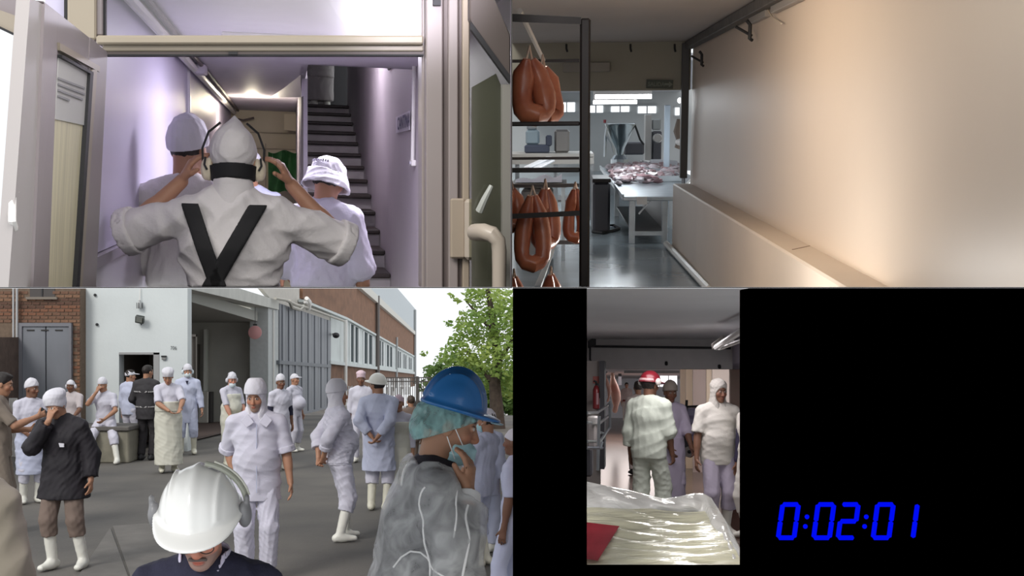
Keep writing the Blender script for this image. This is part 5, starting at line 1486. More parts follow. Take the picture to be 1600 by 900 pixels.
lamp(fp, 'AREA', 'far_room_lamp', (1.0, 26, e + 0.58), 60, (0.86, 0.94, 1.0), size=3, size_y=6, to=(1.0, 26, 0))
# dark overhead rail with hooks along the wall top
xr_ = 1.40
t = Thing(fp, 'overhead_rail', 'dark steel overhead rail along the top of the beige wall', 'rail', (xr_, 9, zc - 0.1))
mb = MB(); mb.box((xr_ - 0.03, 3.6, zc - 0.085), (xr_ + 0.06, YE - 0.05, zc - 0.005)); t.part('beam', mb, mat('dark_rail_steel', (0.10, 0.09, 0.08), 0.6, vary=0.4, vscale=12), bevel=0.006)
mb = MB(); mb.box((xr_ - 0.06, YE - 0.14, e - 0.7), (xr_ + 0.02, YE - 0.04, zc - 0.02)); t.part('upright', mb, mat('dark_upright', (0.075, 0.075, 0.075), 0.5), bevel=0.006)
for px, py in ((1096, 95), (1171, 52)):
    c = fp.PX(px, py, xr_)
    mb = MB(); mb.tube([c + Vector((-0.02, 0, 0.09)), c + Vector((0.0, -0.02, 0.06)), c + Vector((0.0, -0.02, -0.04)), c + Vector((0.02, 0.0, -0.05))], 0.014, 6); t.part('hook', mb, M_gasket, smooth=True)
    mb = MB(); mb.tube([c + Vector((-0.10, 0.02, 0.05)), c + Vector((0.02, 0, -0.02))], 0.012, 6); t.part('brace', mb, M_gasket, smooth=True)
mb = MB(); mb.box((xw - 0.05, 3.4, zt_ - 0.05), (xw, fp.PX(1215, 22, xw).y, zt_ + 0.02)); single(fp, 'cable_duct', 'grey metal cable duct below the overhead rail', 'duct', mb, mat('grey_duct', (0.34, 0.31, 0.28), 0.45, metal=0.3), bevel=0.005)
mb = MB(); mb.box((xw - 0.045, fp.PX(1205, 30, xw).y, zt_ - 0.05), (xw, fp.PX(1178, 48, xw).y, zt_ + 0.0)); single(fp, 'cable_duct', 'shorter grey duct length nearer the dark hook', 'duct', mb, mat('grey_duct', (0, 0, 0)), bevel=0.005)
mb = MB(); c = [fp.PX(x, y, xw - 0.03) for x, y in ((1200, 16), (1207, 27), (1214, 33), (1221, 37))]; mb.tube(c, 0.006, 5); single(fp, 'loose_wire', 'loose pale wire hanging off the cable duct', 'wire', mb, mat('pale_wire', (0.6, 0.52, 0.42), 0.6), smooth=True)
for k, px in enumerate((885, 985, 1054)):
    mb = MB(); c = p_(px, 72, YE - 0.05); mb.tube([c + Vector((0, 0, 0.02)), c + Vector((0, -0.02, -0.03)), c + Vector((0.01, 0, -0.06))], 0.012, 5)
    single(fp, 'ceiling_hook', 'small dark hook at the top of the olive wall panel, ' + ('left', 'middle', 'right')[k] + ' of three', 'hook', mb, M_gasket, smooth=True)
mb = MB(); a, b = p_(880, 98, YE - 0.06), p_(953, 112, YE - 0.06); mb.box((a.x, YE - 0.08, b.z), (b.x, YE - 0.002, a.z)); single(fp, 'vent_panel', 'grey flat vent panel on the olive wall', 'panel', mb, mat('olive_grey_panel', (0.29, 0.27, 0.23), 0.6), bevel=0.006)
# exit sign
t = Thing(fp, 'exit_sign', 'dark green exit sign reading SALIDA over the opening', 'sign', p_(1030, 139, YE - 0.03))
tl = math.radians(-2)
a, b = p_(1009.5, 138.5, YE), p_(1051.5, 124.5, YE)
c = (a + b) / 2; hx, hz = (b.x - a.x) / 2, (b.z - a.z) / 2
UX, UZ = Vector((math.cos(tl), 0, math.sin(tl))), Vector((-math.sin(tl), 0, math.cos(tl)))
mb = MB(); mb.obox((c.x, YE - 0.02, c.z), UX * hx, (0, 0.015, 0), UZ * hz); t.part('sign_plate', mb, mat('dark_green_sign', (0.030, 0.040, 0.020), 0.4))
mb = text_mb('SALIDA', hz * 0.95, Vector((c.x, YE - 0.037, c.z)) - UX * hx * 0.88 - UZ * hz * 0.5, UX, UZ, 0.002, width=hx * 1.25, bold=0.02); t.part('lettering', mb, mat('pale_green_letters', (0.20, 0.22, 0.17), 0.6))
o_ = Vector((c.x, YE - 0.038, c.z)) + UX * hx * 0.65
mb = MB(); mb.prism([o_ - UX * 0.045 + UZ * 0.012, o_ - UX * 0.045 - UZ * 0.012, o_ + UX * 0.005 - UZ * 0.012, o_ + UX * 0.005 - UZ * 0.032, o_ + UX * 0.05, o_ + UX * 0.005 + UZ * 0.032, o_ + UX * 0.005 + UZ * 0.012], (0, -0.002, 0)); t.part('arrow', mb, mat('pale_green_letters', (0, 0, 0)))
# floor pipe and post by the ledge
mb = MB(); mb.tube([fp.PZ(1041, 381, 0.04), fp.PZ(1108, 452, 0.04)], 0.035, 8); single(fp, 'floor_pipe', 'white pipe on the floor along the ledge', 'pipe', mb, mat('cream_pipe', (0.66, 0.66, 0.62), 0.4), smooth=True)
mb = MB(); a = fp.PZ(1058, 392, 0.0); mb.tube([a, a + Vector((0, 0, 0.10))], 0.03, 8); single(fp, 'floor_stub', 'short grey pipe stub between ledge and floor pipe', 'pipe', mb, mat('grey_duct', (0, 0, 0)), smooth=True)

# steel work table
zt = e - 0.937
YA, YZ = 13.6, 21.5
t = Thing(fp, 'work_table', 'long stainless steel work table heaped with meat', 'table', (1.0, YA + 0.3, 0))
x0, x1 = 0.725, 1.33
mb = MB(); mb.prism([(x0, YA, zt - 0.05), (x1, YA, zt - 0.05), (2.05, YA + 4.6, zt - 0.05), (2.05, YZ, zt - 0.05), (x0, YZ, zt - 0.05)], (0, 0, 0.05)); t.part('tabletop', mb, M_steel, bevel=0.008)
mb = MB(); mb.box((x0 - 0.01, YA, zt), (x0 + 0.02, YZ, zt + 0.03)); t.part('rim', mb, M_steel, bevel=0.004)
for x, y in ((x0 + 0.12, YA + 0.12), (x1 - 0.1, YA + 0.12), (x0 + 0.12, 17.5), (1.9, 18.5), (x0 + 0.12, 21.2), (1.9, 21.2)):
    mb = MB(); mb.box((x - 0.035, y - 0.035, 0), (x + 0.035, y + 0.035, zt - 0.05)); t.part('leg', mb, M_steel, bevel=0.004)
mb = MB(); mb.box((x0 + 0.12, YA + 0.08, 0.10), (x1 - 0.1, YA + 0.13, 0.15)); t.part('stretcher', mb, M_steel)
mb = MB(); mb.box((x0 + 0.12, YA + 0.1, 0.13), (x1 - 0.06, 17.5, 0.15)); t.part('undershelf', mb, mat('dark_shelf_steel', (0.16, 0.15, 0.145), 0.4, metal=0.5))
mb = MB(); mb.box((x1 - 0.1, YA + 0.4, 0.12), (x1 - 0.05, 17.5, zt - 0.06)); t.part('side_panel', mb, mat('dark_shelf_steel', (0, 0, 0)))
mb = MB(); mb.bar((x0 + 0.2, YA + 0.14, 0.35), (x0 + 0.34, YA + 0.14, zt - 0.05), 0.02, 0.02); t.part('brace', mb, M_steel)
mb = MB(); a = p_(1003, 306, YA - 0.01); mb.box((a.x - 0.06, YA - 0.012, zt - 0.09), (a.x + 0.06, YA - 0.002, zt - 0.0)); t.part('paper_tag', mb, M_wplast)
# meat heaped on the table: the larger pieces singly
rs = random.Random(11)
M_meat = [mat('raw_meat_%s' % n, c, 0.35, vary=0.5, vscale=9, col2=c2) for n, c, c2 in (('pale', (0.38, 0.29, 0.30), (0.24, 0.16, 0.17)), ('pink', (0.34, 0.22, 0.23), (0.17, 0.09, 0.10)), ('grey', (0.42, 0.39, 0.42), (0.22, 0.18, 0.19)))]
def chunk(r, seed):
    rr = random.Random(seed); mb = MB(); mb.ell((0, 0, 0), (r, r * 0.8, r * 0.45), 8, 5)
    mb.v = [p * rr.uniform(0.7, 1.2) for p in mb.v]
    return mb
cm = []
for k in range(6):
    me = mesh_of(chunk(0.085, k), None, None, 0, True, 'meat_piece'); me.materials.append(M_meat[k % 3]); cm.append(me)
heap = [(951, 248, 1066, 290)]
n_m = 0
while n_m < 210:
    px = rs.uniform(938, 1070); py = rs.uniform(242, 282)
    lo = 940 + (281 - py) * 0.1
    if px < lo + (py - 243) * 0.55 or px > 1068 - max(0, py - 268) * 3.0: continue
    p = fp.PZ(px, py, zt + 0.03 + rs.random() * 0.05)
    if p.x < x0 + 0.05 or p.y > YZ - 0.1: continue
    o = bpy.data.objects.new('meat_piece', cm[n_m % 6]); COL.objects.link(o)
    hgt = max(0, 0.16 - abs(px - 1010) / 420) * rs.random()
    o.matrix_world = fp.M @ Matrix.Translation(Vector((p.x, p.y, zt + 0.035 + hgt * 0.5))) @ Matrix.Rotation(rs.uniform(0, 6.3), 4, 'Z') @ Matrix.Rotation(rs.uniform(-0.5, 0.5), 4, 'X') @ Matrix.Scale(rs.uniform(0.7, 1.35), 4)
    zone = ('far', 'middle', 'near')[0 if py < 255 else 1 if py < 268 else 2] + ' ' + ('left', 'centre', 'right')[0 if px < 980 else 1 if px < 1025 else 2]
    tone = ('pale', 'pink', 'greyish')[n_m % 3]
    o['label'] = '%s raw meat piece in the %s part of the heap on the work table' % (tone, zone); o['category'] = 'meat'; o['group'] = '%s meat pieces, %s of the heap' % (tone, zone)
    n_m += 1
mb = MB(); rs2 = random.Random(4)
for k in range(420):
    px = rs2.uniform(944, 1068); py = rs2.uniform(243, 283)
    if px < 940 + (py - 243) * 0.6 or px > 1070 - max(0, py - 268) * 3.0: continue
    p = fp.PZ(px, py, zt)
    if p.x < x0 + 0.05 or p.y > YZ - 0.1: continue
    r = rs2.uniform(0.02, 0.05); mb.ell((p.x, p.y, zt + 0.01), (r * 1.4, r, r * 0.6), 6, 4)
single(fp, 'meat_trimmings', 'fine meat trimmings scattered under the heap', 'meat', mb, M_meat[0], kind='stuff', smooth=True)
t = Thing(fp, 'steel_tray', 'shallow steel tray at the near side of the meat heap', 'tray', fp.PZ(1020, 284, zt))
a, b = fp.PZ(1003, 285, zt), fp.PZ(1046, 272, zt)
mb = MB(); mb.box((a.x, a.y, zt), (b.x, b.y, zt + 0.02)); t.part('tray_base', mb, M_steel)
for lo, hi in (((a.x, a.y), (b.x, a.y + 0.03)), ((a.x, b.y - 0.03), (b.x, b.y)), ((a.x, a.y), (a.x + 0.02, b.y)), ((b.x - 0.02, a.y), (b.x, b.y))):
    mb = MB(); mb.box((lo[0], lo[1], zt), (hi[0], hi[1], zt + 0.09)); t.part('tray_side', mb, M_steel)
for px, py, lab in ((1008, 252, 'far'), (1016, 271, 'near')):
    p = fp.PZ(px, py, zt + 0.12); mb = MB(); mb.grid(lambda u, v: p + Vector((-0.09 + 0.18 * u, -0.14 + 0.28 * v, 0.02 * math.sin(u * 7 + v * 4))), 5, 5)
    single(fp, 'white_paper', 'crumpled white paper on the meat heap, the ' + lab + ' one', 'paper', mb, M_wplast, smooth=True)
# filling machine with a funnel
YM = 22.5
t = Thing(fp, 'filling_machine', 'steel filling machine with a large funnel behind the meat table', 'machine', (p_(968, 0, YM).x, YM, 0))
c = p_(969, 193, YM); u = YM / F
mb = MB(); mb.lathe((c.x, YM, c.z), [(22 * u, -22 * u * 0), (23.5 * u, -1 * u), (23 * u, -3 * u), (13 * u, -26 * u), (7 * u, -38 * u), (6 * u, -48 * u), (0.01, -48.5 * u)], 24)
t.part('funnel', mb, mat('dark_polished_steel', (0.24, 0.28, 0.30), 0.22, metal=0.95, vary=0.3, vscale=4), smooth=True)
mb = MB(); mb.lathe((c.x, YM, c.z - 70 * u), [(14 * u, 0), (14 * u, 16 * u), (9 * u, 22 * u)], 16); mb.box((c.x - 16 * u, YM - 0.3, 0), (c.x + 16 * u, YM + 0.3, c.z - 66 * u)); t.part('machine_body', mb, M_steel)
mb = MB(); mb.tube([p_(948, 200, YM - 0.2), p_(946, 212, YM - 0.2), p_(945, 245, YM - 0.2)], 0.03, 6); t.part('stand', mb, M_steel, smooth=True)
mb = MB(); mb.tube([p_(948, 213, YM - 0.25), p_(956, 224, YM - 0.25), p_(958, 240, YM - 0.25)], 0.02, 6); t.part('stand', mb, M_steel, smooth=True)
mb = MB(); mb.tube([p_(991, 193, YM), p_(996, 206, YM), p_(1000, 218, YM), p_(1006, 226, YM)], 0.022, 6); t.part('hose', mb, M_gasket, smooth=True)
mb = MB(); mb.tube([p_(945, 187, YM), p_(945, 192, YM)], 0.03, 6); t.part('red_knob', mb, mat('red_knob', (0.35, 0.05, 0.06), 0.5), smooth=True)
# tall frames to the right of the funnel
YQ = 24.0
t = Thing(fp, 'dark_machine', 'tall dark mincing machine right of the funnel', 'machine', (p_(1022, 0, YQ).x, YQ, 0))
def pbox(x0, y0, x1, y1, y, dp=0.3):
    a, b = p_(x0, y1, y), p_(x1, y0, y); return MB().box((a.x, y, a.z), (b.x, y + dp, b.z))
t.part('cabinet', pbox(1007, 179, 1018, 300, YQ, 0.4), mat('grey_cabinet', (0.30, 0.29, 0.28), 0.4, metal=0.3), bevel=0.01)
t.part('motor', pbox(1019, 205, 1034, 300, YQ, 0.5), mat('dark_motor', (0.05, 0.05, 0.06), 0.5), bevel=0.02)
t.part('upper_box', pbox(1020, 186, 1033, 203, YQ, 0.3), mat('mid_grey_box', (0.20, 0.21, 0.21), 0.4), bevel=0.02)
t.part('drum', MB().lathe(p_(1027, 216, YQ - 0.1), [(0.08, 0), (0.10, 0.05), (0.08, 0.15)], 12, ax=(0, -1, 0)), mat('grey_cabinet', (0, 0, 0)), smooth=True)
t.part('motor_base', pbox(975, 222, 1007, 242, YQ - 0.5, 0.5), mat('dark_motor', (0, 0, 0)), bevel=0.03)
single(fp, 'steel_column', 'pale blue steel column right of the dark machine', 'column', pbox(1036.5, 164, 1048, 320, 19.5, 0.15), mat('pale_blue_steel', (0.42, 0.50, 0.58), 0.35, metal=0.4), bevel=0.01)
t = Thing(fp, 'hanging_hose', 'brown hose and nozzle hanging at the right of the far room', 'hose', p_(1061, 235, 21))
t.part('hose', MB().tube([p_(1062, 186, 21), p_(1060, 205, 21), p_(1063, 220, 21), p_(1058, 232, 21)], [0.05, 0.09, 0.07, 0.05], 8), mat('brown_hose', (0.16, 0.12, 0.09), 0.6), smooth=True)
t.part('nozzle', MB().ell(p_(1062, 222, 20.8), (0.08, 0.08, 0.06), 8, 6), M_wplast, smooth=True)
single(fp, 'dark_pillar', 'dark edge pillar at the end of the beige wall', 'pillar', pbox(1068, 158, 1073, 330, 13.6, 0.3), mat('dark_motor', (0, 0, 0)))
mb = MB(); c = p_(1062, 157, 14.2); mb.ell(c, (0.03, 0.03, 0.035), 8, 6); single(fp, 'bulkhead_lamp', 'small round white lamp under the opening at right', 'lamp', mb, mat('lamp_white', (0.9, 0.9, 0.9), 0.4, emit=(1, 1, 1), estr=1.5), smooth=True)
single(fp, 'white_box', 'white carton on the far side of the meat heap', 'carton', pbox(1020, 240, 1040, 253, 20.9, 0.3).v and MB().box((p_(1020, 0, 20.9).x, 20.6, zt + 0.001), (p_(1040, 0, 20.9).x, 20.95, zt + 0.16)), mat('pale_carton', (0.48, 0.49, 0.53), 0.7), bevel=0.01)
single(fp, 'grey_box', 'grey carton right of the white carton behind the meat', 'carton', MB().box((p_(1043, 0, 20.9).x, 20.6, zt + 0.001), (p_(1061, 0, 20.9).x, 20.95, zt + 0.14)), mat('grey_carton', (0.33, 0.34, 0.37), 0.7), bevel=0.01)
# counter and goods at the left of the far room, seen through the rack
YG = 17.0
t = Thing(fp, 'side_counter', 'long pale steel counter behind the sausage rack', 'counter', (p_(880, 0, YG).x, YG + 0.4, 0))
a, b = p_(800, 246, YG), p_(928, 240, YG)
mb = MB(); mb.box((a.x - 0.4, YG, a.z), (b.x, YG + 1.2, a.z + 0.05)); t.part('counter_top', mb, mat('beige_steel', (0.42, 0.40, 0.37), 0.4, metal=0.3), bevel=0.006)
mb = MB(); mb.box((a.x - 0.4, YG + 0.02, p_(0, 262, YG).z), (b.x, YG + 0.06, p_(0, 250, YG).z)); t.part('apron_board', mb, mat('beige_steel', (0, 0, 0)))
for px in (806, 868, 926):
    x = p_(px, 0, YG).x; mb = MB(); mb.box((x - 0.03, YG + 0.05, 0), (x + 0.03, YG + 0.11, a.z)); t.part('leg', mb, M_steel)
mb = MB(); mb.box((a.x - 0.4, YG + 0.1, 0.25), (b.x, YG + 1.1, 0.28)); t.part('undershelf', mb, mat('dark_shelf_steel', (0, 0, 0)))
zg = a.z + 0.05
t = Thing(fp, 'slicer', 'blue grey slicing machine on the side counter', 'machine', (p_(832, 0, YG + 0.5).x, YG + 0.5, zg))
def on(px0, px1, z0, z1, y, dp): return MB().box((p_(px0, 0, y).x, y, zg + z0), (p_(px1, 0, y).x, y + dp, zg + z1))
t.part('base', on(818, 858, 0, 0.12, YG + 0.3, 0.5), mat('navy_machine', (0.045, 0.055, 0.085), 0.4), bevel=0.02)
t.part('body', on(820, 842, 0.12, 0.34, YG + 0.35, 0.4), mat('blue_grey_machine', (0.20, 0.26, 0.30), 0.35), bevel=0.03)
t.part('cover', on(822, 838, 0.34, 0.42, YG + 0.35, 0.35), M_steel, bevel=0.02)
t.part('guard', on(852, 862, 0.10, 0.26, YG + 0.3, 0.3), mat('navy_machine', (0, 0, 0)), bevel=0.02)
single(fp, 'steel_bin', 'grey steel bin at the right end of the side counter', 'bin', on(866, 890, 0.0, 0.34, YG + 0.4, 0.5), mat('warm_grey_bin', (0.23, 0.22, 0.21), 0.4, metal=0.4), bevel=0.03)
for k, (x0, y0, x1, y1) in enumerate(((823, 262, 858, 246), (838, 263, 862, 251))):
    mb = MB(); mb.bar(p_(x0, y0, YG - 0.8), p_(x1, y1, YG - 0.1), 0.10, 0.03); single(fp, 'white_board', 'white cutting board leaning on the counter, ' + ('upper' if k == 0 else 'lower') + ' of two', 'board', mb, mat('white_board', (0.75, 0.76, 0.78), 0.5), bevel=0.008)
YJ = 12.0
t = Thing(fp, 'low_table', 'low steel trestle with a white cloth behind the rack', 'table', (p_(840, 0, YJ).x, YJ + 0.3, 0))
zj = p_(0, 292, YJ).z
mb = MB(); mb.box((p_(796, 0, YJ).x, YJ, zj - 0.04), (p_(886, 0, YJ).x, YJ + 0.8, zj)); t.part('tabletop', mb, mat('dark_shelf_steel', (0, 0, 0)))
for px in (806, 880):
    x = p_(px, 0, YJ).x; mb = MB(); mb.box((x - 0.02, YJ + 0.05, 0), (x + 0.02, YJ + 0.09, zj - 0.04)); t.part('leg', mb, M_steel)
mb = MB(); A_, B_ = p_(802, 0, YJ).x, p_(878, 0, YJ).x
mb.grid(lambda u, v: Vector((lerp(A_, B_, u), YJ + 0.05 + 0.6 * v, zj + 0.012 + 0.07 * (1 - abs(2 * v - 1)) * (0.7 + 0.3 * math.sin(u * 13)) * (0.35 + u))), 16, 6)
single(fp, 'white_cloth', 'folded white cloth lying on the low trestle', 'cloth', mb, mat('white_cloth_blue', (0.62, 0.62, 0.70), 0.8), smooth=True)
mb = MB(); mb.box((p_(812, 0, YJ).x, YJ + 0.1, 0.02), (p_(864, 0, YJ).x, YJ + 0.6, zj - 0.06)); single(fp, 'grey_tub', 'grey tub standing under the low trestle', 'tub', mb, mat('grey_tub', (0.34, 0.34, 0.34), 0.5), bevel=0.03)
t = Thing(fp, 'dark_bin', 'black bin in the shade left of the work table', 'bin', (p_(940, 0, 15).x, 15, 0))
t.part('bin_body', MB().box((p_(928, 0, 15).x, 15, 0), (p_(956, 0, 15).x, 16, e - 0.85)), mat('dark_motor', (0, 0, 0)), bevel=0.03)
t.part('bin_lid', MB().box((p_(927, 0, 15).x, 14.97, e - 0.85), (p_(957, 0, 15).x, 16.02, e - 0.80)), M_dsteel, bevel=0.01)
t = Thing(fp, 'hose_coil', 'dark hose lying on the wet floor near the table', 'hose', fp.PZ(945, 358, 0))
t.part('hose', MB().tube([fp.PZ(x, y, 0.02) for x, y in ((926, 362), (940, 364), (955, 361), (968, 357), (960, 352), (940, 352), (928, 355))], 0.02, 6), M_gasket, smooth=True)

# the sausage rack in front
YR1, YR2 = 4.6, 6.2
t = Thing(fp, 'sausage_rack', 'dark steel rack hung with sausages at the left of the room', 'rack', (p_(915, 0, YR1).x, YR1, 0))
def rbox(x0, y0, x1, y1, y, dp): a, b = p_(x0, y1, y), p_(x1, y0, y); return MB().box((a.x, y, a.z), (b.x, y + dp, b.z))
t.part('post', rbox(905, 28, 923, 470, YR1, 0.05), M_dsteel, bevel=0.008)
t.part('top_bar', MB().hexa([p_(770, 33, YR1), p_(908, 38, YR1), p_(908, 38, YR1 + .05), p_(770, 33, YR1 + .05)], [p_(770, 20, YR1), p_(908, 27, YR1), p_(908, 27, YR1 + .05), p_(770, 20, YR1 + .05)]), M_dsteel)
t.part('rail', rbox(780, 189.5, 906, 197.5, YR1 + 0.01, 0.03), M_dsteel, bevel=0.004)
t.part('rail', rbox(780, 262, 906, 270, YR1 + 0.01, 0.03), M_dsteel, bevel=0.004)
t.part('rail', MB().hexa([p_(780, 343, YR1), p_(906, 337, YR1), p_(906, 337, YR1 + .03), p_(780, 343, YR1 + .03)], [p_(780, 335, YR1), p_(906, 329, YR1), p_(906, 329, YR1 + .03), p_(780, 335, YR1 + .03)]), M_dsteel)
t.part('back_rail', rbox(780, 92, 905, 98, YR2, 0.03), M_dsteel)
t.part('back_rail', rbox(780, 245, 905, 250, YR2, 0.03), M_dsteel)
t.part('back_rail', rbox(780, 287, 905, 293, YR2, 0.03), M_dsteel)
t.part('back_rail', rbox(860, 376, 908, 382, YR2, 0.03), M_dsteel)
t.part('brace', MB().tube([p_(812, 17, YR1 + 0.1), p_(849, 94, YR2)], 0.012, 6), mat('grey_duct', (0, 0, 0)), smooth=True)
for x0, x1 in ((835, 868), (905, 909)):
    t.part('foot_rail', MB().hexa([p_(x0, 452, YR1), p_(x0 + 10, 452, YR1), p_(x1 + 2, 382, YR2), p_(x1 - 3, 382, YR2)], [p_(x0, 447, YR1), p_(x0 + 10, 447, YR1), p_(x1 + 2, 380, YR2), p_(x1 - 3, 380, YR2)]), M_steel)
M_saus = mat('red_brown_sausage', (0.46, 0.155, 0.075), 0.30, vscale=7, col2=(0.30, 0.080, 0.045), bump=0.12, bscale=22)
M_string = mat('sausage_string', (0.6, 0.45, 0.35), 0.8)
def sausage(label, px, top, w, bot, r, y, tilt=0.0, squash=1.0):
    """a horseshoe sausage hung by its two tied ends"""
    s = y / F
    pts, rad = [], []
    N = 18
    for i in range(N + 1):
        a = i / N
        if a < 0.35: k = a / 0.35; x = lerp(-0.10 * w, -0.5 * w, math.sin(k * math.pi / 2)); z = lerp(top, bot - 0.5 * w, k)
        elif a > 0.65: k = (1 - a) / 0.35; x = lerp(0.10 * w, 0.5 * w, math.sin(k * math.pi / 2)); z = lerp(top, bot - 0.5 * w, k)
        else:
            th = math.pi * (a - 0.35) / 0.30; x = -0.5 * w * math.cos(th); z = bot - 0.5 * w + 0.5 * w * math.sin(th)
        p = p_(px + x + tilt * (z - top), z, y)
        p.y += 0.02 * math.sin(a * 9) + (0.03 if a > 0.5 else 0)
        pts.append(p); rad.append(r * s * (0.35 + 0.65 * min(1, min(a, 1 - a) * 9)) * (1 + 0.07 * math.sin(a * 23 + px)))
    t = Thing(fp, 'sausage', label, 'sausage', p_(px, bot, y), group='horseshoe sausages on the rack')
    t.part('casing', MB().tube(pts, rad, 14), M_saus, smooth=True)
    t.part('string', MB().tube([pts[0], p_(px, top - r * 1.2, y), pts[-1]], 0.005, 5), M_string, smooth=True)
sausage('large horseshoe sausage hanging at the top of the rack', 827, 92, 36, 180, 17, YR1 + 0.12, 0.10)
sausage('second large sausage close behind the top one', 848, 104, 26, 182, 15, YR1 + 0.30, 0.08)
sausage('long sausage loop at the middle of the lower rail', 832, 306, 34, 412, 13, YR1 + 0.10, 0.0)
sausage('sausage hanging just behind the long middle loop', 852, 296, 22, 380, 13, YR1 + 0.28, 0.0)
sausage('sausage at the left edge of the lower rail', 799, 296, 20, 352, 12, YR1 + 0.2, 0.0)
sausage('sausage loop beside the front post of the rack', 899, 296, 22, 372, 9, YR1 + 0.5, 0.0)
sausage('sausage top showing at the bottom of the rack', 861, 430, 14, 500, 11, YR1 + 0.3, 0.0)
sausage('sausage at the bottom left corner of the rack', 803, 434, 14, 500, 11, YR1 + 0.3, 0.0)
lamp(fp, 'AREA', 'wall_wash_lamp', (-0.35, 6.6, zc - 0.03), 58, (1.0, 0.84, 0.66), size=0.5, size_y=0.8, to=(1.47, 6.5, e + 0.2))
# ================================================================= THE CORRIDOR (lower middle)
fc = FC
c_ = lambda px, py, y: fc.P(px, py, y)
e = fc.eye
def cbox(x0, y0, x1, y1, y, dp=0.2):
    a, b = c_(x0, y1, y), c_(x1, y0, y); return MB().box((a.x, y, a.z), (b.x, y + dp, b.z))
YBm = 15.0
zc = c_(0, 530, YBm).z
M_cceil = mat('grey_corridor_ceiling', (0.60, 0.60, 0.61), 0.75, vary=0.15, vscale=0.6)
M_cbeam = mat('grey_corridor_beam', (0.50, 0.485, 0.48), 0.7, vary=0.08)
def ctrap(d0, d1, z0, z1, pl=862, pr=1228):
    q = lambda d, z: [Vector(((pl - 1000) / F * d, d, z)), Vector(((pr - 1000) / F * d, d, z))]
    a, b, c, d = *q(d0, z0), *q(d1, z0); a2, b2, c2, d2 = *q(d0, z1), *q(d1, z1)
    return MB().hexa([a, b, d, c], [a2, b2, d2, c2])
mb = ctrap(3.9, 58, -0.05, 0); struct(fc, 'floor.005', 'dirty brown wet floor of the corridor', mb, mat('brown_wet_floor', (0.15, 0.10, 0.080), 0.22, vary=0.45, vscale=0.9))
mb = ctrap(3.3, YBm, zc, zc + 0.08); struct(fc, 'ceiling.006', 'low grey ceiling of the corridor', mb, M_cceil)
mb = MB(); a, b = c_(926, 576, YBm), c_(1141, 530, YBm); mb.box((-1.15, YBm, a.z), (1.18, YBm + 0.4, zc + 0.08)); struct(fc, 'wall_back.007', 'grey cross beam under the corridor ceiling', mb, M_cbeam)
mb = MB(); mb.box((1.18, 9.0, a.z), (1.32, YBm + 0.4, zc + 0.02)); mb.box((1.18, 9.0, a.z), (2.2, YBm + 0.4, a.z + 0.06)); struct(fc, 'wall_right.011', 'lilac grey side beam at the right of the corridor', mb, mat('lilac_beam', (0.46, 0.42, 0.50), 0.7))
mb = ctrap(YBm + 0.4, 58, a.z + 0.12, a.z + 0.2); struct(fc, 'ceiling.007', 'pale ceiling beyond the cross beam', mb, mat('pale_far_ceiling', (0.55, 0.50, 0.52), 0.8))
mb = MB(); mb.box((-2.5, 57.8, 0), (2.4, 58, 2.2)); struct(fc, 'wall_back.008', 'bright far end of the corridor', mb, mat('bright_end', (0.75, 0.72, 0.76), 0.7))
# lit far opening
mb = MB(); q = lambda px, d: Vector(((px - 1000) / F * d, d, 0)); mb.prism([q(856, 4.2), q(862, 4.2), q(862, 29), q(856, 29)], (0, 0, zc)); struct(fc, 'wall_left.009', 'grey dividing wall along the left of the corridor', mb, M_cbeam)
t = Thing(fc, 'window_15', 'bright white opening at the far end of the corridor', None, c_(1035, 606, 40), kind='structure')
t.part('pane', cbox(1006, 577, 1058, 604, 40, 0.02), mat('bright_pane', (0.9, 0.9, 0.9), 0.5, emit=(1, 0.97, 1.0), estr=1.1))
for px in (1030, 1044): t.part('window_bar', cbox(px, 577, px + 1.2, 604, 39.9, 0.05), mat('grey_window_frame', (0, 0, 0)))
# right hand wall panels
for k, (xa, xb, y, col) in enumerate(((1063, 1072, 24, (0.62, 0.46, 0.34)), (1072, 1083, 23, (0.66, 0.50, 0.36)), (1083, 1104, 22, (0.50, 0.40, 0.39)), (1104, 1113, 21.5, (0.80, 0.68, 0.55)), (1113, 1140, 21, (0.66, 0.58, 0.55)))):
    a, b = c_(xa, 700, y), c_(xb, 570, y); mb = MB(); mb.box((a.x, y, 0), (b.x, y + 0.15, e + 0.35))
    struct(fc, 'wall_right.012', 'upright wall panel beyond the cross beam, ' + ('first', 'second', 'third', 'fourth', 'fifth')[k] + ' from the left', mb, mat('corridor_panel_%s' % 'abcde'[k], col, 0.4))
mb = MB(); a = c_(1141, 600, 17); mb.box((a.x, 17, 0), (a.x + 0.9, 17.2, e + 0.33)); struct(fc, 'wall_right.013', 'salmon cream wall at the right of the corridor', mb, mat('salmon_cream', (0.66, 0.49, 0.40), 0.45))
mb = MB(); mb.box((1.9, 3.4, 0), (2.1, 17, zc)); struct(fc, 'wall_right.014', 'grey near side wall of the corridor', mb, M_cbeam)
mb = MB(); mb.box((c_(1127, 650, 16.9).x, 16.7, 0), (c_(1172, 650, 16.9).x, 16.95, c_(0, 636, 16.9).z)); struct(fc, 'baseboard_right', 'terracotta lower wall behind the hooded man', mb, mat('terracotta', (0.36, 0.15, 0.11), 0.6))
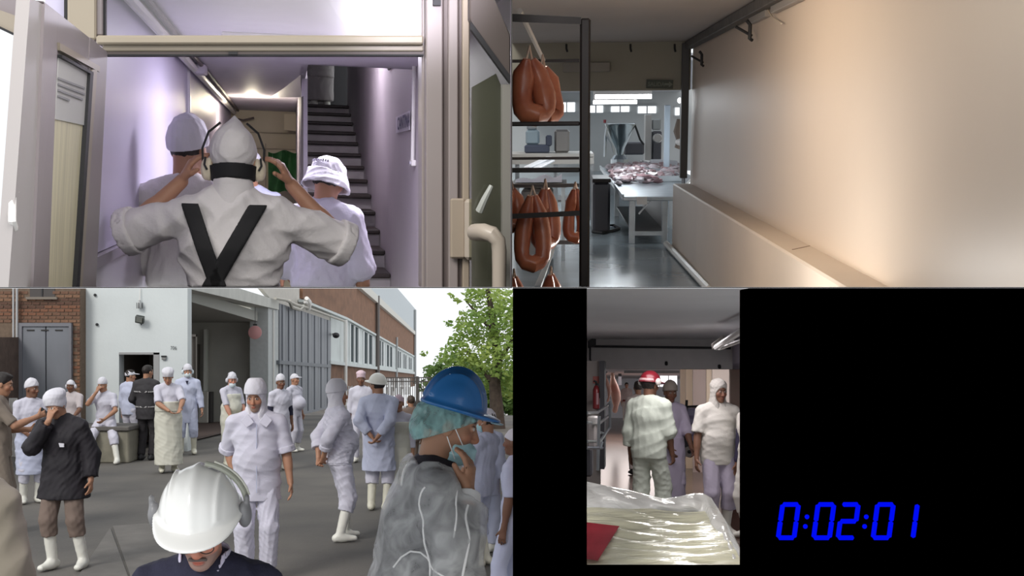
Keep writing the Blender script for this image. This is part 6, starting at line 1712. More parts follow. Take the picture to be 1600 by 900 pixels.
# pipes and brackets
mb = MB(); mb.tube([c_(921, 541, YBm - 0.1), c_(1030, 542.5, YBm - 0.1), c_(1142, 544, YBm - 0.1)], 0.016, 7); single(fc, 'beam_pipe', 'dark pipe along the cross beam', 'pipe', mb, M_gasket, smooth=True)
mb = MB(); mb.tube([c_(922, 541, YBm - 0.12), c_(922, 562, YBm - 0.12), c_(930, 574, YBm - 0.12)], 0.014, 6); single(fc, 'corner_pipe', 'dark pipe bending down at the left end of the beam', 'pipe', mb, M_gasket, smooth=True)
mb = MB(); mb.obox(c_(925, 536, YBm - 0.15), (0.05, 0, 0.02), (0, 0.06, 0), (0, 0, 0.05)); single(fc, 'corner_clamp', 'dark clamp at the left end of the beam pipe', 'clamp', mb, M_gasket, bevel=0.01)
for lab, x0, y0, x1, y1, r, z0, z1 in (('upper pale pipe running to the right corner', 1119, 543, 1175, 506, 0.030, 12, 9.2), ('lower thin pale pipe below it', 1124, 545, 1175, 526, 0.018, 12.2, 10), ('level pale pipe meeting the two slanting ones', 1127, 533.5, 1175, 534, 0.014, 11.5, 11.5)):
    mb = MB(); mb.tube([c_(x0, y0, z0), c_(x1, y1, z1)], r, 7); single(fc, 'ceiling_pipe', lab, 'pipe', mb, mat('pale_grey_pipe', (0.50, 0.50, 0.49), 0.4), smooth=True)
mb = MB(); mb.prism([c_(x, y, 12.4) for x, y in ((1112, 537), (1131, 523), (1134, 533), (1125, 541), (1114, 546))], (0, 0.12, 0)); single(fc, 'pipe_bracket', 'dark steel bracket where the ceiling pipes meet', 'bracket', mb, mat('dark_rail_steel', (0, 0, 0)), bevel=0.006)
for px, py in ((1041, 566), (1124, 571), (1047, 458)):
    y = YBm - 0.02 if py > 500 else 9.3
    mb = MB(); p = c_(px, py, y); mb.tube([p, p + Vector((0, -0.03, -0.03))], 0.02, 6); single(fc, 'beam_hook', 'small dark hook on the ' + {566: 'middle of the cross beam', 571: 'right part of the cross beam', 458: 'ceiling'}[py], 'hook', mb, M_gasket, smooth=True)
# left side: wall, extinguisher, rails, carcass
YV = 14.0
mb = MB(); a, b = c_(905, 600, YV + 0.3), c_(938, 600, YV + 0.3); mb.box((a.x, YV + 0.3, 0), (b.x, YV + 0.5, e + 0.3)); struct(fc, 'wall_left.008', 'grey wall strip carrying the fire extinguisher', mb, mat('warm_grey_strip', (0.36, 0.33, 0.31), 0.7))
mb = MB(); a, b = c_(938, 600, YV + 0.6), c_(946, 600, YV + 0.6); mb.box((a.x, YV + 0.2, 0.6), (b.x, YV + 0.8, e + 0.3)); single(fc, 'dark_column', 'dark upright column beside the fire extinguisher', 'column', mb, mat('dark_motor', (0, 0, 0)))
t = Thing(fc, 'fire_extinguisher', 'dark red fire extinguisher on the left wall', 'extinguisher', c_(931, 641, YV))
q = c_(931.5, 640, YV); u = YV / F
t.part('cylinder', MB().lathe(q, [(2 * u, 0), (5.4 * u, 2 * u), (5.5 * u, 30 * u), (3.5 * u, 36 * u), (1.5 * u, 38 * u)], 16), mat('dark_red_paint', (0.20, 0.018, 0.022), 0.3), smooth=True)
t.part('wall_bracket', MB().box((q.x - 0.02, YV, q.z + 0.12), (q.x + 0.02, YV + 0.3, q.z + 0.15)), M_gasket)
t.part('valve', MB().tube([q + Vector((0, 0, 37 * u)), q + Vector((0, 0, 43 * u)), q + Vector((-4 * u, 0, 45 * u))], 0.016, 6), M_gasket, smooth=True)
t.part('hose', MB().tube([q + Vector((1 * u, -0.02, 41 * u)), q + Vector((6 * u, -0.03, 36 * u)), q + Vector((6.5 * u, -0.03, 18 * u))], 0.010, 6), M_gasket, smooth=True)
t.part('paper_label', MB().box((q.x + 0.5 * u, YV - 5.9 * u, q.z + 8 * u), (q.x + 4.0 * u, YV - 4.6 * u, q.z + 26 * u)), mat('pink_label', (0.42, 0.26, 0.28), 0.6))
single(fc, 'red_notice', 'small red notice above the fire extinguisher', 'notice', cbox(926.5, 588, 936, 599, YV + 0.28, 0.015), mat('red_notice', (0.42, 0.12, 0.10), 0.6))
t = Thing(fc, 'rail_cart', 'grey tubular rail cart at the left of the corridor', 'cart', fc.PZ(935, 735, 0))
for k, (pts, y0, y1) in enumerate((([(917, 645), (933, 645), (952, 632)], 11.5, 13.5), ([(917, 660), (936, 662), (953, 648)], 11.5, 13.5), ([(917, 690), (938, 690), (952, 668)], 11.5, 13.0), ([(917, 700), (941, 700)], 11.3, 11.5), ([(953, 628), (953, 668), (945, 678), (938, 676)], 13.2, 12.5), ([(936, 650), (934, 735)], 11.5, 11.5), ([(941, 690), (938, 700)], 11.4, 11.4))):
    n_ = len(pts); P_ = [c_(x, y, lerp(y0, y1, i / max(1, n_ - 1))) for i, (x, y) in enumerate(pts)]
    t.part('tube_rail', MB().tube(P_, 0.016, 7), M_steel, smooth=True)
t.part('base_box', cbox(917, 655, 931, 700, 12.2, 0.4), mat('warm_grey_box', (0.30, 0.28, 0.27), 0.6), bevel=0.02)
t.part('dark_bin', cbox(910, 700, 925, 745, 11.8, 0.4), mat('dark_motor', (0, 0, 0)), bevel=0.02)
single(fc, 'white_pot', 'small white pot on the rail cart', 'pot', MB().lathe(c_(927, 662, 11.9), [(0.04, 0), (0.06, 0.06), (0.05, 0.08)], 12), M_wplast, smooth=True)
for k, (px, y, top, bot, w, lab) in enumerate(((960, 30, 583, 645, 7.5, 'large pale carcass hanging at the left'), (949, 28, 582, 628, 3.2, 'narrow pinkish carcass left of the large one'))):
    u = y / F; q = c_(px, bot, y); hgt = (bot - top) * u
    t = Thing(fc, 'carcass', lab, 'carcass', q)
    prof = [(0.3 * w, 0), (0.55 * w, 0.05), (0.5 * w, 0.16), (0.95 * w, 0.34), (1.0 * w, 0.5), (0.85 * w, 0.66), (0.45 * w, 0.85), (0.3 * w, 1.0)]
    t.part('side_of_meat', MB().tube([q + Vector((0.05 * math.sin(h * 5), 0, h * hgt)) for _, h in prof], [r * u for r, _ in prof], 12), mat('carcass_pink', (0.62, 0.42, 0.33), 0.45, vary=0.5, vscale=2.2, col2=(0.42, 0.16, 0.12)), smooth=True)
    t.part('hook', MB().tube([q + Vector((0.05 * math.sin(5.0), 0, hgt - 0.02)), q + Vector((0, 0, hgt + 0.02))], 0.02, 6), M_steel, smooth=True)
single(fc, 'hanging_strip', 'dark hanging strip between carcass and far worker', 'strip', cbox(966, 568, 971, 602, 33, 0.1), mat('dark_motor', (0, 0, 0)))
single(fc, 'overhead_track', 'dark overhead track beyond the cross beam', 'track', cbox(975, 579, 1062, 583, 22, 0.15), mat('dark_motor', (0, 0, 0)))

# bin of meat on a trolley
YC = 16.0
u = YC / F
t = Thing(fc, 'meat_trolley', 'black trolley with a pole and pale wheels in the corridor', 'trolley', fc.PZ(1075, 1.63 * F / YC + 602, 0))
a, b = c_(1058, 700, YC), c_(1104, 690, YC)
t.part('base', MB().box((a.x, YC, a.z), (b.x, YC + 0.5, b.z)), mat('dark_motor', (0, 0, 0)), bevel=0.01)
t.part('pole', MB().tube([c_(1070, 692, YC - 0.08), c_(1073, 625, YC - 0.08)], 0.018, 7), M_gasket, smooth=True)
t.part('cross_arm', MB().tube([c_(1060, 636, YC - 0.08), c_(1106, 634, YC - 0.08)], 0.014, 7), M_gasket, smooth=True)
t.part('wheel_guard', MB().prism([c_(x, y, YC - 0.1) for x, y in ((1064, 702), (1069, 688), (1082, 688), (1087, 702), (1085, 712), (1066, 712))], (0, 0.05, 0)), mat('dark_motor', (0, 0, 0)))
for px in (1077, 1099):
    w_ = t.part('wheel', MB().lathe(c_(px, 706, YC - 0.12), [(0.072, 0), (0.078, 0.02), (0.072, 0.05)], 18, ax=(0, 1, 0)), mat('pale_wheel', (0.50, 0.46, 0.43), 0.5), smooth=True)
    t.part('hub', MB().lathe(c_(px, 706, YC - 0.13), [(0.026, 0), (0.02, 0.02)], 10, ax=(0, 1, 0)), M_gasket, w_, smooth=True)
for k, (y0, y1) in enumerate(((690, 665), (664, 637))):
    t = Thing(fc, 'meat_crate', ('lower' if k == 0 else 'upper') + ' lilac plastic crate on the trolley', 'crate', c_(1080, y0, YC + 0.25))
    a, b = c_(1057, y0, YC + 0.02), c_(1103, y1, YC + 0.02)
    M_crate = mat('lilac_crate', (0.44, 0.40, 0.60), 0.4, vary=0.12)
    t.part('crate_body', MB().box((a.x, YC + 0.02, a.z + 0.004), (b.x, YC + 0.48, b.z - 0.012)), M_crate, bevel=0.012)
    t.part('rim', MB().box((a.x - 0.01, YC + 0.005, b.z - 0.035), (b.x + 0.01, YC + 0.49, b.z - 0.006)), M_crate, bevel=0.006)
    for m in range(3):
        x = lerp(a.x, b.x, (m + 0.5) / 3); t.part('grip_slot', MB().box((x - 0.035, YC + 0.012, lerp(a.z, b.z, 0.35)), (x + 0.035, YC + 0.022, lerp(a.z, b.z, 0.55))), mat('lilac_slot', (0.25, 0.22, 0.38), 0.5))
rs = random.Random(5)
zt_c = c_(0, 637, YC).z
for k in range(22):
    mb = chunk(0.05, 40 + k)
    o = bpy.data.objects.new('red_meat_piece', mesh_of(mb, None, None, 0, True, 'red_meat_piece')); COL.objects.link(o)
    o.data.materials.append(mat('red_meat', (0.55, 0.10, 0.09), 0.35, vscale=14, col2=(0.62, 0.38, 0.35)))
    px = rs.uniform(1062, 1101); hh = (1 - abs(px - 1083) / 24) * 0.07
    o.matrix_world = fc.M @ Matrix.Translation(Vector((c_(px, 637, YC + 0.25).x, YC + rs.uniform(0.1, 0.4), zt_c + 0.01 + rs.uniform(0.2, 1) * hh))) @ Matrix.Rotation(rs.uniform(0, 6), 4, 'Z')
    o['label'] = 'red meat piece heaped in the upper lilac crate'; o['category'] = 'meat'; o['group'] = 'red meat in the lilac crate'

# pallet box wrapped in film in the foreground
M_film = mat('cream_wrapping_film', (0.74, 0.71, 0.54), 0.27, vary=0.12, vscale=5, stretch=(1, 1, 1), coat=0.4)
fb_ = M_film.node_tree
def wrinkle_bump(m, scale, stretch, strength):
    t_ = m.node_tree; b_ = t_.nodes['Principled BSDF']
    tc = t_.nodes.new('ShaderNodeTexCoord'); mp = t_.nodes.new('ShaderNodeMapping'); mp.inputs['Scale'].default_value = stretch
    n_ = t_.nodes.new('ShaderNodeTexNoise'); n_.inputs['Scale'].default_value = scale; n_.inputs['Detail'].default_value = 4; n_.inputs['Distortion'].default_value = 0.8
    bp = t_.nodes.new('ShaderNodeBump'); bp.inputs['Strength'].default_value = strength; bp.inputs['Distance'].default_value = 0.02
    t_.links.new(tc.outputs['Object'], mp.inputs['Vector']); t_.links.new(mp.outputs['Vector'], n_.inputs['Vector']); t_.links.new(n_.outputs['Fac'], bp.inputs['Height']); t_.links.new(bp.outputs['Normal'], b_.inputs['Normal'])
wrinkle_bump(M_film, 5.0, (1.0, 5.0, 5.0), 0.9)
M_liner = mat('white_plastic_liner', (0.70, 0.68, 0.66), 0.25, vary=0.10, vscale=6, coat=0.3)
wrinkle_bump(M_liner, 6.0, (1.5, 3.0, 3.0), 0.7)
t = Thing(fc, 'wrapped_pallet_box', 'cream pallet box wrapped in creased plastic film in the foreground', 'box', c_(1040, 940, 3.5))
def dsurf(py): return lerp(3.80, 3.32, min(1.3, max(0, (py - 796) / 100.0)))
def spt(u, v):
    py = lerp(796, 930, v)
    xr_e = lerp(1112, 1172, max(0, (py - 800) / 100.0))
    px = lerp(895, xr_e, u)
    p = c_(px, py, dsurf(py))
    p.z += 0.004 * math.sin(v * 60 + 2 * math.sin(u * 6)) * math.sin(u * 9 + 1) + 0.006 * math.sin(u * 5 + v * 7)
    return p
mb = MB(); mb.grid(spt, 60, 60); t.part('film_sheet', mb, M_film, smooth=True)
topc = [(890, 746), (917, 752), (950, 759), (985, 766), (1015, 774), (1037, 778.5), (1058, 776), (1085, 770), (1100, 771), (1112, 778), (1125, 799), (1140, 824), (1156, 858), (1168, 888), (1176, 915)]
botc = [(890, 804), (917, 803), (950, 805), (985, 804), (1015, 802), (1037, 800), (1058, 800), (1078, 801), (1090, 801), (1098, 804), (1108, 818), (1120, 838), (1136, 868), (1150, 896), (1160, 920)]
def curve(cv, s):
    f = s * (len(cv) - 1); i = min(int(f), len(cv) - 2); w = f - i
    w = w * w * (3 - 2 * w) if False else w
    return lerp(cv[i][0], cv[i + 1][0], w), lerp(cv[i][1], cv[i + 1][1], w)
def rimpt(u, v):
    x0, y0 = curve(botc, u); x1, y1 = curve(topc, u)
    side = max(0.0, (u - 0.58) / 0.42)
    d0 = lerp(dsurf(796), dsurf(y0), min(1, side * 3)) if side > 0 else dsurf(796)
    d = d0 + 0.02
    if v <= 0.7:
        k = v / 0.7; px, py = lerp(x0, x1, k), lerp(y0, y1, k)
        return c_(px, py, d + 0.05 * k - 0.03 * math.sin(k * math.pi) + 0.006 * math.sin(u * 40 + k * 6))
    k = (v - 0.7) / 0.3
    p = c_(x1, y1, d + 0.05); p.y += 0.10 * math.sin(k * math.pi / 2); p.z -= 0.22 * (1 - math.cos(k * math.pi / 2)); p.x += 0.06 * k * side
    return p
mb = MB(); mb.grid(rimpt, 90, 26); t.part('liner_rim', mb, M_liner, smooth=True)
mb = MB(); q0, q1 = c_(890, 930, 3.32), c_(1172, 800, 3.9); mb.box((q0.x, 3.34, 0), (q1.x, 3.9, q0.z - 0.10)); t.part('box_side', mb, mat('cream_board', (0.6, 0.58, 0.48), 0.6))
lb = [(908, 815), (968, 822), (934, 876), (904, 872)]
mb = MB()
def labpt(u, v):
    ax, ay = lerp(lb[0][0], lb[1][0], u), lerp(lb[0][1], lb[1][1], u); bx, by = lerp(lb[3][0], lb[2][0], u), lerp(lb[3][1], lb[2][1], u)
    px, py = lerp(ax, bx, v), lerp(ay, by, v)
    p = c_(px, py, dsurf(py) - 0.022); return p
mb.grid(labpt, 12, 12)
single(fc, 'red_label', 'red label sheet under the film of the wrapped box', 'label', mb, mat('red_label_paper', (0.42, 0.035, 0.055), 0.25, vary=0.35, vscale=9, coat=0.4), smooth=True)
# lamps of the corridor
lamp(fc, 'AREA', 'corridor_lamp', (0.3, 12.0, zc - 0.03), 28, (1.0, 0.93, 0.95), size=0.8, size_y=1.5, to=(0.3, 12.0, 0))
lamp(fc, 'AREA', 'panel_lamp', (0.9, 18.2, e + 0.28), 48, (1.0, 0.86, 0.74), size=1.0, size_y=0.6, to=(1.2, 20.5, 0.9))
lamp(fc, 'AREA', 'far_corridor_lamp', (-0.3, 34, e + 0.25), 260, (1.0, 0.88, 0.84), size=2, size_y=8, to=(-0.3, 34, 0))
lamp(fc, 'POINT', 'front_corridor_lamp', (0.2, 5.6, e + 0.50), 32, (1.0, 0.97, 0.93), size=0.1)
# ================================================================= THE PEOPLE
M_cw = mat('white_work_cloth', (0.60, 0.59, 0.68), 0.85, vary=0.05, vscale=5, bump=0.12, bscale=90)
M_cb = mat('bluish_white_cloth', (0.52, 0.55, 0.70), 0.85, vary=0.05, vscale=5, bump=0.12, bscale=90)
M_cc = mat('cream_white_cloth', (0.70, 0.68, 0.62), 0.85, vary=0.06, vscale=5, bump=0.12, bscale=90)
M_ap = mat('cream_apron', (0.66, 0.65, 0.56), 0.55, vary=0.07, vscale=4)
M_cap = mat('white_cap_cloth', (0.64, 0.63, 0.68), 0.85, bump=0.1, bscale=80)
M_boot = mat('cream_rubber_boot', (0.70, 0.68, 0.56), 0.35, vary=0.08, vscale=6)
M_bootw = mat('white_rubber_boot', (0.78, 0.77, 0.70), 0.35, vary=0.08, vscale=6)
M_navy = mat('navy_knit', (0.022, 0.022, 0.050), 0.9, vary=0.3, vscale=20, bump=0.15, bscale=120)
M_blackcl = mat('black_jacket_cloth', (0.014, 0.011, 0.016), 0.75, vary=0.3, vscale=8)
M_khaki = mat('khaki_cloth', (0.25, 0.205, 0.165), 0.9, vary=0.15, vscale=6)
M_brown = mat('brown_trouser_cloth', (0.19, 0.14, 0.115), 0.9, vary=0.15, vscale=6)
M_beigej = mat('beige_jacket_cloth', (0.27, 0.235, 0.185), 0.9, vary=0.12, vscale=4)
M_hair = mat('dark_hair', (0.018, 0.012, 0.010), 0.6, vary=0.4, vscale=60)
M_hairb = mat('brown_hair', (0.06, 0.035, 0.022), 0.6, vary=0.4, vscale=60)
M_pinkc = mat('pale_pink_cap', (0.66, 0.50, 0.56), 0.85)
M_maskm = mat('pale_blue_mask', (0.42, 0.66, 0.70), 0.7)
M_maskw = mat('white_blue_mask', (0.62, 0.70, 0.74), 0.7)
M_muff = mat('cream_ear_cup', (0.72, 0.66, 0.50), 0.4)
M_bandm = mat('black_headband', (0.02, 0.02, 0.02), 0.5)
M_phone = mat('phone_black', (0.01, 0.01, 0.012), 0.2)

# ---------------- yard
# 1 khaki man at the left edge
P = Person(FY, 'man in khaki shirt and trousers holding a phone at the far left edge', stand(FY, -2, 834), -75, H=1.92, skin='tan', rh=(0.08, 0.40, 1.27), lh=(-0.10, 0.30, 1.12), rel=(0.6, -0.6, -0.8), head=(0, 14, 0), curl=(1.0, 1.2), rn=(-1, 0, 0.2), res=0.018, fine=0.009, seed=11)
P.top(M_khaki, hem=0.84, sleeve=0.9); P.trousers(M_khaki, end=0.34); P.boots(M_bootw); P.hair(M_hair, front=0.06)
mb = MB(); c = P.W[1] + P.HD[1] * 0.10 + P.HN[1] * 0.02
P.T_local('phone', mb.obox(c, (0.006, 0, 0), (0, 0.03, 0.03), (0, -0.05, 0.05)), M_phone) if False else None
ph = Thing(FY, 'mobile_phone', 'dark mobile phone held by the man in khaki', 'phone', P.T.L @ Vector(c))
mb = MB(); mb.obox(P.T.L @ Vector(c), P.T.L.to_3x3() @ Vector((0.005, 0, 0)), P.T.L.to_3x3() @ Vector((0, 0.025, 0.03)), P.T.L.to_3x3() @ Vector((0, -0.05, 0.045)))
ph.part('phone_body', mb, M_phone, bevel=0.003)
# 2 white capped man with long apron
P = Person(FY, 'man in white with a round cap and long apron behind the khaki man', stand(FY, 48, 786), 215, H=1.73, skin='dark', head=(35, 3, 0), rh=(0.12, 0.26, 1.02), lh=(-0.10, 0.27, 1.0), curl=(0.8, 0.8), seed=12)
P.top(M_cw, sleeve=1.5); P.trousers(M_cw, end=0.30); P.apron(M_cb, hem=0.42, r1=(0.21, 0.16)); P.boots(M_bootw); P.cap(M_cap, tall=0.03, front=0.05, back=0.0)
# 3 black jacket
P = Person(FY, 'person in a black jacket and white hair cover with a hand over the face', stand(FY, 99, 888), 172, H=1.80, skin='tan', lean=3, head=(-10, 20, 8), rh=(0.03, 0.215, 1.47), rE=(0.215, 0.20, 1.21), rhd=(-0.30, -0.12, 0.93), rn=(-0.35, -0.9, 0.1), curl=(0.6, 0.55), lh=(-0.30, 0.02, 0.88), spread=0.13, res=0.014, fine=0.0065, seed=13, wide=1.12, lf=(-0.20, -0.02, 0.085), rf=(0.08, 0.06, 0.085))
P.top(M_blackcl, hem=0.70, sleeve=1.9, o=0.030, flare=1.25, sflare=1.25, wr=0.009, skirt_r=(0.205, 0.165)); P.trousers(M_brown, end=0.33, loose=1.12); P.boots(M_bootw, top=0.38)
P.cap(M_cap, tall=0.02, front=0.035, back=-0.10, o=0.020, puff=0.02, wr=0.002, name='hair_cover')
mb = MB(); mb.prism([Vector(P.t(-0.10, 0.145, 1.22)), Vector(P.t(-0.06, 0.15, 1.22)), Vector(P.t(-0.05, 0.15, 1.26)), Vector(P.t(-0.10, 0.145, 1.255))], (0, 0.012, 0)); P.T_local('chest_badge', mb, M_cap)
# 4 seated behind
P = Person(FY, 'worker in pinkish grey clothes and white earmuffs seated behind the black jacket', Vector(((112 - 800) / F * 21.65, 21.65, 0)), 175, H=1.62, skin='dark', pelvis=(0, 0, 0.80), head=(0, 10, 0), rf=(0.10, 0.36, 0.085), lf=(-0.16, 0.38, 0.085), rh=(0.13, 0.36, 0.93), lh=(-0.20, 0.35, 0.93), seed=14)
M_pg = mat('pinkish_grey_cloth', (0.50, 0.45, 0.46), 0.9)
P.top(M_pg, hem=0.86, sleeve=0.9); P.trousers(M_pg, end=0.34); P.boots(M_bootw); P.cap(M_cap, front=0.05); P.earmuffs(M_cap, M_bandm)
# 5 seated man, hand at mouth
P = Person(FY, 'seated man in white with a hand at his mouth on the ledge', Vector(((165 - 800) / F * 21.6, 21.6, 0)), 178, H=1.72, skin='tan', pelvis=(0, 0, 0.79), lean=8, head=(-12, 8, 0), rf=(0.16, 0.36, 0.085), lf=(-0.36, 0.36, 0.085), rk=(0.15, 1, 0.6), lk=(-0.35, 1, 0.6), rh=(0.075, 0.235, 1.355), rE=(0.245, 0.25, 1.12), rhd=(-0.5, -0.05, 0.85), rn=(-0.4, -0.9, 0), lh=(-0.10, 0.30, 0.84), lel=(-1, -0.3, 0), curl=(0.6, 1.0), seed=15)
P.top(M_cw, hem=0.87, sleeve=0.8, sflare=1.1); P.trousers(M_cw, end=0.36, loose=1.15); P.boots(M_bootw, top=0.37); P.cap(M_cap, tall=0.025, front=0.05, back=0.0)
# 6 man entering the doorway
P = Person(FY, 'man in white seen from behind entering the dark doorway', FY.PZ(202, 709, 0), -25, H=1.68, head=(-40, 5, 0), skin='tan', seed=16, res=0.018)
P.top(M_cb, hem=0.82, sleeve=1.7); P.trousers(M_cw, end=0.30); P.boots(M_bootw, top=0.12); P.hair(M_hair); P.cap(M_cap, front=0.04, back=-0.01, peak=True)
# 7 dark jacket with reflective stripe
P = Person(FY, 'man in a dark jacket with a grey back stripe seen from behind', FY.PZ(229, 719, 0), -8, H=1.80, skin='tan', head=(-25, 6, 0), seed=17, wide=1.08, lh=(-0.22, 0.20, 1.0), rh=(0.22, 0.22, 1.02))
M_dj = mat('dark_jacket_cloth', (0.035, 0.032, 0.036), 0.8, vary=0.2)
j = P.top(M_dj, hem=0.76, sleeve=1.9, o=0.026, flare=1.05); P.trousers(mat('dark_trousers', (0.03, 0.027, 0.03), 0.9), end=0.10); P.boots(M_gasket, top=0.12, name='shoe'); P.hair(M_hair, front=0.05, back=-0.10)
for zz in (1.27, 0.99):
    P.add('reflective_stripe', s_shell(s_and(s_off(s_union(P.torso(0.026), 0.05), 0.012), s_half(P.t(0, 0, zz + 0.018), P.up), s_half(P.t(0, 0, zz - 0.018), -P.up)), 0.004), [P.t(-.2, -.2, zz), P.t(.2, .2, zz)], mat('grey_stripe', (0.32, 0.31, 0.31), 0.5), parent=j, res=0.012)
# 8 apron man
P = Person(FY, 'man in white with a long cream apron holding his hands together', FY.PZ(263, 738, 0), 205, H=1.80, skin='tan', head=(-12, 26, 0), rh=(0.05, 0.36, 1.06), lh=(-0.12, 0.42, 1.08), rel=(1, -0.4, -0.4), lel=(-1, -0.4, -0.4), rn=(-0.2, -0.2, 1), ln=(0.2, -0.2, 1), curl=(0.3, 0.4), seed=18, belly=0.03)
P.top(M_cw, hem=0.85, sleeve=0.95, sflare=1.15); P.trousers(M_cw, end=0.2); P.boots(M_boot); P.apron(M_ap, top=1.14, hem=0.14, r1=(0.235, 0.20), o=0.062)
P.apron(M_ap, top=1.20, hem=1.03, r1=(0.19, 0.15), name='apron_fold', o=0.066); P.hood(M_cap, drape=0.16, face=(0.060, 0.070)) if False else P.cap(M_cap, tall=0.02, front=0.045, back=-0.06, o=0.014, puff=0.01)
ap_scarf = P.hadd('cap_tail', s_wr(s_tube(P.hl(0.03, -0.09, 0.0), P.hl(0.06, -0.11, -0.13), P.Hm @ A(1, 0, 0), (0.05, 0.015), (0.035, 0.012)), 0.003, 3), M_cap)
# 9 masked man in blue-white coat
P = Person(FY, 'masked man in a long bluish white coat beside the loading bay post', FY.PZ(293, 710, 0), 192, H=1.78, skin='tan', head=(8, 6, 0), rh=(0.13, 0.34, 1.0), lh=(-0.28, 0.05, 0.86), curl=(0.8, 0.5), seed=19, spread=0.12)
P.top(M_cb, hem=0.62, sleeve=1.85, o=0.022, flare=1.1); P.trousers(M_cb, end=0.34, loose=1.15); P.boots(M_boot, top=0.38); P.cap(M_cap, tall=0.02, front=0.04, back=-0.04, o=0.014); P.mask(M_maskw, z=-0.06); P.earmuffs(M_maskw, M_bandm)
mb = MB(); mb.prism([Vector(P.t(-0.03, 0.12, 1.45)), Vector(P.t(0.03, 0.12, 1.45)), Vector(P.t(0, 0.13, 1.37))], (0, 0.012, 0)); P.T_local('navy_collar', mb, M_navy)
# 10 man with yellow gloves
P = Person(FY, 'man in white apron with yellow gloves and a mask pulled to his chin', FY.PZ(361, 729, 0), 232, H=1.70, skin='rosy', head=(-18, 16, 0), rh=(0.16, 0.26, 0.84), lh=(-0.16, 0.26, 0.88), rel=(1, -0.5, -0.2), seed=20, belly=0.03)
P.top(M_cw, hem=0.80, sleeve=0.95); P.trousers(M_cc, end=0.3); P.boots(M_boot); P.apron(M_ap, top=1.10, hem=0.35, bib=1.36); P.cap(M_cap, tall=0.015, front=0.045, back=-0.02); P.mask(M_maskw, z=-0.085); P.earmuffs(M_cap, M_bandm, over=True)
for i in (0, 1):
    P.add('yellow_glove', s_and(s_off(s_union([(s_cone(P.E[i], P.W[i], 0.042, 0.03), 0), (P.hand(i), 0.012)]), 0.007), s_half(P.E[i] + (P.W[i] - P.E[i]) * 0.72, P.E[i] - P.W[i])), [P.W[i], P.W[i] + P.HD[i] * 0.12], mat('yellow_glove', (0.62, 0.55, 0.12), 0.5), res=0.009, pad=0.1)
# 11 the man in the middle
P = Person(FY, 'man in white jacket and hooded cap standing in the middle of the yard', Vector((-2.46, 11.1, 0)), 192, H=1.90, skin='tan', head=(-14, 10, 0), lh=(-0.30, 0.06, 0.83), rh=(0.20, -0.10, 0.92), lel=(-0.6, -1, 0), curl=(0.5, 0.7), res=0.011, fine=0.0045, seed=21, wide=1.12, belly=0.02, headsize=0.98, hair_face=(0.25, 0.2, 0.17))
j = P.top(M_cw, hem=0.72, sleeve=(0.85, 1.0), o=0.026, flare=1.08, sflare=1.22, wr=0.0055, skirt_r=(0.185, 0.14), cuffs=M_cw, freq=18); P.trousers(M_cw, end=0.12, loose=1.15, wr=0.008); P.boots(M_bootw, top=0.14)
P.hood(M_cap, top=0.03, face=(0.086, 0.096), drape=0.19)
P.cap(M_cap, tall=0.05, front=0.052, back=0.03, o=0.026, name='cap_band', wr=0.002)
for sg in (-1, 1):
    mb = MB(); q = lambda x, y, z: Vector(P.t(sg * x, y, z)); mb.prism([q(0.02, 0.150, 1.415), q(0.075, 0.115, 1.49), q(0.135, 0.135, 1.43), q(0.085, 0.165, 1.37)], (0, 0.014, 0)); P.T_local('collar_flap', mb, M_cw, j, smooth=False, bevel=0.003)
mb = MB(); mb.tube([Vector(P.t(0.0, 0.150, 1.40)), Vector(P.t(0.0, 0.163, 1.25)), Vector(P.t(0.0, 0.168, 1.05)), Vector(P.t(0.0, 0.170, 0.80))], 0.004, 5); P.T_local('placket', mb, M_cb, j)
# 12, 13 pair by the gate
P = Person(FY, 'man in white with dark blue under sleeves, nearer of two by the gate', FY.PZ(438, 735, 0), 222, H=1.66, skin='dark', head=(-10, 4, 0), seed=22)
P.top(M_cw, hem=0.80, sleeve=0.75); P.trousers(M_cw, end=0.2); P.boots(M_bootw, top=0.2); P.cap(M_cap, tall=0.035, front=0.05, back=0.0)
for i in (0, 1):
    P.add('under_sleeve', s_union([s_cone(P.S[i] + (P.E[i] - P.S[i]) * 0.7, P.E[i], 0.05, 0.048), s_cone(P.E[i], P.E[i] + (P.W[i] - P.E[i]) * 0.35, 0.048, 0.044)]), [P.E[i]], M_navy, pad=0.16)
P = Person(FY, 'stout man in white with a peaked cap, farther of two by the gate', FY.PZ(460, 706, 0), 245, H=1.58, skin='tan', head=(0, 0, 0), seed=23, belly=0.10, wide=1.15)
P.top(M_cw, hem=0.80, sleeve=1.2); P.trousers(M_cw, end=0.2); P.boots(M_bootw, top=0.2); P.cap(M_cap, tall=0.01, front=0.05, back=0.0, peak=True)
# 14 man with hands behind his back
P = Person(FY, 'man in white quilted vest and hood with hands behind his back', FY.PZ(530, 845, 0), -62, H=1.80, skin='tan', lean=-3, head=(-12, 2, 0), rh=(0.06, -0.20, 0.96), lh=(-0.06, -0.22, 0.94), rel=(1, -0.9, 0.1), lel=(-1, -0.9, 0.1), curl=(0.9, 0.9), res=0.012, fine=0.006, seed=24, belly=0.05, wide=1.05, rf=(0.11, -0.03, 0.085), lf=(-0.10, 0.10, 0.085))
P.top(M_cw, hem=0.86, sleeve=1.45, o=0.024, sflare=1.15, wr=0.006, cuffs=M_cw)
P.top(M_cw, hem=0.88, sleeve=0, o=0.036, wr=0.010, name='quilted_vest', freq=34, collar=False); P.trousers(M_cw, end=0.34, loose=1.2, wr=0.008); P.boots(M_bootw, top=0.38)
P.hood(M_cap, top=0.02, drape=0.20); P.cap(M_cap, tall=0.05, front=0.05, back=0.03, o=0.026, name='cap_band', wr=0.002)
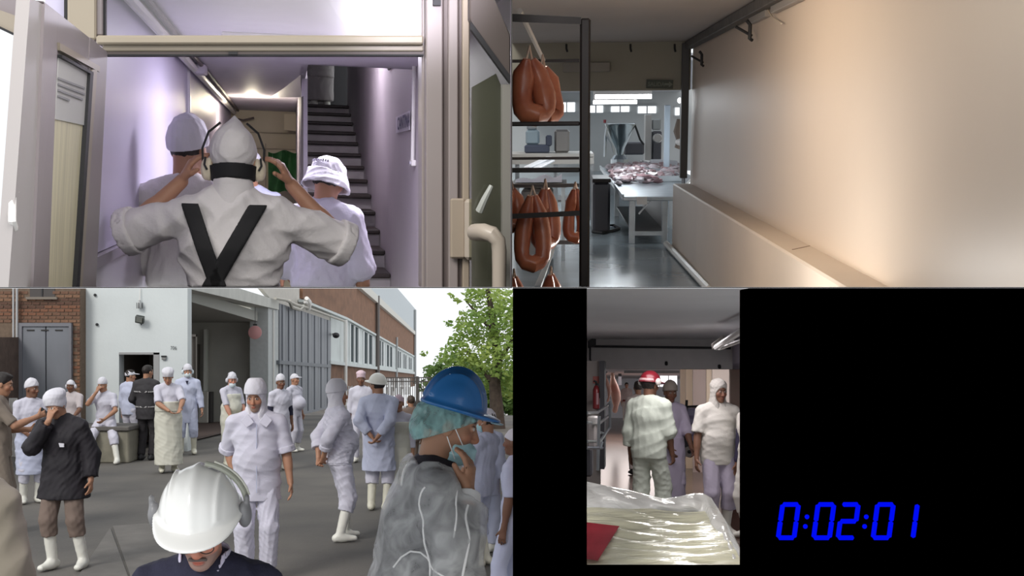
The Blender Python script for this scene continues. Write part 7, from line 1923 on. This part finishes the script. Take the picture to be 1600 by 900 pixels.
# 15 hard hat, back view
P = Person(FY, 'man in a long white coat and white hard hat seen from behind', FY.PZ(592, 797, 0), -8, H=1.82, skin='tan', head=(55, 4, 0), rh=(0.04, -0.22, 0.97), lh=(-0.05, -0.20, 0.98), rel=(1, -0.7, 0.1), lel=(-1, -0.7, 0.1), curl=(0.9, 0.9), res=0.012, fine=0.006, seed=25, wide=1.1)
P.top(M_cb, hem=0.52, sleeve=1.8, o=0.024, flare=1.2, sflare=1.15, wr=0.007); P.trousers(M_cw, end=0.33, loose=1.2); P.boots(M_boot, top=0.36); P.hair(M_hair, front=0.05, back=-0.12, o=0.012)
P.hardhat(mat('cream_hard_hat', (0.80, 0.79, 0.72), 0.35), tilt=-12, ridge=False)
# 16-19 people behind
P = Person(FY, 'person in a pink cap half hidden behind the white hard hat man', FY.PZ(564, 722, 0), 185, H=1.66, skin='dark', seed=26, res=0.02)
P.top(M_cw, sleeve=1.6); P.trousers(M_cw); P.boots(M_bootw, top=0.2); P.cap(M_pinkc, tall=0.05, front=0.05, back=0.0, puff=0.01)
P = Person(FY, 'person in a pale pink cap and white apron facing the viewer', Vector(((623 - 800) / F * 15.8, 15.8, 0)), 178, H=1.53, skin='tan', head=(0, -2, 0), seed=27)
P.top(M_cw, sleeve=1.7); P.trousers(M_cw); P.boots(M_bootw, top=0.2); P.apron(M_ap, top=1.06, bib=1.36, hem=0.4); P.cap(M_pinkc, tall=0.02, front=0.05, back=0.0)
P = Person(FY, 'person in a brown jacket with dark hair beyond the pink cap', Vector(((642 - 800) / F * 21, 21, -0.25)), 25, H=1.52, skin='tan', seed=28, res=0.02, wide=1.1)
P.top(mat('brown_jacket', (0.16, 0.115, 0.095), 0.9), sleeve=1.9, o=0.03); P.trousers(M_brown); P.boots(M_gasket, top=0.12); P.hair(M_hairb)
P = Person(FY, 'person in a light blue gown bending beside the blue helmet', Vector(((664 - 800) / F * 12.5, 12.5, 0)), -70, H=1.55, skin='tan', lean=20, head=(0, 20, 0), seed=29)
P.top(mat('light_blue_gown', (0.52, 0.66, 0.74), 0.8), hem=0.5, sleeve=1.8, flare=1.2); P.trousers(M_cw); P.boots(M_bootw, top=0.2); P.cap(mat('turquoise_cap', (0.40, 0.66, 0.68), 0.7), front=0.03, back=-0.05, puff=0.01)
# 21-23 right edge
P = Person(FY, 'man in white with cap and mask at the right edge facing left', FY.PZ(752, 884, 0), 62, H=1.60, skin='tan', lean=-9, head=(10, 12, 0), lh=(-0.16, 0.24, 0.90), rh=(0.2, 0.2, 0.9), lel=(-0.7, -0.8, 0), seed=30, curl=(0.6, 0.6), res=0.013, fine=0.006, spread=0.09)
P.top(M_cb, hem=0.80, sleeve=0.95, sflare=1.2, cuffs=M_cw); P.trousers(M_cb, end=0.32, loose=1.2); P.boots(M_boot, top=0.34); P.cap(M_cap, tall=0.02, front=0.045, back=0.0); P.mask(M_maskm); P.hair(M_hair, back=-0.08)
P = Person(FY, 'man in bluish white seen from behind between blue helmet and right edge', Vector(((757 - 800) / F * 12.6, 12.6, 0)), -25, H=1.56, skin='tan', head=(-20, 10, 0), seed=31, wide=1.1)
P.top(M_cb, hem=0.7, sleeve=1.8); P.trousers(M_cb); P.boots(M_bootw, top=0.2); P.cap(M_cap)
P = Person(FY, 'person in lilac white trousers with a bare arm at the lower right corner', Vector(((806 - 800) / F * 9.6, 9.6, 0)), 70, H=1.58, skin='dark', seed=32, lf=(-0.1, 0.12, 0.085))
P.top(M_cb, hem=0.82, sleeve=0.9); P.trousers(M_cb, end=0.14); P.boots(M_bootw, top=0.12, name='shoe'); P.cap(M_cap)
# 24 white helmet man in front
P = Person(FY, 'man in navy sweater and large white hard hat in the foreground looking down', Vector(((335 - 800) / F * 4.15, 4.15, 0)), 176, H=1.842, skin='rosy', lean=10, head=(8, 16, 0), res=0.013, fine=0.0038, seed=33, wide=1.10, headsize=1.0, hair_face=(0.30, 0.24, 0.22))
P.top(M_navy, hem=0.84, sleeve=1.9, o=0.024, wr=0.007, collar=False); P.trousers(M_navy, end=0.1); P.boots(M_gasket, top=0.12, name='shoe'); P.hair(mat('grey_hair', (0.25, 0.23, 0.22), 0.7), front=0.06, back=-0.08)
P.add('shirt_collar', s_wr(s_and(s_shell(s_tube(P.neck - P.up * 0.06, P.neck + P.up * 0.065, P.sd, (0.105, 0.10), (0.082, 0.084)), 0.005), s_half(P.neck + P.up * 0.06, P.up), s_half(P.neck + P.fw * 0.055 + P.up * 0.03, P.fw * 0.8 + P.up * 0.5)), 0.002, 3), [P.neck], mat('pale_checked_shirt', (0.55, 0.52, 0.66), 0.8), pad=0.15, res=0.006)
M_wh = mat('white_hard_hat', (0.83, 0.83, 0.81), 0.25, coat=0.4)
hh = P.hardhat(M_wh, tilt=-2, size=1.14, lift=0.066)
h = P.hh
mb = MB(); mb.tube([h(-math.cos(a) * 0.130, -0.02, 0.012 + math.sin(a) * 0.135) for a in [math.pi * i / 18 for i in range(0, 9)]], 0.009, 8); P.T_local('muff_band', mb, mat('grey_muff_band', (0.36, 0.37, 0.31), 0.5), hh)
mb = MB(); mb.tube([h(-math.cos(a) * 0.139, -0.028, 0.012 + math.sin(a) * 0.143) for a in [math.pi * i / 18 for i in range(1, 8)]], 0.005, 6); P.T_local('muff_wire', mb, mat('cream_muff_wire', (0.62, 0.62, 0.54), 0.4), hh)
for sg in (-1, 1):
    P.hadd('ear_cup', s_union([s_ell(h(sg * 0.126, 0.0, -0.012), A(0.024, 0.036, 0.048), P.Rh), (s_tube(h(sg * 0.134, 0.0, -0.03), h(sg * 0.134, -0.01, 0.04), P.Rh @ A(0, 1, 0), (0.016, 0.010), (0.014, 0.009)), 0.004)]), mat('grey_ear_cup', (0.22, 0.22, 0.23), 0.4), r=0.24, parent=hh)
mb = MB()
gl = lambda x, y, z: P.hl(x, y, z)
for sg in (-1, 1):
    mb = MB(); mb.tube([gl(sg * (0.034 + 0.026 * math.cos(a)), 0.116 - 0.004 * abs(math.cos(a)), 0.004 + 0.019 * math.sin(a)) for a in [2 * math.pi * i / 20 for i in range(21)]], 0.0018, 6); g_ = P.T_local('spectacle_rim', mb, M_bandm)
    mb = MB(); mb.tube([gl(sg * 0.060, 0.112, 0.010), gl(sg * 0.080, 0.05, 0.012), gl(sg * 0.083, -0.01, 0.006)], 0.002, 6); P.T_local('spectacle_arm', mb, M_bandm)
mb = MB(); mb.tube([gl(-0.008, 0.117, 0.008), gl(0, 0.119, 0.011), gl(0.008, 0.117, 0.008)], 0.0018, 6); P.T_local('spectacle_bridge', mb, M_bandm)
P.hadd('moustache', s_wr(s_tube(P.hl(-0.026, 0.094, -0.055), P.hl(0.026, 0.094, -0.055), P.Hm @ A(0, 1, 0), (0.009, 0.007), (0.009, 0.007)), 0.002, 4, 120), mat('grey_moustache', (0.14, 0.11, 0.10), 0.8))
# 25 beige jacket at the lower left
P = Person(FY, 'person in a beige jacket cut off at the lower left corner', Vector(((-42 - 800) / F * 5.6, 5.6, 0)), 150, H=1.92, skin='tan', seed=34, wide=1.15, lh=(-0.36, 0.10, 0.85), res=0.016)
P.top(M_beigej, hem=0.75, sleeve=1.9, o=0.04, sflare=1.3, wr=0.010, freq=16); P.trousers(M_khaki); P.boots(M_gasket, top=0.12, name='shoe'); P.hair(M_hair)
# 20 blue helmet man
P = Person(FY, 'man in a blue hard hat, hair net and sheer white gown touching his mask', Vector((-0.444, 4.7, 0)), -82, H=2.175, skin='tan', lean=12, head=(-4, 3, 0), rh=(0.13, 0.20, 1.385), rE=(0.30, 0.16, 1.13), rhd=(-0.15, 0.10, 0.95), rn=(-0.45, -0.88, 0.1), lh=(-0.22, 0.05, 0.88), curl=(0.5, 0.62), res=0.013, fine=0.004, seed=35, wide=1.0, headsize=0.90, hair_face=(0.16, 0.09, 0.06), thumb=(0.75, 0.35, 0.5))
dk = P.top(mat('dark_sweater', (0.020, 0.016, 0.024), 0.9), hem=0.80, sleeve=1.85, o=0.010, wr=0.004); P.trousers(M_navy); P.boots(M_gasket, top=0.12, name='shoe'); P.hair(M_hairb, front=0.05, back=-0.10)
M_gown = film('sheer_gown', (0.72, 0.73, 0.74), 0.27, scale=9.0, lo=0.30, hi=0.72, add=0.36)
gw = s_wr(s_union([(x, 0.05) for x in P.torso(0.034)] + [(s_tube(P.t(0, -0.02, 1.05), P.t(0, -0.06, 0.50), P.sd, (0.185, 0.16), (0.30, 0.27)), 0.05)] + [(x, 0.03) for i in (0, 1) for x in P.sleeve(i, 0.022, 1.9, 1.12)]), 0.011, 8, 17)
gw = s_sub(gw, s_and(s_half(P.neck - P.fw * 0.10 + P.up * 0.03, -nrm(P.fw * 0.27 + P.up * 0.26)), s_half(P.neck + P.sd * 0.15, P.sd), s_half(P.neck - P.sd * 0.15, -P.sd), s_half(P.neck - P.up * 0.30, -P.up)), 0.004)
gown = P.add('sheer_gown', s_and(gw, s_half(A(0, 0, 0.75), A(0, 0, -1))), [*P.S, *P.E, *P.W, P.t(0.3, 0.3, 0.6), P.t(-0.3, -0.3, 0.6)], M_gown, res=0.012)
M_seam = mat('white_gown_seam', (0.80, 0.80, 0.80), 0.7)
def seam(pts, r=0.004):
    q = []
    for a_, b_ in zip(pts[:-1], pts[1:]):
        for i in range(6): q.append(np.asarray(a_) + (np.asarray(b_) - np.asarray(a_)) * i / 6)
    q = np.array(q + [np.asarray(pts[-1])])
    for _ in range(6):
        d0 = gw(q); g = np.stack([(gw(q + A(*(np.eye(3)[i] * 1e-3))) - d0) / 1e-3 for i in range(3)], 1)
        q = q - g * (np.clip(d0, -0.05, 0.05) / np.maximum(1e-3, (g * g).sum(1)))[:, None] * 0.9
    for _ in range(2): q[1:-1] = (q[:-2] + 2 * q[1:-1] + q[2:]) / 4
    P.T_local('gown_seam', MB().tube([Vector(p) for p in q], r, 6), M_seam, gown)
S1, E1, W1 = P.S[1], P.E[1], P.W[1]; cam_side = A(*(P.T.inv.to_3x3() @ Vector((0, -1, 0))))
o1 = cam_side * 0.115
seam([P.neck - P.fw * 0.03 + P.sd * 0.07 - P.up * 0.02, S1 + P.up * 0.075 + P.fw * 0.02 - P.sd * 0.06, S1 + cam_side * 0.11 + P.fw * 0.09, S1 + cam_side * 0.12 + P.fw * 0.10 - P.up * 0.14, P.t(0.19, 0.10, 1.15) + cam_side * 0.03])
seam([S1 + cam_side * 0.115 - P.fw * 0.06 + P.up * 0.04, S1 + cam_side * 0.13 - P.fw * 0.075 - P.up * 0.08, S1 + cam_side * 0.13 - P.fw * 0.06 - P.up * 0.2, S1 + cam_side * 0.12 - P.up * 0.30])
seam([P.t(0.20, -0.10, 1.16) + cam_side * 0.06, P.t(0.23, 0.02, 1.20) + cam_side * 0.06, E1 + cam_side * 0.095 - P.fw * 0.02 + P.up * 0.03], 0.004)
seam([E1 + cam_side * 0.085, E1 + (W1 - E1) * 0.5 + cam_side * 0.075, W1 - (W1 - E1) * 0.12 + cam_side * 0.06], 0.005)
seam([P.t(-0.05, -0.20, 1.08), P.t(0.12, -0.17, 1.03), P.t(0.215, -0.02, 1.02), P.t(0.20, 0.13, 1.04)], 0.006)
for k in range(4): seam([P.t(0.05, -0.19, 1.05), P.t(0.05 - 0.03 * k, -0.24 - 0.02 * k, 0.95), P.t(0.02 - 0.05 * k, -0.27 - 0.03 * k, 0.80)], 0.004)
seam([P.neck - P.fw * 0.085 + P.sd * 0.05 - P.up * 0.01, P.neck - P.fw * 0.10 + P.sd * 0.08 - P.up * 0.05, P.neck - P.fw * 0.09 + P.sd * 0.10 - P.up * 0.10], 0.007)
cfd = nrm(W1 - E1); P.add('white_cuff', s_shell(s_tube(W1 - cfd * 0.035, W1 - cfd * 0.0, np.cross(cfd, A(0.3, 0.8, 0.2)), (0.052, 0.048), (0.050, 0.046), True), 0.005), [W1], mat('white_cuff_knit', (0.85, 0.85, 0.85), 0.8), pad=0.09, res=0.006)
M_net = film('turquoise_hair_net', (0.34, 0.66, 0.66), 0.30, scale=18.0, add=0.35)
P.hadd('hair_net', s_and(s_wr(s_union([s_ell(P.hl(0, -0.02, 0.02), A(0.108, 0.134, 0.118), P.Hm), (s_ell(P.hl(0, -0.05, -0.03), A(0.106, 0.112, 0.085), P.Hm), 0.03)]), 0.005, 6, 50), s_half(P.hl(0, 0.10, 0.045), P.Hm @ nrm(A(0, 0.12, -0.20)))), M_net, r=0.2)
bh = P.hardhat(mat('blue_hard_hat', (0.025, 0.155, 0.42), 0.33, coat=0.35), tilt=0, size=0.87, lift=0.062, tall=1.3)
h = P.hh
P.hadd('sweat_rim', s_and(s_ell(h(0, 0.150, -0.010), A(0.07, 0.075, 0.007), P.Rh), s_half(h(0, 0.165, 0), P.Rh @ A(0, -1, 0))), mat('pale_blue_rim', (0.30, 0.47, 0.55), 0.3), r=0.28, parent=bh)
mb = MB(); mb.tube([h(0.07 * math.cos(a), -0.118 + 0.01 * math.sin(a * 2), -0.03) for a in [0.2 + 2.7 * i / 10 for i in range(11)]], 0.008, 6); P.T_local('rear_strap', mb, mat('pale_strap', (0.5, 0.52, 0.5), 0.5), bh)
mk = P.hadd('face_mask', s_wr(s_and(s_ell(P.hl(0, 0.036, -0.085), A(0.066, 0.088, 0.055) * P.hk, P.Hm), s_half(P.hl(0, 0.035, 0), P.Hm @ A(0, -1, 0.15)), s_half(P.hl(0, 0, -0.052), P.Hm @ A(0, -0.25, 1))), 0.004, 5, 60), M_maskm)
for a_, b_ in (((0.060, 0.06, -0.055), (0.079, 0.0, 0.02)), ((0.060, 0.045, -0.11), (0.078, -0.015, -0.02))):
    P.T_local('ear_loop', MB().tube([Vector(P.hl(*a_)), Vector(P.hl((a_[0] + b_[0]) / 2 + 0.006, (a_[1] + b_[1]) / 2, (a_[2] + b_[2]) / 2)), Vector(P.hl(*b_))], 0.0022, 6), mat('white_elastic', (0.85, 0.85, 0.85)), mk)

# ---------------- stairwell (figures stop at the dividing line below them)
def cut_of(fr, p0, yaw):
    L = Matrix.Translation(Vector(p0)) @ Matrix.Rotation(math.radians(yaw), 4, 'Z')
    Li = L.inverted(); n = -(Li.to_3x3() @ fr.clips[0]); p = Li @ Vector((0, 0, fr.eye))
    return (A(*p), A(*n))
M_sw = mat('warm_white_shirt', (0.68, 0.65, 0.64), 0.85, vary=0.05, vscale=6, bump=0.12, bscale=80)
M_strap = mat('black_strap', (0.008, 0.008, 0.009), 0.8)
def SP(label, px, d, yaw, z=0.0, **kw):
    p0 = Vector(((px - 447) / F * d, d, z))
    return Person(FS, label, p0, yaw, cut=cut_of(FS, p0, yaw), legs=False, **kw)
P = SP('man in white shirt with black cross straps raising both hands to his ear defenders', 369, 4.75, 0, H=1.78, skin='tan', lh=(-0.205, 0.10, 1.535), rh=(0.225, 0.10, 1.53), lE=(-0.405, 0.08, 1.335), rE=(0.43, 0.08, 1.30), lhd=(0.45, -0.1, 0.85), rhd=(-0.45, -0.1, 0.85), ln=(0.85, 0.2, -0.5), rn=(-0.85, 0.2, -0.5), curl=(0.55, 0.6), res=0.010, fine=0.004, seed=41, wide=1.08, head=(0, 10, 0))
j = P.top(M_sw, hem=0.75, sleeve=(0.98, 0.98), o=0.026, sflare=1.35, wr=0.010, freq=20, cuffs=M_sw, skirt_r=(0.19, 0.14))
sh = s_union([(x, 0.05) for x in P.torso(0.036)])
sh = s_union([(x, 0.05 * P.k) for x in P.torso(0.034)])
def band(pA, pB, w):
    pA, pB = P.t(*pA), P.t(*pB); d = nrm(pB - pA); n = nrm(np.cross(d, A(0, 1, 0)))
    return s_and(s_half(pA + n * w, n), s_half(pA - n * w, -n), s_half(P.t(0, 0.0, 1.2), A(0, 1, 0)), s_half(P.t(0, 0, 1.455), P.up))
for nm, a_, b_ in (('left_strap', (-0.158, 0, 1.45), (-0.045, 0, 1.115)), ('right_strap', (0.095, 0, 1.45), (-0.095, 0, 1.115))):
    P.add('cross_strap', s_and(s_shell(s_off(sh, 0.004), 0.008), band(a_, b_, 0.032)), [P.t(-.25, -.25, 0.85), P.t(.25, 0.1, 1.5)], M_strap, res=0.007)
P.add('stand_collar', s_wr(s_tube(P.neck - P.up * 0.06, P.neck + P.up * 0.085, P.sd, (0.100, 0.102), (0.078, 0.086), True), 0.004, 4), [P.neck], M_sw, pad=0.16, res=0.008)
P.hair(M_hair, front=0.03, back=-0.11, o=-0.001)
cp = s_wr(s_union([s_ell(P.hl(0, -0.012, 0.030), A(0.092, 0.112, 0.107), P.Hm), (s_cone(P.hl(0, -0.05, 0.09), P.hl(0.006, -0.045, 0.165), 0.060, 0.006), 0.03)]), 0.003, 7, 40)
P.hadd('peaked_cap', s_and(cp, s_half(P.hl(0, 0.09, 0.04), P.Hm @ nrm(A(0, 0.115, -0.19)))), M_sw, r=0.22)
P.add('nape_band', s_and(s_shell(s_tube(P.hl(0, -0.016, -0.03), P.hl(0, -0.016, -0.095), P.Hm @ A(1, 0, 0), (0.088, 0.098), (0.078, 0.086)), 0.006), s_half(P.hl(0, 0.0, 0), P.Hm @ A(0, 1, 0)), s_half(P.hl(0, 0, -0.030), P.Hm @ A(0, 0, 1)), s_half(P.hl(0, 0, -0.088), P.Hm @ A(0, 0, -1))), [P.hc], M_strap, res=0.006)
P.earmuffs(mat('cream_muff_warm', (0.72, 0.64, 0.48), 0.4), M_bandm, z=-0.035, over=False, spread=0.105)
for sg in (-1, 1):
    P.T_local('headband', MB().tube([Vector(P.hl(sg * 0.115, -0.01, -0.03)), Vector(P.hl(sg * 0.118, -0.01, 0.04)), Vector(P.hl(sg * 0.095, -0.01, 0.105)), Vector(P.hl(sg * 0.05, -0.005, 0.145))], 0.005, 6), M_bandm)
    P.T_local('cup_clip', MB().tube([Vector(P.hl(sg * 0.104, -0.045, 0.0)), Vector(P.hl(sg * 0.108, -0.047, -0.03)), Vector(P.hl(sg * 0.098, -0.05, -0.05))], 0.005, 6), M_bandm)
P = SP('tall man in white with a round cap, left of the strapped man', 300, 5.9, -8, H=1.83, skin='tan', seed=42, res=0.013, fine=0.006, wide=1.05, head=(-20, 5, 0), lh=(-0.16, 0.26, 1.0))
P.top(M_sw, hem=0.8, sleeve=1.2, sflare=1.2, o=0.02, wr=0.008); P.hair(M_hair, back=-0.08); P.cap(M_cap, tall=0.03, front=0.04, back=-0.02, o=0.016)
P = SP('man in a white bucket hat and shirt, right of the strapped man', 503, 6.6, -22, H=1.69, skin='tan', seed=43, res=0.012, fine=0.005, wide=1.0, head=(-14, 16, 0), rh=(0.24, 0.10, 0.86), lh=(-0.2, 0.2, 0.95))
P.top(M_cw, hem=0.8, sleeve=1.05, sflare=1.3, o=0.024, wr=0.009, cuffs=M_cw); P.hair(M_hair, front=0.03, back=-0.12, o=0.010)
Hl = P.hl
bk = s_wr(s_union([s_and(s_ell(Hl(0, -0.01, 0.045), A(0.094, 0.112, 0.095), P.Hm), s_half(Hl(0, 0, 0.03), P.Hm @ A(0, 0, -1))), (s_tube(Hl(0, -0.01, 0.035), Hl(0, -0.01, 0.095), P.Hm @ A(1, 0, 0), (0.098, 0.116), (0.088, 0.104), True), 0.012)]), 0.003, 3, 40)
bo = P.hadd('bucket_hat', bk, M_cap, r=0.22)
P.hadd('hat_brim', s_wr(s_and(s_shell(s_tube(Hl(0, -0.01, 0.05), Hl(0, -0.015, -0.055), P.Hm @ A(1, 0, 0), (0.096, 0.114), (0.128, 0.150)), 0.009), s_half(Hl(0, 0, 0.048), P.Hm @ A(0, 0, 1)), s_half(Hl(0, 0, -0.05), P.Hm @ A(0, 0, -1))), 0.006, 9, 26), M_cap, r=0.24, parent=bo)
# faint unreadable print round the crown of the hat
mb = MB(); rs = random.Random(8)
for k in range(9):
    a = math.radians(-118 + k * 7.5); r_ = (0.099, 0.117)
    c = Vector(Hl(math.cos(a) * r_[0], -0.01 + math.sin(a) * r_[1], 0.088)); tx = Vector(P.Hm @ A(-math.sin(a), math.cos(a), 0)); nz = Vector(P.Hm @ A(0, 0, 1)); nn = Vector(P.Hm @ A(math.cos(a), math.sin(a), 0))
    hh_ = rs.uniform(0.004, 0.009)
    mb.obox(c, tx * 0.0045, nn * 0.003, nz * hh_)
o = P.T_local('faded_print', mb, mat('faded_grey_print', (0.40, 0.38, 0.44), 0.9), bo); o['kind'] = 'stuff'
P = SP('person in bluish white mostly hidden in front of the strapped man', 393, 8.2, 5, H=1.74, skin='tan', seed=44, wide=0.95)
P.top(M_cb, hem=0.8, sleeve=1.5); P.cap(M_cap, front=0.04)
p0 = Vector(((498 - 447) / F * (ytop + 0.9), ytop + 0.9, ztop))
P = Person(FS, 'person in a pale coat standing at the top of the stairs', p0, 10, H=1.74, skin='tan', seed=45, res=0.02, lh=(-0.2, 0.15, 0.95))
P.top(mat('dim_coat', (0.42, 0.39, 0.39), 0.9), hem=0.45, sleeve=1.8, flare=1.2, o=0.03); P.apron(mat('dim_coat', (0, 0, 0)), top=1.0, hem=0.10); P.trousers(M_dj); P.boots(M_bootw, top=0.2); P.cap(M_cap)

# ---------------- corridor
def CP(label, px, feet, yaw, **kw): return Person(FC, label, FC.PZ(px, feet, 0), yaw, **kw)
M_mint = mat('mint_white_cloth', (0.60, 0.66, 0.57), 0.85, vary=0.05, vscale=5, bump=0.1, bscale=80)
M_lil = mat('lilac_white_cloth', (0.58, 0.52, 0.66), 0.85, vary=0.06, vscale=4)
P = CP('worker in a mint white jacket and dark red helmet seen from behind', 1014, 832, -28, H=1.75, skin='dark', seed=51, wide=1.12, head=(-12, 4, 0), rh=(0.24, 0.12, 0.80), lh=(-0.26, 0.05, 0.84), curl=(0.6, 0.9), res=0.013, fine=0.006, rf=(0.12, 0.10, 0.085), lf=(-0.1, -0.1, 0.085))
P.top(M_mint, hem=0.82, sleeve=(1.5, 1.05), o=0.03, sflare=1.3, wr=0.006, cuffs=M_mint); P.trousers(M_mint, end=0.2, loose=1.25, wr=0.007); P.boots(M_bootw, top=0.3); P.hair(M_hair, back=-0.12, o=0.012)
hh = P.hardhat(mat('dark_red_helmet', (0.20, 0.012, 0.022), 0.3, coat=0.3), ridge=False, lift=0.035)
h = P.hh
for sg in (-1, 1): P.hadd('ear_cup', s_ell(h(sg * 0.125, -0.01, 0.004), A(0.026, 0.040, 0.042), P.Rh), mat('pale_ear_cup', (0.68, 0.64, 0.60), 0.4), r=0.24, parent=hh)
P.hadd('helmet_band', s_and(s_shell(s_ell(h(0, 0, 0), A(0.114, 0.137, 0.134), P.Rh), 0.004), s_half(h(0, -0.06, 0), P.Rh @ A(0, 1, 0)), s_half(h(0, 0, 0.04), P.Rh @ A(0, 0, 1)), s_half(h(0, 0, 0.012), P.Rh @ A(0, 0, -1))), mat('pink_band', (0.60, 0.40, 0.40), 0.5), r=0.24, parent=hh)
P = CP('man in a long lilac white gown and grey hat beside the red helmet', 1046, 812, 205, H=1.66, skin='dark', seed=52, head=(-5, 10, 0), rh=(0.12, 0.26, 0.92), lh=(-0.18, 0.28, 0.90), curl=(0.7, 0.7))
P.top(M_lil, hem=0.82, sleeve=1.1, sflare=1.2, o=0.022); P.trousers(M_lil); P.boots(M_bootw, top=0.3); P.apron(M_lil, top=1.06, hem=0.25, r1=(0.20, 0.16)); P.cap(mat('grey_beige_hat', (0.33, 0.29, 0.25), 0.8), tall=0.025, front=0.045, back=-0.01, o=0.018)
P = CP('man in a short sleeved white shirt and hood at the right of the corridor', 1122, 836, 200, H=1.68, skin='dark', seed=53, wide=1.12, head=(8, 6, 0), rh=(0.30, 0.08, 0.82), lh=(-0.30, 0.06, 0.82), curl=(0.5, 0.5), res=0.013, fine=0.006, belly=0.02)
P.top(M_cc, hem=0.80, sleeve=0.85, sflare=1.3, o=0.026, wr=0.005); P.trousers(mat('grey_lilac_trousers', (0.46, 0.42, 0.52), 0.85), end=0.3, loose=1.2); P.boots(M_bootw, top=0.34); P.hood(mat('grey_cream_hood', (0.50, 0.48, 0.44), 0.85), drape=0.18, face=(0.090, 0.098))
P = CP('distant worker in a pinkish apron with a red belt walking away down the corridor', 979, 661, 185, H=1.74, skin='rosy', seed=54, res=0.022, rf=(0.1, 0.15, 0.085), lf=(-0.1, -0.15, 0.12))
M_pk = mat('pinkish_cloth', (0.62, 0.45, 0.42), 0.85)
j = P.top(M_pk, hem=0.85, sleeve=1.6, o=0.03); P.trousers(mat('pale_pink_trousers', (0.66, 0.54, 0.48), 0.85), end=0.1); P.boots(M_gasket, top=0.12, name='shoe'); P.hair(M_hair)
P.add('red_belt', s_and(s_off(s_union(P.torso(0.04), 0.05), 0.006), s_half(P.t(0, 0, 1.02), P.up), s_half(P.t(0, 0, 0.93), -P.up)), [P.t(-.2, -.2, .97), P.t(.2, .2, .97)], mat('dark_red_belt', (0.22, 0.03, 0.03), 0.6), res=0.02)
P = CP('person with dark sleeves and white top at the right edge of the corridor', 1174, 842, 120, H=1.60, skin='dark', seed=55)
P.top(M_cc, hem=0.8, sleeve=0.6); P.trousers(M_cc, end=0.3); P.boots(M_bootw); P.hair(M_hair)
for i in (0, 1):
    P.add('dark_sleeve', s_union([s_cone(P.S[i] + (P.E[i] - P.S[i]) * 0.5, P.E[i], 0.06, 0.055), s_cone(P.E[i], P.E[i] + (P.W[i] - P.E[i]) * 0.8, 0.055, 0.045)]), [P.E[i]], mat('dark_blue_sleeve', (0.03, 0.025, 0.06), 0.8), pad=0.3)
P = CP('dark haired person in grey partly hidden left of the red helmet', 997, 742, 10, H=1.70, skin='dark', seed=56, res=0.02)
P.top(mat('grey_work_cloth', (0.36, 0.32, 0.33), 0.85), sleeve=1.7); P.trousers(mat('grey_work_cloth', (0, 0, 0))); P.boots(M_gasket, top=0.2); P.hair(M_hair)
